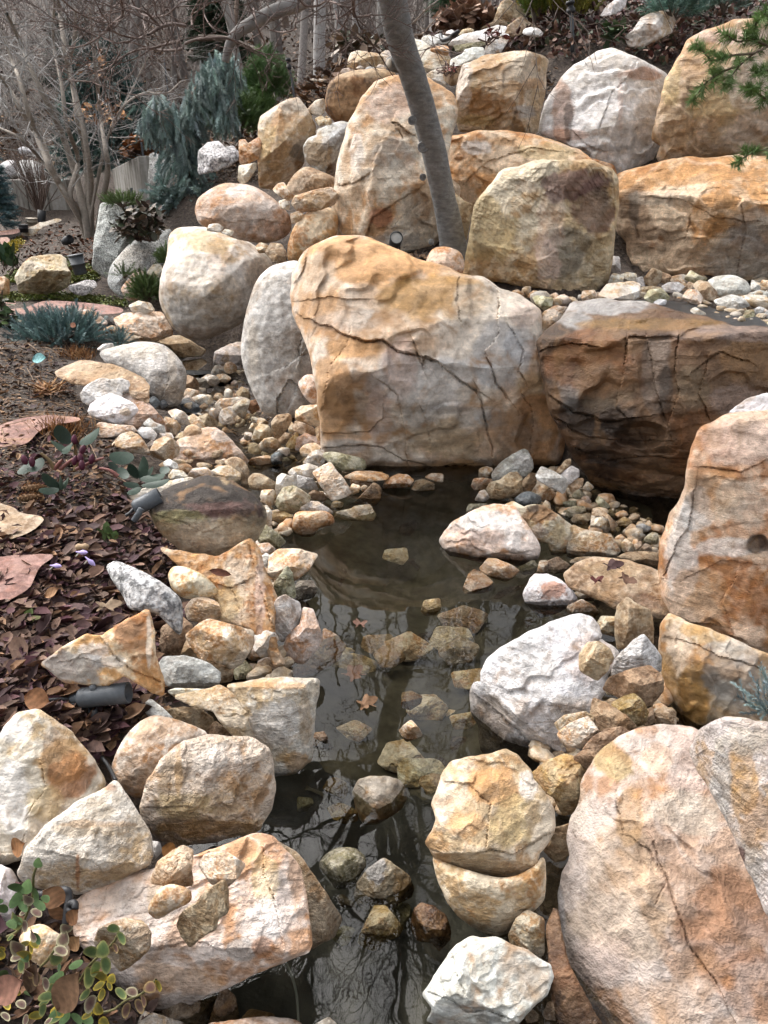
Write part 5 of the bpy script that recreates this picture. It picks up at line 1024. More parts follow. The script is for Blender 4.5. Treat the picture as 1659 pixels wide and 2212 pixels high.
def make_liner():
    m, n, l, b = nmat('liner')
    tc = n.new('ShaderNodeTexCoord'); nz = noise(n, l, tc.outputs['Object'], 9, 5, .6); f = noise(n, l, tc.outputs['Object'], 70, 4, .6)
    c = ramp(n, l, nz.outputs['Fac'], [(.35, (.006, .007, .008)), (.6, (.016, .018, .020)), (.75, (.035, .035, .033))])
    l.new(c, b.inputs['Base Color']); b.inputs['Roughness'].default_value = .42
    bp = n.new('ShaderNodeBump'); bp.inputs['Strength'].default_value = .35; bp.inputs['Distance'].default_value = .012
    l.new(mth(n, l, 'ADD', nz.outputs['Fac'], mth(n, l, 'MULTIPLY', f.outputs['Fac'], .4)), bp.inputs['Height']); l.new(bp.outputs[0], b.inputs['Normal'])
    return m
LINER = make_liner()
def sheet(name, poly, zoff, mat, label, cat, s=16, wr=.012, zfix=None):
    p = np.asarray(poly, float)
    v, f, nb = tri2d(resample(chaikin(p, 1), s), s, np.random.RandomState(3))
    P = []
    for q in v:
        g = on_ground('F', q[0], q[1]) if zfix is None else at('F', q[0], q[1], z=zfix)
        P.append(g)
    P = np.array(P)
    P[:, 2] = (ground_z(P[:, 0], P[:, 1]) if zfix is None else zfix) + zoff
    P[:, 2] += wr * fbm(np.column_stack((P[:, 0] * 9, P[:, 1] * 3, P[:, 0] * 0)), 3)
    o = mesh_obj(name, P, f, mat, None, True, None, P.min(0))
    return tag(o, label, cat)
sheet('pond_liner', [(480, 1720), (640, 1640), (800, 1740), (960, 1740), (1060, 1790), (1100, 2000), (1060, 2260), (560, 2260), (420, 2200), (430, 1900)], .03, LINER, 'black rubber pond liner on the bed of the near dark pool', 'pond liner', 14)
sheet('pond_liner', [(1350, 640), (1430, 640), (1520, 672), (1640, 690), (1680, 740), (1560, 730), (1450, 700), (1380, 672)], .03, LINER, 'black rubber pond liner showing between stones on the gravel terrace', 'pond liner', 10, zfix=1.03)
sheet('pond_liner', [(395, 800), (440, 792), (505, 788), (500, 808), (440, 815), (395, 812)], .02, LINER, 'black liner edge forming the small fall in the stream', 'pond liner', 6, zfix=.1)
# stones lying on the pond bed, seen through the water
_rs = np.random.RandomState(5)
_bed = []
for _k in range(38):
    while True:
        x, y = _rs.uniform(610, 1180), _rs.uniform(1080, 1780) if _k % 3 == 0 else _rs.uniform(1380, 1780)
        if inside(np.array([[x, y]]), np.array([(600, 1180), (700, 1090), (900, 1060), (960, 1150), (1130, 1240), (1200, 1330), (1040, 1420), (1010, 1600), (960, 1700), (650, 1720), (690, 1500), (720, 1380), (640, 1250)]))[0]: break
    zb_ = _rs.uniform(-.33, -.22)
    r = _rs.uniform(18, 46) * (1 + (y - 1080) / 1400)
    n_ = _rs.randint(5, 8); a = np.sort(_rs.uniform(0, 6.28, n_)) 
    a = np.linspace(0, 6.28, n_, endpoint=False) + _rs.uniform(-.35, .35, n_)
    pts = np.column_stack((x + r * np.cos(a) * _rs.uniform(.8, 1.2, n_), y + .62 * r * np.sin(a) * _rs.uniform(.8, 1.2, n_)))
    _pal = ['tan', 'gold', 'sand', 'pale', 'pink', 'pale'][_rs.randint(6)]
    o, sm, zz = make_rock('stone', pts, z=zb_, pal=_pal, lean=56, seed=900 + _k, thick=.4, feat=dict(wl=-9.0))
    _bed.append((x, o, _pal))
for _p in set(q[2] for q in _bed):
    _l = sorted([q for q in _bed if q[2] == _p], key=lambda q: q[0])
    for _i2, (_x, _o, _) in enumerate(_l):
        tag(_o, '%s submerged %s stone on the murky pond bed' % ('the only' if len(_l) == 1 else ('rightmost' if _i2 == len(_l) - 1 else ORD[_i2]), PAL[_p][4]), 'stone', 'stones on the pond bed')
# loose filler stones in the gaps, copies of a few shapes
_protos = []
for _k in range(7):
    n_ = 7; a = np.linspace(0, 6.28, n_, endpoint=False) + _rs.uniform(-.3, .3, n_)
    bm = bmesh.new(); bmesh.ops.create_icosphere(bm, subdivisions=2, radius=1.0)
    V = np.array([v.co[:] for v in bm.verts]); F_ = np.array([[v.index for v in f.verts] for f in bm.faces]); bm.free()
    for _j in range(12):
        d = _rs.normal(size=3); d /= np.linalg.norm(d); h_ = _rs.uniform(.38, .72)
        k_ = V @ d; V = V - np.maximum(0, k_ - h_)[:, None] * d
    V = V * np.array((1.25, .95, .72)) * (1 + .06 * fbm(V * 2 + _k * 9, 3))[:, None]
    pal = ['tan', 'pale', 'sand', 'gold', 'orange', 'tan', 'pink'][_k]
    A, B, C, (sp_, bm_, _b), wd = PAL[pal]
    m1 = sstep(-.3, .3, fbm(V * 1.5 + _k, 3)); col = np.array(A) + (np.array(B) - np.array(A)) * m1[:, None]
    _protos.append((V, F_, col * .9, np.tile((sp_, bm_, 0.), (len(V), 1))))
def scatter(poly, n, r0, r1, name, z=None, seed=1, pals=None):
    rs = np.random.RandomState(seed); poly = np.asarray(poly, float); lo, hi = poly.min(0), poly.max(0); c = 0
    Vs, Fs, Cs, Xs, nv = [], [], [], [], 0
    while c < n:
        p = rs.uniform(lo, hi)
        if not inside(p[None], poly)[0]: continue
        g = at('F', p[0], p[1], z=z) if z is not None else on_ground('F', p[0], p[1])
        r = rs.uniform(r0, r1); V, F_, C_, X_ = _protos[(pals or range(7))[rs.randint(len(pals) if pals else 7)]]
        R = np.array(Matrix.Rotation(rs.uniform(0, 6.28), 3, 'Z') @ Matrix.Rotation(rs.uniform(-.5, .5), 3, 'X'))
        Vs.append((V * r) @ R.T + np.array((g[0], g[1], g[2] + .3 * r))); Fs.append(F_ + nv); Cs.append(C_ * rs.uniform(.8, 1.15)); Xs.append(X_); nv += len(V); c += 1
    o = mesh_obj(name, np.vstack(Vs), np.vstack(Fs), ROCK, None, False, {'col': np.vstack(Cs), 'fx': np.vstack(Xs)})
    tag(o, kind='stuff'); return o
scatter([(1060, 605), (1180, 640), (1290, 640), (1390, 600), (1660, 605), (1660, 720), (1560, 690), (1430, 640), (1300, 650), (1180, 660), (1080, 640)], 120, .015, .05, 'pebbles', z=1.04, seed=2)
scatter([(400, 840), (430, 790), (540, 800), (600, 900), (690, 930), (700, 1010), (580, 1010), (480, 900)], 170, .012, .04, 'pebbles', seed=3)
scatter([(1080, 1020), (1200, 1010), (1280, 1060), (1430, 1140), (1430, 1210), (1330, 1200), (1220, 1110), (1100, 1090)], 130, .012, .045, 'pebbles', z=-.03, seed=4, pals=[0, 2, 5])
scatter([(560, 1050), (700, 1010), (800, 1040), (620, 1130), (590, 1180), (560, 1120)], 90, .012, .04, 'pebbles', z=-.02, seed=6)
scatter([(480, 1380), (560, 1380), (640, 1440), (620, 1470), (540, 1450), (470, 1440)], 50, .012, .035, 'pebbles', z=.02, seed=7)
scatter([(1180, 1480), (1440, 1450), (1450, 1560), (1280, 1620), (1220, 1720), (1180, 1780), (1160, 1660)], 60, .015, .045, 'pebbles', z=.02, seed=8, pals=[0, 2, 3])
scatter([(560, 390), (740, 380), (730, 470), (640, 480), (580, 540), (560, 500)], 18, .03, .07, 'pebbles', seed=9)

scatter([(380, 860), (430, 800), (520, 830), (560, 900), (680, 930), (690, 1000), (560, 1010), (470, 930), (400, 920)], 60, .04, .075, 'rubble', seed=12)
scatter([(590, 1180), (640, 1130), (600, 1090), (560, 1180), (560, 1260), (600, 1300), (640, 1290)], 26, .03, .06, 'rubble', z=.0, seed=13)
scatter([(1080, 1020), (1210, 1010), (1300, 1080), (1430, 1150), (1440, 1220), (1330, 1200), (1230, 1120), (1090, 1080)], 60, .035, .07, 'rubble', z=-.01, seed=14, pals=[0, 2, 4, 5])
scatter([(1180, 1490), (1440, 1460), (1460, 1560), (1290, 1620), (1230, 1740), (1180, 1800), (1160, 1670)], 40, .03, .065, 'rubble', z=.03, seed=15, pals=[0, 2, 4])
scatter([(440, 1330), (560, 1380), (640, 1440), (620, 1480), (520, 1460), (430, 1430), (400, 1380)], 30, .03, .055, 'rubble', z=.06, seed=16)
scatter([(1060, 610), (1190, 645), (1300, 640), (1390, 600), (1660, 610), (1660, 700), (1560, 680), (1430, 640), (1300, 652), (1180, 662), (1080, 640)], 60, .04, .085, 'rubble', z=1.05, seed=17)
scatter([(330, 960), (430, 900), (480, 980), (520, 1040), (420, 1050), (330, 1010)], 30, .03, .06, 'rubble', z=.16, seed=18)
# ------------------------------------------------------------------ ground lookup on the finished sheet
_G = gZ.reshape(len(gy), len(gx))
def gfast(x, y):
    x = np.asarray(x, float); y = np.asarray(y, float)
    i = np.clip(np.searchsorted(gx, x) - 1, 0, len(gx) - 2); j = np.clip(np.searchsorted(gy, y) - 1, 0, len(gy) - 2)
    u = np.clip((x - gx[i]) / (gx[i + 1] - gx[i]), 0, 1); v = np.clip((y - gy[j]) / (gy[j + 1] - gy[j]), 0, 1)
    return (_G[j, i] * (1 - u) + _G[j, i + 1] * u) * (1 - v) + (_G[j + 1, i] * (1 - u) + _G[j + 1, i + 1] * u) * v
def hits(p, lo=1.0, hi=75.0):
    d = rays(p); t = np.geomspace(lo, hi, 420)
    P = CAM + t[None, :, None] * d[:, None, :]
    b = P[..., 2] < gfast(P[..., 0], P[..., 1])
    k = np.where(b.any(1), b.argmax(1), len(t) - 1)
    Q = P[np.arange(len(p)), k]; Q[:, 2] = gfast(Q[:, 0], Q[:, 1])
    return Q
def samp(fr, poly, n, rs):
    poly = topx(fr, poly); lo, hi = poly.min(0), poly.max(0); r = []
    while sum(len(a) for a in r) < n:
        p = rs.uniform(lo, hi, (n * 2, 2)); r.append(p[inside(p, poly)])
    return np.vstack(r)[:n]
class MB:
    """collects tubes and leaf instances, then links them as one mesh object"""
    def __init__(s): s.V, s.F, s.C, s.n = [], [], [], 0
    def add(s, V, F, C):
        V = np.asarray(V, float); s.V.append(V); s.F.append(np.asarray(F, int) + s.n)
        C = np.asarray(C, float); s.C.append(np.tile(C, (len(V), 1)) if C.ndim == 1 else C); s.n += len(V)
    def tube(s, P, R, col, k=4, cap=False):
        P = np.asarray(P, float); R = np.broadcast_to(np.asarray(R, float), (len(P),))
        T = np.gradient(P, axis=0); T /= np.linalg.norm(T, axis=1)[:, None] + 1e-9
        a = np.cross(T, (.31, .17, .93)); a /= np.linalg.norm(a, axis=1)[:, None] + 1e-9; b = np.cross(T, a)
        th = np.linspace(0, 2 * math.pi, k, endpoint=False)
        V = (P[:, None] + R[:, None, None] * (np.cos(th)[None, :, None] * a[:, None] + np.sin(th)[None, :, None] * b[:, None])).reshape(-1, 3)
        i = np.arange(len(P) - 1)[:, None] * k; j = np.arange(k)[None]; j2 = (j + 1) % k
        A = (i + j).ravel(); B = (i + j2).ravel(); D = (i + k + j).ravel(); E = (i + k + j2).ravel()
        F = np.vstack((np.column_stack((A, B, E)), np.column_stack((A, E, D))))
        if cap:
            V = np.vstack((V, P[:1], P[-1:])); m = len(P) * k
            F = np.vstack((F, [(m, (q + 1) % k, q) for q in range(k)], [(m + 1, m - k + q, m - k + (q + 1) % k) for q in range(k)]))
        s.add(V, F, col)
    def inst(s, tv, tf, M, pos, cols, tc=None):
        """many copies of a template: M (n,3,3), pos (n,3), cols (n,3); tc optional per-vertex weights towards a second colour"""
        n = len(pos); V = np.einsum('nij,vj->nvi', M, tv) + pos[:, None]
        F = tf[None] + (np.arange(n) * len(tv))[:, None, None]
        if tc is None: C = np.repeat(cols, len(tv), 0)
        else:
            c1, c2 = cols; C = (c1[:, None] * (1 - tc)[None, :, None] + c2[:, None] * tc[None, :, None]).reshape(-1, 3)
        s.add(V.reshape(-1, 3), F.reshape(-1, tf.shape[1]), C)
    def build(s, name, mat, parent=None, smooth=True, loc=None):
        V = np.vstack(s.V)
        q = parent
        while q is not None: V = V - np.array(q.location); q = q.parent
        return mesh_obj(name, V, np.vstack(s.F), mat, parent, smooth, {'col': np.vstack(s.C)}, loc)
def frames(d, up=None, roll=None, scale=1.0):
    """rotation matrices whose x axis runs along d"""
    d = d / (np.linalg.norm(d, axis=1)[:, None] + 1e-9)
    u = np.tile((0., 0., 1.), (len(d), 1)) if up is None else up
    y = np.cross(u, d); bad = np.linalg.norm(y, axis=1) < .05; y[bad] = (0, 1, 0); y /= np.linalg.norm(y, axis=1)[:, None]
    z = np.cross(d, y)
    if roll is not None:
        c, s_ = np.cos(roll)[:, None], np.sin(roll)[:, None]; y, z = y * c + z * s_, z * c - y * s_
    return np.stack((d, y, z), 2) * np.asarray(scale, float).reshape(-1, 1, 1)
# leaf templates (x along the leaf, length 1)
LEAF_V = np.array([(0, 0, 0), (.3, -.2, .05), (.3, 0, 0), (.3, .2, .05), (.68, -.19, .07), (.68, 0, .015), (.68, .19, .07), (1, 0, .06)], float)
LEAF_F = np.array([(0, 1, 2), (0, 2, 3), (1, 4, 5), (1, 5, 2), (2, 5, 6), (2, 6, 3), (4, 7, 5), (5, 7, 6)])
_a = np.linspace(0, 2 * math.pi, 12, endpoint=False)
BIG_V = np.vstack(([(.5, 0, 0)], np.column_stack((.5 + .33 * np.cos(_a), .19 * np.sin(_a), .02 * np.cos(2 * _a))), np.column_stack((.5 + .5 * np.cos(_a), .30 * np.sin(_a), .05 * np.cos(2 * _a) + .02))))
BIG_F = np.array([(0, 1 + k, 1 + (k + 1) % 12) for k in range(12)] + [(1 + k, 13 + k, 13 + (k + 1) % 12) for k in range(12)] + [(1 + k, 13 + (k + 1) % 12, 1 + (k + 1) % 12) for k in range(12)])
BIG_T = np.r_[0, np.full(12, .15), np.ones(12)]
def needle_shoot(n, ln, w, fwd, rs, two=False):
    """a conifer shoot: needles set round an axis of length 1"""
    V, F = [], []
    for k in range(n):
        x = (k + rs.uniform(0, 1)) / n; a = rs.uniform(0, 6.28) if not two else (rs.choice((0, math.pi)) + rs.normal() * .35)
        o = np.array((x, 0, 0)); l_ = ln * (1 - .35 * x) * rs.uniform(.8, 1.15); d = np.array((fwd, math.cos(a), math.sin(a))); d /= np.linalg.norm(d)
        s_ = np.cross(d, (.2, .5, .9)); s_ /= np.linalg.norm(s_); b = len(V)
        V += [o - s_ * w, o + s_ * w, o + d * l_]; F.append((b, b + 1, b + 2))
    b = len(V); V += [(0, -.012, 0), (0, .012, 0), (1, 0, 0)]; F.append((b, b + 1, b + 2))
    return np.array(V, float), np.array(F)
BARK = vcol_mat('bark', .85, .28, 26)
FOL = vcol_mat('foliage', .6, .22, 40)
LEAFM = vcol_mat('leaf', .55, .25, 90, spec=.35)
DRYM = vcol_mat('dry_leaf', .75, .3, 70)
def cvar(rs, c, n, v=.25, h=.06):
    return np.array(c) * (1 + rs.uniform(-v, v, (n, 1))) * (1 + rs.uniform(-h, h, (n, 3)))
def pick(rs, cols, n, v=.25):
    return np.array(cols)[rs.randint(len(cols), size=n)] * (1 + rs.uniform(-v, v, (n, 1)))
def bend(p, d, L, n, rs, wob, grav):
    """a wandering path"""
    P = [np.array(p, float)]; d = np.array(d, float); d /= np.linalg.norm(d)
    for k in range(n):
        d = d + rs.normal(size=3) * wob + np.array((0, 0, grav)); d /= np.linalg.norm(d); P.append(P[-1] + d * L / n)
    return np.array(P), d
def grow(mb, p, d, L, r, depth, rs, col, wob=.16, grav=.02, kids=4, ang=.75, k=4, tip=.35, ratio=.62):
    n = max(3, int(3 + depth)); P, dl = bend(p, d, L, n, rs, wob, grav)
    mb.tube(P, np.linspace(r, r * tip, n + 1), np.array(col) * rs.uniform(.85, 1.12), k if depth > 1 else 3)
    if depth <= 0: return
    for q in range(kids):
        t = rs.uniform(.25, 1) * n; i = min(int(t), n - 1); o = P[i] + (P[i + 1] - P[i]) * (t - i)
        t0 = P[i + 1] - P[i]; t0 /= np.linalg.norm(t0); s_ = rs.normal(size=3); s_ -= t0 * (s_ @ t0); s_ /= np.linalg.norm(s_)
        a = rs.normal(ang, .2); grow(mb, o, t0 * math.cos(a) + s_ * math.sin(a), L * ratio * rs.uniform(.7, 1.2), max(r * .5 * (1 - .4 * t / n), .0022), depth - 1, rs, col, wob, grav, kids, ang, k, tip, ratio)
def spline(P, n):
    P = np.asarray(P, float); t = np.arange(len(P)); T = np.linspace(0, len(P) - 1, n); R = []
    for u in T:
        i = min(int(u), len(P) - 2); f = u - i; p0, p1, p2, p3 = P[max(i - 1, 0)], P[i], P[i + 1], P[min(i + 2, len(P) - 1)]
        R.append(.5 * (2 * p1 + (p2 - p0) * f + (2 * p0 - 5 * p1 + 4 * p2 - p3) * f * f + (3 * p1 - p0 - 3 * p2 + p3) * f ** 3))
    return np.array(R)
rs = np.random.RandomState(11)

# ------------------------------------------------------------------ the leaning grey tree
TRUNK_PX = [(982, 552, 6.66), (970, 480, 6.58), (957, 420, 6.48), (938, 330, 6.34), (916, 245, 6.22), (892, 165, 6.08), (868, 95, 5.94), (853, 30, 5.82), (842, -40, 5.70), (836, -130, 5.60)]
tpts = spline([at('F', *q[:2], Y=q[2]) for q in TRUNK_PX], 70)
tree = empty('tree', tpts[0]); tag(tree, 'grey smooth-barked tree with leaning trunk growing between the boulders', 'tree')
def bark_mat():
    m, n, l, b = nmat('grey_bark')
    vec, oi = objvec(n, l)
    mp = n.new('ShaderNodeMapping'); mp.inputs['Scale'].default_value = (1, 1, 2.4); l.new(vec, mp.inputs['Vector'])
    a = noise(n, l, mp.outputs[0], 16, 5, .65); f = noise(n, l, vec, 5, 3, .6); g = noise(n, l, vec, 120, 3, .6)
    c = ramp(n, l, a.outputs['Fac'], [(.3, (.115, .115, .113)), (.5, (.20, .20, .197)), (.72, (.31, .31, .305))])
    c = mixc(n, l, ramp(n, l, f.outputs['Fac'], [(.45, (0, 0, 0)), (.7, (.3, .3, .3))]), c, (.17, .145, .12))
    l.new(c, b.inputs['Base Color']); b.inputs['Roughness'].default_value = .75
    bp = n.new('ShaderNodeBump'); bp.inputs['Strength'].default_value = .7; bp.inputs['Distance'].default_value = .02
    l.new(mth(n, l, 'ADD', a.outputs['Fac'], mth(n, l, 'MULTIPLY', g.outputs['Fac'], .4)), bp.inputs['Height']); l.new(bp.outputs[0], b.inputs['Normal'])
    return m
GBARK = bark_mat()
mb = MB(); tr_ = np.interp(np.linspace(0, 1, 70), [0, .05, .2, .6, 1], [.165, .108, .093, .090, .097])
tr_ = tr_ * (1 + .03 * pnoise(np.column_stack((np.linspace(0, 14, 70), np.zeros(70), np.zeros(70)))))
mb.tube(tpts, tr_, (.15, .14, .12), 28); mb.build('trunk', GBARK, tree)
fork = tpts[-1]
def stub(fr, x, y, Y, dx, r, ln):
    p = at(fr, x, y, Y=Y); d = np.array(dx, float); d /= np.linalg.norm(d); m = MB()
    m.tube(np.array([p - d * .05, p + d * ln * .5, p + d * ln]), [r * 1.35, r * 1.1, r], (.16, .145, .125), 12, True); o = m.build('branch_stub', GBARK, tree)
    m = MB(); m.tube(np.array([p + d * ln, p + d * (ln + .006)]), [r * .78, r * .7], (.42, .36, .29), 12, True); c_ = m.build('cut_face', BARK, tree)
    return o
stub('2', 62, 282, 6.1, (-.75, -.62, .05), .042, .085)
def scar(fr, x, y, Y, r):
    p = at(fr, x, y, Y=Y); d = CAM - p; d /= np.linalg.norm(d); m = MB(); a = np.cross(d, (0, 0, 1)); a /= np.linalg.norm(a); b = np.cross(d, a)
    th = np.linspace(0, 6.283, 15); m.tube(np.array([p + r * (a * math.cos(t) + b * math.sin(t)) for t in th]), r * .22, (.12, .10, .085), 6)
    m.tube(np.array([p - d * .03, p + d * .002]), [r, r * .8], (.20, .18, .155), 12, True)
    m.build('branch_scar', GBARK, tree)
scar('2', 168, 635, 6.24, .034); scar('2', 168, 765, 6.40, .022); scar('2', 122, 520, 6.10, .026); scar('2', 205, 1045, 6.52, .02)
# limb that droops into the view at the top left, then its twigs
limb = spline([fork, at('F', 800, -190, Y=5.4), at('F', 730, -110, Y=5.25), at('F', 660, -5, Y=5.1), at('F', 600, 22, Y=5.0), at('F', 548, 48, Y=4.95), at('F', 512, 72, Y=4.9), at('F', 494, 102, Y=4.9), at('F', 487, 134, Y=4.9)], 44)
mb = MB(); mb.tube(limb, np.linspace(.058, .020, 44), (.27, .255, .24), 10, True); mb.build('limb', BARK, tree)
tw = MB(); TWC = (.15, .108, .092)
def twig(fr, pts, Y, r0, r1, side=.55, col=TWC, dens=1.0, depth=2, L=.42):
    P = np.array([at(fr, x, y, Y=Y + .35 * math.sin(k * 1.3 + pts[0][0])) for k, (x, y) in enumerate(pts)])
    P = spline(P, len(pts) * 5)
    R = np.linspace(r0, r1, len(P)) * .68; tw.tube(P, R, np.array(col) * rs.uniform(.85, 1.25), 5)
    for k in range(int(len(P) * .22 * dens)):
        i = rs.randint(2, len(P)); t0 = P[i] - P[i - 1]; t0 /= np.linalg.norm(t0); s_ = rs.normal(size=3) + np.array((0, 0, .35)); s_ -= t0 * (s_ @ t0); s_ /= np.linalg.norm(s_)
        grow(tw, P[i], t0 * .6 + s_ * .8, L * rs.uniform(.4, 1.3), max(R[i] * .55, .0035), depth, rs, col, .15, .05, 3, .7, 3, .5, .6)
for fr, pts, r0, r1 in [('1', [(800, 112), (740, 105), (690, 120), (640, 150), (590, 165), (520, 150), (470, 120)], .016, .006), ('1', [(785, 175), (720, 190), (670, 205), (600, 215), (540, 240), (470, 290), (420, 310)], .013, .005),
                        ('1', [(790, 210), (740, 217), (680, 215), (620, 200), (560, 180), (500, 185), (440, 160)], .012, .005), ('1', [(800, 188), (850, 170), (950, 162), (1020, 178), (1090, 210), (1150, 245)], .013, .005),
                        ('1', [(830, 112), (830, 60), (850, 20), (870, -20)], .011, .006), ('1', [(640, 150), (620, 90), (640, 40), (680, 0)], .008, .004), ('1', [(700, 125), (650, 70), (600, 40), (540, 20), (480, 30)], .009, .004),
                        ('1', [(520, -20), (530, 60), (500, 90), (450, 140), (380, 190), (300, 210)], .012, .005), ('1', [(400, -20), (440, 60), (470, 110), (420, 180), (440, 250)], .008, .004), ('1', [(250, -20), (330, 50), (420, 90), (500, 95), (560, 60)], .009, .004),
                        ('1', [(560, -20), (610, 60), (700, 70), (760, 30), (800, -20)], .009, .005), ('1', [(900, -20), (880, 50), (920, 120), (1000, 150)], .008, .004), ('1', [(470, 290), (440, 360), (520, 400), (640, 410), (760, 395)], .006, .003),
                        ('K', [(1180, -30), (1185, 60), (1190, 130), (1240, 135), (1320, 120)], .02, .006), ('K', [(740, -20), (800, 45), (900, 45), (960, 10), (1040, 25), (1100, 50), (1180, 60)], .011, .007),
                        ('K', [(510, 240), (600, 260), (700, 240), (720, 180), (740, 60), (735, -20)], .008, .004), ('K', [(380, 70), (400, 180), (440, 280), (470, 345), (430, 390), (370, 400)], .009, .004), ('K', [(1040, 90), (1060, 170), (1110, 220), (1170, 250), (1175, 330)], .007, .004),
                        ('K', [(1180, 60), (1130, 110), (1050, 150), (960, 160), (880, 200)], .008, .003)]:
    twig(fr, pts, 4.95, r0, r1)
for fr, pts in [('E', [(235, 230), (300, 160), (400, 60), (500, -10)]), ('E', [(245, 300), (350, 290), (400, 230), (480, 140), (560, 80)]), ('E', [(320, 520), (345, 470), (400, 410), (500, 395), (570, 430), (640, 460), (720, 440)])]:
    twig(fr, pts, 7.2, .011, .004, col=(.22, .18, .15), dens=.5, depth=1, L=.3)
tw.build('twigs', BARK, tree)
# the crown above the picture, which the pond mirrors
cr = MB()
for d_, L_, r_ in [((.15, -.35, .9), 2.0, .085), ((-.5, -.55, .7), 2.2, .07), ((.65, -.4, .65), 2.1, .07), ((.1, .5, .85), 1.9, .06), ((-.75, .1, .6), 2.0, .055), ((.55, .35, .7), 1.9, .055), ((0, -.85, .5), 2.2, .06), ((.4, -.8, .55), 2.1, .05), ((-.35, -.85, .6), 2.1, .05)]:
    grow(cr, fork - np.array((0, 0, .08)), d_, L_, r_, 5, rs, (.15, .12, .10), .12, .03, 4, .62, 6, .45, .64)
cr.build('crown', BARK, tree)

# ------------------------------------------------------------------ bare multi-stemmed shrub on the left
base = at('N', 880, 525, Y=12.8); base[2] = gz(base[0], base[1])
sh = empty('bare_tree', base); tag(sh, 'bare multi-stemmed grey-brown tree on the far left bed', 'tree')
for pts, r0 in [([(600, 1600), (400, 1270), (330, 1130), (250, 950), (150, 780), (60, 620), (-20, 520)], .055), ([(610, 1590), (480, 1390), (380, 1230), (300, 1000), (220, 850), (150, 600), (90, 440), (20, 230)], .055), ([(620, 1600), (540, 1250), (440, 950), (330, 720), (210, 470), (160, 330), (50, 100)], .06),
                ([(640, 1600), (630, 1300), (610, 1050), (560, 850), (520, 600), (470, 400), (430, 100), (405, -40)], .065), ([(650, 1600), (650, 1300), (600, 950), (500, 480), (530, 300), (540, 60)], .05), ([(700, 1600), (740, 1400), (770, 1200), (750, 1050), (720, 850), (690, 550), (660, 250), (640, 50)], .05),
                ([(600, 1600), (500, 1400), (560, 1150), (480, 900), (440, 600), (380, 300), (390, 0)], .045), ([(590, 1600), (450, 1350), (300, 1150), (160, 1000), (40, 930), (-40, 900)], .035), ([(640, 1580), (740, 1100), (800, 900), (900, 740), (1040, 660), (1180, 670), (1290, 580)], .022), ([(640, 1580), (740, 1060), (840, 850), (960, 600), (1060, 400)], .02)]:
    P = spline([at('J', x, y, Y=12.8 + .5 * math.sin(k * .9 + x)) for k, (x, y) in enumerate(pts)], 36); P[0] = P[0] * .5 + base * .5; P[0][2] = base[2] - .05
    m = MB(); m.tube(P, np.linspace(r0, r0 * .4, 36), np.array((.29, .25, .21)) * rs.uniform(.85, 1.1), 8)
    st = m.build('stem', BARK, sh)
    m = MB()
    for k in range(17):
        i = rs.randint(7, 36); t0 = P[i] - P[i - 1]; t0 /= np.linalg.norm(t0); s_ = rs.normal(size=3); s_ -= t0 * (s_ @ t0); s_ /= np.linalg.norm(s_)
        grow(m, P[i], t0 * .75 + s_ * .65, rs.uniform(.4, 1.1), r0 * .16 + .002, 2, rs, (.36, .345, .33), .12, .0, 3, .6, 3, .5, .62)
    m.build('side_twigs', BARK, st)

# ------------------------------------------------------------------ woods on the hill behind
variants = []
for v in range(7):
    m = MB(); H_ = rs.uniform(7.5, 10); P, _ = bend((0, 0, -.2), (rs.uniform(-.14, .14), rs.uniform(-.1, .1), 1), H_, 14, rs, .035, .03)
    c = [(.27, .25, .23), (.19, .165, .15), (.36, .34, .325), (.22, .165, .13), (.24, .215, .195), (.16, .14, .13), (.30, .27, .25)][v]
    m.tube(P, np.linspace(.10, .03, 15), c, 9)
    t_ = m
    m2 = MB()
    for k in range(17):
        i = rs.randint(4, 14); a = rs.uniform(0, 6.28)
        grow(m2, P[i], (math.cos(a), math.sin(a), rs.uniform(.2, 1.1)), rs.uniform(.7, 1.7), .022, 2, rs, np.array(c) * 1.05, .13, .03, 4, .6, 3, .4, .6)
    root = empty('tree', (0, 0, 0)); variants.append((root, t_.build('trunk', BARK, root), m2.build('crown', BARK, root)))
spots = [(688, 152, 14.0, 1.0, 2), (548, 175, 17.0, .8, 0), (600, 120, 19, .8, 0), (640, 130, 17.5, .9, 6), (480, 190, 21, .7, 3), (740, 120, 20, .7, 2), (775, 110, 18, .8, 2), (820, 95, 17, .8, 0), (560, 150, 24, 1.1, 1), (500, 160, 27, 1.1, 4), (290, 250, 24, 1.5, 1), (330, 220, 27, 1.0, 4), (440, 200, 26, 1.1, 5), (940, 90, 13.5, .8, 6), (1140, 40, 15, .8, 1)]
allsp = []
for (x, y, Y, s_, v) in spots:
    p = at('F', x, y, Y=Y); allsp.append((p[0], p[1], s_, v))
_r2 = np.random.RandomState(21)
while len(allsp) < 92:
    Y = _r2.uniform(17, 48) if len(allsp) < 78 else _r2.uniform(46, 62); x = _r2.uniform(-.56, .30) * Y
    if x < -3.5 and Y < 23: continue
    allsp.append((x, Y, _r2.uniform(.55, 1.5), _r2.randint(7)))
allsp.sort(key=lambda q: q[0] / q[1])
_lw = ['grey', 'dark brown', 'pale grey', 'reddish brown', 'brown-grey', 'dark', 'ash-grey']
_cnt = {}
for k, (x, y, s_, v) in enumerate(allsp):
    root, t_, c_ = variants[v]
    r = root.copy(); link(r); r.location = (x, y, gz(x, y)); r.scale = (s_, s_, s_ * .5 + .5); r.rotation_euler = (0, 0, rs.uniform(0, 6.28))
    for ch in (t_, c_):
        q = ch.copy(); link(q); q.parent = r
    dist_ = 'near edge of the woods' if y < 22 else ('middle of the woods' if y < 36 else 'far back of the woods')
    _cnt.setdefault((_lw[v], dist_), []).append(r)
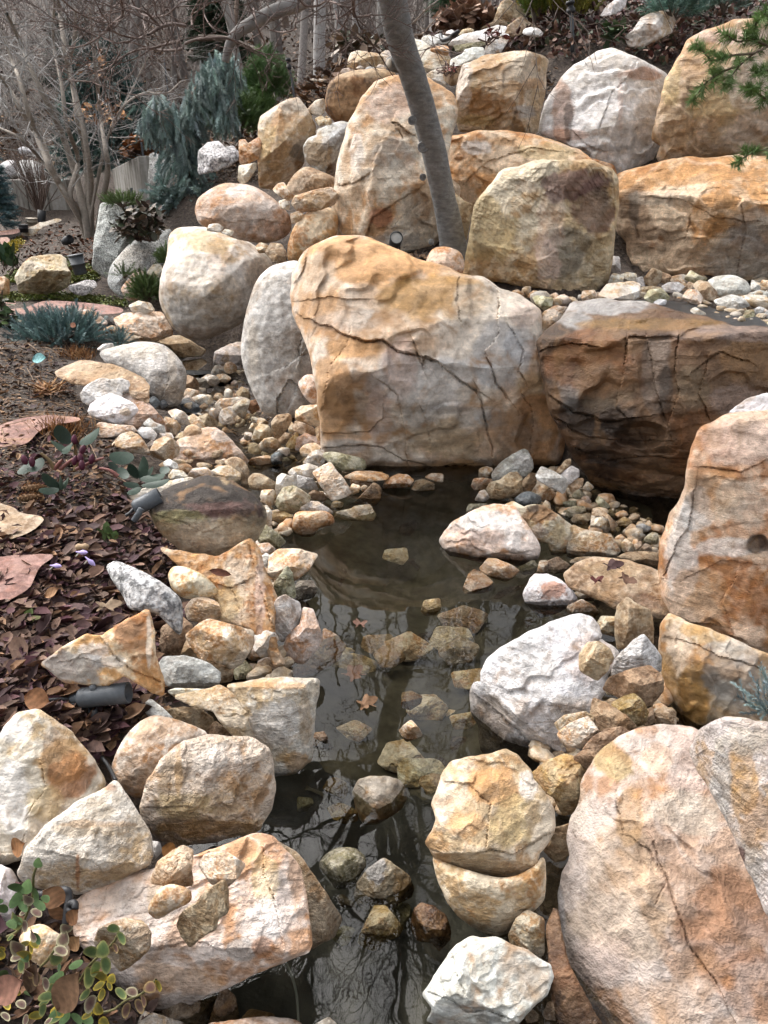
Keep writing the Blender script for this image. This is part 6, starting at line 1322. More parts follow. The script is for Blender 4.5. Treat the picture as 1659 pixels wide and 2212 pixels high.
for (cw, dw), lst in _cnt.items():
    for k, r in enumerate(lst):
        pos = 'the only' if len(lst) == 1 else ('rightmost' if k == len(lst) - 1 else (ORD[k] if k < len(ORD) else 'right-hand'))
        tag(r, '%s bare %s tree at the %s' % (pos, cw, dw), 'tree', 'bare trees of the woods')
for root, t_, c_ in variants:
    for q in (t_, c_, root): bpy.data.objects.remove(q)
# brush: tangles of thin stems
bv = []
for v in range(4):
    m = MB()
    for k in range(34):
        a = rs.uniform(0, 6.28); grow(m, (rs.normal() * .25, rs.normal() * .25, -.05), (math.cos(a) * .6, math.sin(a) * .6, rs.uniform(.6, 1.6)), rs.uniform(1.2, 2.6), .011, 2, rs, [(.20, .165, .15), (.28, .25, .23), (.24, .19, .165), (.19, .165, .15)][v], .12, .02, 4, .55, 3, .4, .55)
    bv.append(m.build('brush', BARK))
bsp = []
while len(bsp) < 34:
    Y = _r2.uniform(15, 40); x = _r2.uniform(-.56, .14) * Y
    if x < -3 and Y < 22: continue
    bsp.append((x, Y))
bsp.sort(key=lambda q: q[0] / q[1])
for k, (x, y) in enumerate(bsp):
    o = bv[k % 4].copy(); link(o); o.location = (x, y, gz(x, y)); s_ = rs.uniform(.7, 1.5); o.scale = (s_, s_, s_); o.rotation_euler = (0, 0, rs.uniform(0, 6.28)); o.name = 'bare_shrub'
    tag(o, '%s %s leafless shrub tangled among the trunks of the woods' % (ORD[k // 4] if k < 30 else 'rightmost', ['brown-grey', 'pale grey', 'reddish grey', 'dull grey'][k % 4]), 'shrub', 'leafless undergrowth in the woods')
for o in bv: bpy.data.objects.remove(o)
# fallen branch on the slope
m = MB(); m.tube(spline([at('K', -60, 305, Y=17), at('K', 150, 310, Y=17), at('K', 330, 370, Y=16.5), at('K', 460, 425, Y=16), at('K', 570, 480, Y=15.6)], 20), np.linspace(.06, .03, 20), (.13, .105, .085), 7, True)
o = m.build('fallen_branch', BARK); tag(o, 'long dark branch slanting across the trunks behind the weeping spruce', 'branch')
for pts in ([(640, 770), (700, 735), (720, 715)], [(740, 690), (800, 650), (860, 600), (880, 560)], [(830, 700), (870, 680), (960, 690)]):
    m = MB(); m.tube(spline([hits(topx('K', [p]))[0] + np.array((0, 0, .05)) for p in pts], 8), np.linspace(.035, .02, 8), (.24, .20, .16), 6, True)
    o = m.build('fallen_branch', BARK); tag(o, ['short dead branch on the slope left of the sprinkler pipe', 'curved dead branch on the slope below the pale trunk', 'thin dead branch on the slope above the rust-brown boulder'][0 if pts[0][0] == 640 else (1 if pts[0][0] == 740 else 2)], 'branch')
# ------------------------------------------------------------------ conifers and shrubs
rs = np.random.RandomState(31)
SP_V, SP_F = needle_shoot(54, .27, .026, 1.0, rs)
PN_V, PN_F = needle_shoot(44, .5, .022, .8, rs)
JU_V, JU_F = needle_shoot(46, .24, .020, 1.3, rs)
def shoots(m, pos, d, ln, col, T=(SP_V, SP_F), v=.25):
    pos = np.asarray(pos); m.inst(T[0], T[1], frames(np.asarray(d, float), None, rs.uniform(0, 6.28, len(pos)), ln), pos, cvar(rs, col, len(pos), v))
# weeping blue spruce
b_ = at('J', 1330, 1490, Y=10.4); ws = empty('weeping_spruce', b_); tag(ws, 'weeping blue spruce arching over behind the striped boulder', 'conifer')
sp1 = spline([at('J', x, y, Y=10.4) for x, y in [(1330, 1500), (1335, 1250), (1300, 1000), (1290, 860), (1360, 720), (1440, 580), (1500, 490), (1570, 445), (1630, 440), (1670, 490)]], 60)
sp2 = spline([at('J', x, y, Y=10.3) for x, y in [(1300, 900), (1240, 790), (1170, 740), (1100, 760), (1065, 850), (1045, 930)]], 24)
m = MB(); m.tube(sp1, np.linspace(.06, .012, 60), (.13, .10, .08), 8); m.tube(sp2, np.linspace(.035, .01, 24), (.13, .10, .08), 6); m.build('trunk', BARK, ws)
m = MB(); pos, dr, ln = [], [], []
def strand(p, L, out):
    n = max(2, int(L / .075)); q = np.array(p); o = np.array(out, float)
    for k in range(n):
        d = np.array((o[0] * .5, o[1] * .5, -1)) + rs.normal(size=3) * .22; pos.append(q.copy()); dr.append(d); ln.append(rs.uniform(.15, .24)); q = q + np.array((o[0] * .02 * (n - k) / n, o[1] * .02 * (n - k) / n, -.075)) + rs.normal(size=3) * .012
for k in range(125):
    i = rs.randint(18, 60); u = i / 60; L = (.8 if u < .52 else (.55 if u < .70 else .8)) * rs.uniform(.35, 1.1) * (1 if u < .9 else .5)
    strand(sp1[i] + rs.normal(size=3) * np.array((.05, .14, .04)) + (0, 0, .05), L, rs.normal(size=2) * .5)
for k in range(80):
    i = rs.randint(4, 24); strand(sp2[i] + rs.normal(size=3) * np.array((.04, .14, .04)) + (0, 0, .06), (.66 - .021 * i) * rs.uniform(.35, 1.1), rs.normal(size=2) * .5)
for k in range(80):
    i = rs.randint(3, 18); strand(sp1[i] + rs.normal(size=3) * np.array((.16, .16, .1)), rs.uniform(.2, .6), rs.normal(size=2) * 1.2)
for k in range(90):
    p = at('J', rs.uniform(1120, 1470), rs.uniform(1330, 1480), Y=10.2); pos.append(p); dr.append(np.array((rs.normal() * .8, -.5, rs.uniform(-.6, .4)))); ln.append(rs.uniform(.22, .34))
shoots(m, pos, np.array(dr), np.array(ln), (.21, .28, .26), v=.4); m.build('foliage', FOL, ws)
def mound(name, fr, c, Y, rx, ry, n, col, T, ln, label, cat='shrub', upb=.6, base_y=None):
    """a shrub of shoots pointing out of a lumpy mound"""
    cen = at(fr, c[0], c[1], Y=Y); ex = np.linalg.norm(at(fr, c[0] + rx, c[1], Y=Y) - cen); ez = np.linalg.norm(at(fr, c[0], c[1] + ry, Y=Y) - cen)
    o = empty(name, cen - np.array((0, 0, ez))); tag(o, label, cat)
    d = rs.normal(size=(n, 3)); d /= np.linalg.norm(d, axis=1)[:, None]; d[:, 2] = np.where(d[:, 2] < -.5, -d[:, 2], d[:, 2])
    r = rs.uniform(.45, 1.0, n) * (1 + .3 * fbm(d * 2.1 + c[0], 2)); p = cen + d * r[:, None] * np.array((ex, ex * .8, ez))
    m = MB(); shoots(m, p, d + np.array((0, 0, upb)) + rs.normal(size=(n, 3)) * .35, rs.uniform(ln * .7, ln * 1.3, n), col, T, .35); m.build('foliage', FOL, o)
    m = MB()
    for k in range(9):
        q = cen + d[k] * r[k] * np.array((ex, ex * .8, ez)) * .8; m.tube(spline([cen - (0, 0, ez), (cen + q) / 2 - (0, 0, ez * .3), q], 6), np.linspace(.02, .006, 6), (.11, .085, .065), 4)
    m.build('stem', BARK, o); return o
PINE, SPR, JUN = (PN_V, PN_F), (SP_V, SP_F), (JU_V, JU_F)
mound('pine_shrub', 'K', (490, 690), 11.4, 135, 150, 420, (.10, .165, .06), PINE, .16, 'dense green dwarf pine on the slope behind the angular rock')
mound('pine_shrub', 'K', (480, 540), 11.5, 60, 70, 70, (.10, .165, .06), PINE, .16, 'pointed top of a small green pine on the slope')
mound('pine_shrub', 'K', (270, 980), 11.0, 190, 140, 420, (.11, .175, .06), PINE, .16, 'low green dwarf pine beside the weeping spruce')
mound('pine_shrub', 'K', (420, 880), 11.2, 100, 80, 160, (.10, .17, .05), PINE, .15, 'bright green low pine between the two dwarf pines')
mound('blue_juniper', 'L', (520, 150), 6.95, 330, 105, 520, (.135, .205, .20), JUN, .17, 'spreading blue-green juniper on the soil at the left')
mound('blue_juniper', 'L', (1030, 205), 6.9, 55, 30, 40, (.135, .205, .20), JUN, .12, 'small sprig of blue juniper beside the pale grey boulder')
mound('green_juniper', 'N', (1440, 1040), 8.45, 130, 120, 420, (.10, .15, .05), JUN, .11, 'green juniper in front of the pinkish rock left of the big pale boulder')
mound('green_juniper', 'N', (1640, 720), 8.4, 45, 90, 150, (.10, .15, .05), JUN, .10, 'green juniper tuft against the upper left of the big pale boulder')
mound('green_juniper', 'N', (1220, 860), 8.75, 60, 25, 30, (.10, .14, .05), JUN, .12, 'thin juniper sprig on the leaning granite boulder')
mound('green_juniper', 'N', (1200, 150), 9.6, 180, 35, 240, (.12, .17, .06), JUN, .10, 'low green juniper behind the tall granite slab')
mound('gray_juniper', '6', (1700, 950), 1.95, 130, 50, 110, (.22, .29, .29), JUN, .075, 'pale blue juniper sprays at the right edge below the pillar boulder')
mound('golden_shrub', '2', (760, 40), 10.3, 150, 90, 420, (.20, .185, .03), JUN, .2, 'golden green arborvitae shrub at the top of the slope', upb=1.6)
mound('golden_shrub', '2', (655, 40), 10.2, 50, 60, 110, (.12, .17, .035), JUN, .2, 'bright green upright shrub left of the golden one', upb=1.6)
mound('pine_shrub', '2', (1250, 55), 9.2, 110, 45, 130, (.11, .19, .15), PINE, .15, 'blue-green dwarf pine over the cream boulder at the top right')
mound('pine_shrub', '2', (1470, 20), 9.6, 70, 35, 60, (.13, .20, .16), PINE, .13, 'pale blue-green dwarf pine sprigs at the top right corner')
mound('pine_shrub', 'E', (590, 90), 11.2, 110, 90, 110, (.05, .10, .05), PINE, .2, 'dark green pine between brown shrubs right of the trunk')
def spruce(name, fr, x, ytop, ybase, Y, w, col, label, n=1500, ln=.3):
    p0 = at(fr, x, ybase, Y=Y); p1 = at(fr, x, ytop, Y=Y); H_ = p1[2] - p0[2]; R = np.linalg.norm(at(fr, x + w, ybase, Y=Y) - p0)
    o = empty(name, p0); tag(o, label, 'conifer'); m = MB(); m.tube(np.array([p0, p1]), [.09, .01], (.10, .08, .065), 7); m.build('trunk', BARK, o)
    t = rs.uniform(0, 1, n) ** .75; t = (np.floor(t * 11) + rs.uniform(.0, .45, n)) / 11; a = rs.uniform(0, 6.28, n); r = (1 - t) * R * rs.uniform(.3, 1, n) * (1 + .25 * np.sin(a * 5 + np.floor(t * 11) * 2))
    p = p0 + np.column_stack((np.cos(a) * r, np.sin(a) * r, t * H_ - r * .22)); d = np.column_stack((np.cos(a), np.sin(a), rs.normal(size=n) * .3 - .1))
    m = MB(); shoots(m, p, d, rs.uniform(ln * .7, ln * 1.3, n), col, SPR, .35); m.build('crown', FOL, o)
spruce('blue_spruce', 'J', 800, 300, 1150, 16.5, 330, (.065, .115, .10), 'broad blue spruce standing behind the bare multi-stemmed tree', 1700, .42)
spruce('blue_spruce', 'J', -40, 1060, 1590, 15.0, 120, (.10, .17, .18), 'blue spruce at the far left edge in front of the wall', 600, .26)
spruce('green_spruce', 'K', 120, -300, 480, 24, 190, (.04, .065, .035), 'dark green conifer deep in the woods above the weeping spruce', 700, .5)
spruce('green_spruce', 'J', 640, 120, 900, 27, 260, (.045, .07, .05), 'dark conifer in the woods behind the blue spruce', 700, .6)
# pine sprig reaching in at the top right
pr = empty('pine_branch', at('2', 1700, 240, Y=4.3)); tag(pr, 'green pine branch reaching in from the right edge near the top', 'pine branch')
NE_V, NE_F = needle_shoot(46, .95, .034, .55, rs)
for pts in ([(1720, 150), (1659, 200), (1600, 230), (1540, 280), (1490, 340), (1470, 360)], [(1659, 200), (1590, 170), (1530, 180), (1480, 150)], [(1600, 230), (1500, 240), (1420, 260), (1370, 210)], [(1540, 280), (1460, 310), (1400, 350), (1340, 420)], [(1720, 60), (1680, 90), (1640, 60), (1600, 110)], [(1720, 420), (1660, 430), (1610, 400), (1580, 390)], [(1740, 600), (1660, 640), (1590, 660), (1540, 690)], [(1720, 330), (1660, 300), (1620, 320)]):
    P = spline([at('2', x, y, Y=4.3 + .1 * math.sin(x)) for x, y in pts], 20)
    m = MB(); m.tube(P, np.linspace(.007, .003, 20), (.15, .11, .075), 5); tw_ = m.build('twig', BARK, pr)
    i = rs.randint(3, 20, 15); d = P[i] - P[i - 1]; d /= np.linalg.norm(d, axis=1)[:, None]
    m = MB(); shoots(m, P[i], d * 1.1 + rs.normal(size=d.shape) * .5, rs.uniform(.045, .07, len(i)), (.17, .26, .085), (NE_V, NE_F)); m.build('needles', FOL, tw_)

# ------------------------------------------------------------------ leaf litter and ground cover (uncountable)
def litter(name, fr, poly, n, s0, s1, cols, tilt=.5, lift=.012, mat=None, big=False, v=.3, lo=1.0):
    p = samp(fr, poly, n, rs); g = hits(p, lo); g[:, 2] += lift * rs.uniform(0, 1, n)
    a = rs.uniform(0, 6.28, n); d = np.column_stack((np.cos(a), np.sin(a), rs.normal(size=n) * tilt * .6))
    sc = s0 + (s1 - s0) * rs.uniform(0, 1, n) ** 1.9; T = (BIG_V, BIG_F) if big else (LEAF_V * np.array((1, 1.35, 1)), LEAF_F)
    M = frames(d, None, rs.normal(size=n) * tilt, sc); M[:, :, 2] *= rs.uniform(.3, 6.5, n)[:, None]; M[:, :, 1] *= rs.uniform(.55, 1.2, n)[:, None]
    m = MB(); m.inst(T[0], T[1], M, g, pick(rs, cols, n, v)); o = m.build(name, mat or DRYM); tag(o, kind='stuff'); return o
PUR = [(.085, .036, .044), (.06, .028, .034), (.12, .056, .06), (.075, .042, .04), (.14, .08, .055), (.22, .125, .07), (.12, .075, .055), (.05, .028, .028)]
BRN = [(.13, .075, .042), (.09, .05, .032), (.19, .11, .06), (.06, .036, .026), (.26, .16, .09)]
litter('leaf_litter', 'F', [(-30, 1150), (60, 1120), (180, 1110), (280, 1090), (330, 1130), (395, 1215), (350, 1300), (400, 1340), (330, 1480), (290, 1560), (225, 1650), (-30, 1590)], 4200, .02, .10, PUR + [(.14, .085, .06), (.09, .055, .045), (.17, .10, .07)], .3, .03)
litter('leaf_litter', 'F', [(-20, 960), (250, 960), (330, 1060), (300, 1110), (-20, 1160)], 1300, .025, .06, PUR + BRN, .4, .02)
litter('leaf_litter', 'F', [(-20, 730), (180, 750), (130, 800), (190, 880), (200, 960), (-20, 960)], 1500, .02, .055, BRN + [(.05, .03, .03)], .35, .012)
litter('leaf_litter', 'F', [(230, 1480), (360, 1470), (380, 1540), (290, 1600), (230, 1620), (180, 1560)], 300, .03, .065, PUR + BRN, .5, .03)
litter('leaf_litter', 'F', [(-20, 1950), (130, 1900), (260, 2080), (330, 2230), (-20, 2230)], 420, .03, .06, [(.05, .03, .024), (.09, .055, .035), (.035, .022, .02), (.15, .08, .045)], .5, .03, lo=.5)
litter('leaf_litter', 'F', [(60, 480), (330, 470), (300, 560), (200, 600), (40, 560)], 900, .05, .10, [(.20, .085, .045), (.14, .07, .045), (.10, .06, .04)], .3, .01)
litter('leaf_litter', 'F', [(-20, 330), (500, 250), (700, 130), (850, 140), (760, 210), (650, 260), (580, 330), (430, 400), (350, 330), (-20, 400)], 4200, .05, .12, BRN + [(.24, .12, .06), (.30, .20, .13)], .5, .03, lo=7)
litter('leaf_litter', 'F', [(-20, 20), (900, 0), (1100, 0), (1000, 100), (500, 260), (-20, 340)], 3500, .10, .22, BRN + [(.22, .14, .10)], .5, .05, lo=9)
litter('leaf_litter', 'F', [(930, 90), (1020, 20), (1150, 0), (1280, 0), (1659, 0), (1659, 50), (1500, 100), (1440, 160), (1330, 115), (1240, 140), (1180, 150), (1190, 110), (1100, 140), (1000, 150)], 3600, .05, .115, [(.15, .085, .06), (.20, .12, .085), (.10, .05, .05), (.13, .05, .045), (.07, .045, .04), (.25, .16, .12), (.07, .085, .05)], 1.0, .22, LEAFM, lo=7)
litter('leaf_litter', 'F', [(1150, 150), (1200, 270), (1195, 160)], 60, .05, .09, BRN, .6, .05, lo=6)
litter('leaf_litter', 'F', [(830, 530), (925, 545), (925, 575), (860, 550)], 130, .02, .05, BRN, .5, .02, lo=5)
litter('leaf_litter', 'F', [(-520, 700), (-20, 740), (-20, 1600), (-20, 2230), (-520, 2230)], 3000, .025, .09, PUR + BRN, .35, .03, lo=.8)
litter('leaf_litter', 'F', [(1690, 700), (2250, 700), (2250, 2230), (1770, 2230), (1760, 1600)], 1600, .025, .08, BRN, .35, .03, lo=.8)
litter('leaf_litter', 'F', [(390, 850), (540, 800), (690, 960), (560, 1010), (430, 950)], 160, .02, .05, BRN, .5, .02, lo=4)
MOSS = [(.12, .155, .03), (.16, .20, .04), (.085, .11, .025), (.20, .20, .06)]
litter('moss', 'N', [(0, 1040), (150, 1050), (500, 1040), (680, 1060), (1000, 1090), (1260, 1130), (1250, 1190), (900, 1150), (500, 1115), (150, 1130), (0, 1110)], 2600, .02, .045, MOSS, .8, .03, LEAFM, lo=6)
litter('moss', 'N', [(650, 700), (760, 720), (960, 800), (990, 900), (940, 950), (700, 960), (680, 830)], 1800, .02, .045, MOSS, .8, .03, LEAFM, lo=6)
litter('moss', 'N', [(70, 870), (190, 800), (170, 960), (80, 980)], 500, .02, .045, MOSS, .8, .03, LEAFM, lo=6)
litter('golden_groundcover', 'N', [(-20, 620), (210, 490), (245, 560), (100, 700), (-20, 740)], 1900, .02, .05, [(.50, .37, .03), (.42, .33, .05), (.30, .26, .05)], .8, .03, LEAFM, lo=6)
litter('leaf_litter', 'K', [(0, 1390), (250, 1290), (420, 1330), (420, 1490), (200, 1490), (60, 1508)], 420, .03, .06, [(.20, .15, .11), (.12, .08, .06), (.28, .22, .17)], .5, .03, lo=6)
# low plants with leaves on stems
def sticks(name, fr, poly, n, L0, L1, col, label):
    p = samp(fr, poly, n, rs); g = hits(p); m = MB()
    for q in g:
        a = rs.uniform(0, 6.28); L = rs.uniform(L0, L1); e = q + np.array((math.cos(a) * L, math.sin(a) * L, 0)); e[2] = float(gfast(e[0], e[1])); m.tube(spline([q + (0, 0, .02), (q + e) / 2 + rs.normal(size=3) * .01 + (0, 0, .03), e + (0, 0, .015)], 6), rs.uniform(.0015, .004), np.array(col) * rs.uniform(.6, 1.5), 4)
    tag(m.build(name, BARK), kind='stuff')
sticks('twig_litter', 'F', [(0, 1150), (300, 1090), (390, 1210), (330, 1480), (230, 1640), (0, 1590)], 70, .06, .25, (.16, .095, .07), '')
sticks('twig_litter', 'F', [(0, 740), (200, 760), (200, 960), (300, 1080), (0, 1150)], 60, .06, .3, (.22, .15, .10), '')
sticks('twig_litter', 'F', [(300, 250), (700, 130), (850, 140), (650, 260), (450, 390)], 70, .2, .7, (.22, .18, .15), '')
def leafy(name, fr, poly, Y, n, s0, s1, cols, label, depth=.25, mat=None, up=.3, stems=10, cat='shrub'):
    p = samp(fr, poly, n, rs); d = rays(p); pos = CAM + d * ((Y + rs.uniform(-depth, depth, n)) / d[:, 1])[:, None]
    P0 = pos.mean(0); zb = pos[:, 2].min(); o = empty(name, (P0[0], P0[1], zb)); tag(o, label, cat)
    dr = rs.normal(size=(n, 3)); dr[:, 2] = dr[:, 2] * .6 + up - .3; dr[:, 1] -= .4
    m = MB(); m.inst(LEAF_V * np.array((1, 1.3, 1)), LEAF_F, frames(dr, None, rs.normal(size=n) * .5, rs.uniform(s0, s1, n)), pos, pick(rs, cols, n, .3)); m.build('foliage', mat or LEAFM, o)
    m = MB()
    if not stems: return
    for k in range(stems):
        q = pos[k]; b = np.array((P0[0] + rs.normal() * .1, P0[1] + rs.normal() * .1, zb)); m.tube(spline([b, (b + q) / 2 + rs.normal(size=3) * .05, q], 6), np.linspace(.009, .004, 6), (.12, .08, .065), 4)
    m.build('stem', BARK, o)
leafy('broadleaf_shrub', 'N', [(1110, 430), (1180, 330), (1250, 230), (1400, 180), (1540, 200), (1640, 300), (1600, 400), (1500, 470), (1380, 460), (1290, 520), (1220, 500)], 9.0, 460, .07, .13, [(.045, .045, .03), (.075, .05, .04), (.12, .085, .06), (.19, .15, .11), (.05, .065, .035)], 'dark bronze-leaved shrub hanging over the tall granite slab')
leafy('dry_shrub', 'E', [(450, 200), (520, 110), (620, 40), (760, 20), (900, 60), (980, 110), (940, 190), (850, 240), (640, 250), (500, 250)], 10.6, 520, .09, .16, [(.22, .13, .085), (.28, .18, .12), (.15, .085, .06), (.33, .22, .16)], 'shrub with curled brown leaves behind the crest right of the trunk', .35, DRYM)
leafy('dry_shrub', 'J', [(860, 1080), (930, 990), (1050, 990), (1140, 1000), (1130, 1080), (1000, 1110), (900, 1130)], 13.2, 330, .08, .15, [(.24, .10, .04), (.17, .08, .04), (.10, .06, .04), (.32, .15, .06)], 'low shrub with rust-coloured leaves behind the concrete wing wall', .3, DRYM)
leafy('dry_shrub', 'J', [(480, 780), (620, 760), (780, 690), (900, 780), (900, 860), (760, 900), (500, 880)], 14.5, 70, .10, .16, [(.36, .18, .07), (.42, .26, .13), (.25, .12, .05)], 'twiggy shrub with a few orange leaves before the blue spruce', .4, DRYM)
leafy('dry_shrub', 'J', [(560, 430), (700, 350), (780, 420), (740, 560), (600, 520)], 16.0, 60, .10, .18, [(.30, .15, .07), (.38, .20, .09)], 'high twigs with scattered orange leaves behind the bare tree', .5, DRYM)
leafy('rhododendron', 'K', [(1030, 380), (1100, 300), (1300, 290), (1430, 350), (1400, 420), (1200, 400), (1100, 440)], 11.5, 170, .12, .2, [(.08, .07, .04), (.16, .11, .075), (.22, .16, .11), (.06, .07, .04)], 'drooping broadleaf shrub behind the perched cream block', .4)
leafy('green_perennial', 'N', [(-30, 1100), (40, 1080), (80, 1180), (150, 1260), (160, 1340), (90, 1390), (-30, 1420)], 7.4, 130, .07, .12, [(.05, .085, .03), (.08, .12, .04), (.06, .06, .04)], 'green leafy perennial at the left edge beside the path', .15, cat='plant')
leafy('daffodil_shoots', 'N', [(0, 690), (40, 640), (150, 640), (170, 760), (120, 830), (20, 760)], 10.2, 36, .14, .2, [(.07, .12, .045), (.05, .09, .05)], 'green bulb shoots beside the golden ground cover', .2, up=2.2, cat='plant')
leafy('green_perennial', '2', [(930, 150), (980, 110), (1040, 140), (1000, 180), (950, 180)], 9.2, 26, .12, .18, [(.07, .11, .05), (.05, .08, .045)], 'small green-leaved plant in the brown leaf bank at the top right', .1, cat='plant')
leafy('red_twig_plant', 'E', [(930, 230), (1020, 230), (1050, 300), (960, 360), (880, 320), (880, 280)], 8.7, 22, .05, .09, [(.12, .035, .035), (.18, .05, .04)], 'thin sapling with dark red leaves on the crest', .1, cat='plant')
leafy('red_twig_plant', 'E', [(580, 560), (640, 530), (640, 600), (590, 660), (520, 620)], 8.4, 16, .04, .07, [(.25, .04, .03), (.18, .05, .04)], 'small red-leaved sprig left of the square block', .1, cat='plant')
# dried grass tufts
for k, (fr, x, y, rx, ry, n, Y) in enumerate([('L', 540, 960, 250, 75, 420, None), ('L', 690, 320, 175, 40, 260, None), ('L', 430, 620, 110, 40, 120, None)]):
    p = np.column_stack((x + rx * rs.normal(size=n) * .45, y + ry * .4 + ry * rs.normal(size=n) * .45)); g = hits(topx(fr, p))
    o = empty('grass_tuft', g.mean(0)); tag(o, ['larger clipped tuft of dry orange grass behind the hellebore', 'clipped tuft of dry orange grass below the blue juniper', 'sparse flattened dry grass on bare soil at the left'][k], 'grass tuft')
    d = rs.normal(size=(n, 3)) * (.55 if k < 2 else 1.6); d[:, 2] = 1 if k < 2 else .35; m = MB(); tv = np.array([(0, -.03, 0), (0, .03, 0), (.6, -.025, .02), (.6, .025, .02), (1, 0, .0)]); tf = np.array([(0, 1, 3), (0, 3, 2), (2, 3, 4)])
    m.inst(tv, tf, frames(d, None, rs.uniform(0, 6, n), rs.uniform(.06, .12, n) * (1 if k < 2 else 1.6)), g, pick(rs, [(.30, .15, .055), (.22, .10, .04), (.38, .22, .10), (.14, .07, .035)], n)); tag(m.build('blades', DRYM, o), kind='stuff')
# ------------------------------------------------------------------ paving, walls, garden fittings, single leaves and flowers
rs = np.random.RandomState(51)
for fr, z, pal, lab, co in [('N', .56, 'red', 'long red sandstone flagstone behind the white-pink ledge', [155, 1265, 250, 1190, 400, 1130, 500, 1120, 700, 1130, 950, 1150, 1130, 1180, 1215, 1200, 1180, 1228, 900, 1243, 700, 1218, 500, 1263, 350, 1293]),
                            ('N', .54, 'red', 'thin red flagstone left of the long red flagstone', [40, 1210, 250, 1185, 300, 1170, 200, 1235, 50, 1250]), ('N', .56, 'red', 'small red flagstone at the left edge near the moss', [-40, 1118, 170, 1125, 130, 1150, -40, 1165]),
                            ('L', .45, 'red', 'pinkish red flagstone behind the dry grass tuft', [-60, 940, 0, 925, 200, 860, 420, 838, 600, 850, 720, 870, 420, 910, 310, 980, 250, 1060, 100, 1110, 0, 1130, -60, 1140]),
                            ('M', .41, 'red', 'smooth red flagstone at the left edge in the purple leaves', [-60, 450, 0, 445, 150, 428, 330, 422, 480, 418, 340, 510, 295, 600, 255, 700, 100, 795, 0, 815, -60, 825]),
                            ('M', .42, 'sand', 'pale pink flagstone above the smooth red flagstone', [-60, -40, 0, -20, 130, 20, 150, 60, 405, 98, 255, 222, 30, 292, 18, 382, -60, 400]),
                            ('N', .75, 'red', 'far red stepping stone by the black path light', [-20, 440, 60, 425, 190, 408, 195, 435, 120, 455, -20, 462]), ('N', .72, 'red', 'nearer red stepping stone beside the golden ground cover', [-20, 500, 70, 490, 100, 520, 40, 555, -20, 560])]:
    o, sm, zz = make_rock('flagstone', topx(fr, co), z=z + .035, pal=pal, lean=85, rnd=1, seed=700 + len(lab), fac=0, thick=.10, rough=.35, dim=.72, feat=dict(ridges=[(0, 0, 1, 0, 0, 0)], back=1.6))
    tag(o, lab, 'flagstone', 'flagstones of the garden path')
def make_concrete():
    m, n, l, b = nmat('concrete')
    tc = n.new('ShaderNodeTexCoord'); vec = tc.outputs['Object']
    mp = n.new('ShaderNodeMapping'); mp.inputs['Scale'].default_value = (5, 5, .5); l.new(vec, mp.inputs['Vector'])
    st = noise(n, l, mp.outputs[0], 1.5, 5, .65); f = noise(n, l, vec, 12, 5, .6)
    c = ramp(n, l, st.outputs['Fac'], [(.35, (.12, .105, .085)), (.5, (.30, .285, .255)), (.7, (.42, .41, .39))])
    c = mixc(n, l, .5, c, ramp(n, l, f.outputs['Fac'], [(.3, (.6, .58, .55)), (.7, (1.15, 1.15, 1.15))]), 'MULTIPLY')
    l.new(c, b.inputs['Base Color']); b.inputs['Roughness'].default_value = .85
    bp = n.new('ShaderNodeBump'); bp.inputs['Strength'].default_value = .3; bp.inputs['Distance'].default_value = .02; l.new(f.outputs['Fac'], bp.inputs['Height']); l.new(bp.outputs[0], b.inputs['Normal'])
    return m
CONC = make_concrete()
def prism(name, base4, z0, z1, mat, parent, bev=.012):
    """an upright slab over a plan quad, edges bevelled"""
    bm = bmesh.new(); lo = [bm.verts.new((p[0], p[1], z0)) for p in base4]; hi = [bm.verts.new((p[0], p[1], (z1 if not hasattr(z1, '__len__') else z1[i]))) for i, p in enumerate(base4)]
    bm.faces.new(lo[::-1]); bm.faces.new(hi)
    for i in range(4): bm.faces.new((lo[i], lo[(i + 1) % 4], hi[(i + 1) % 4], hi[i]))
    bmesh.ops.recalc_face_normals(bm, faces=bm.faces); bmesh.ops.bevel(bm, geom=bm.edges[:], offset=bev, segments=2, affect='EDGES', profile=.6)
    me = bpy.data.meshes.new(name)
    if parent is not None: bmesh.ops.translate(bm, verts=bm.verts, vec=-Vector(parent.location))
    bm.to_mesh(me); bm.free(); me.materials.append(mat); o = bpy.data.objects.new(name, me); return link(o, parent)
a, b = at('J', -120, 1285, Y=18.9), at('J', 470, 1278, Y=18.9); wz = a[2]; wo_ = empty('retaining_wall', (a[0], a[1], .5)); tag(wo_, 'stained concrete retaining wall with boulders on top at the far left', 'wall')
for k in range(4):
    x0 = a[0] + (b[0] - a[0]) * k / 4; x1 = a[0] + (b[0] - a[0]) * (k + 1) / 4 - .012
    prism('panel', [(x0, 18.9), (x1, 18.9), (x1, 19.2), (x0, 19.2)], .4, wz + .004 * k, CONC, wo_)
q0, q1, q2 = at('J', 800, 1205, Y=14.4), at('J', 985, 1112, Y=12.6), at('J', 1080, 1108, Y=12.5)
ww = empty('wing_wall', (q1[0], q1[1], .8)); tag(ww, 'weathered concrete wing wall with dark vertical streaks behind the granite slab', 'wall')
prism('wall_slab', [q0[:2], q1[:2], q2[:2], (q0 + (q2 - q1))[:2]], .6, (q0[2], q1[2], q2[2], q0[2]), CONC, ww, .02)
GM = simple_mat('grey_fixture', (.075, .083, .092), .45, .18, 60, .12, .4)
BK = simple_mat('black_fixture', (.018, .018, .02), .5, .2, 60, .1, .4)
BEI = simple_mat('beige_fixture', (.42, .36, .28), .6, .15, 60, .1)
LENS = simple_mat('lamp_lens', (.35, .35, .33), .15, .1, 30, 0, .6)
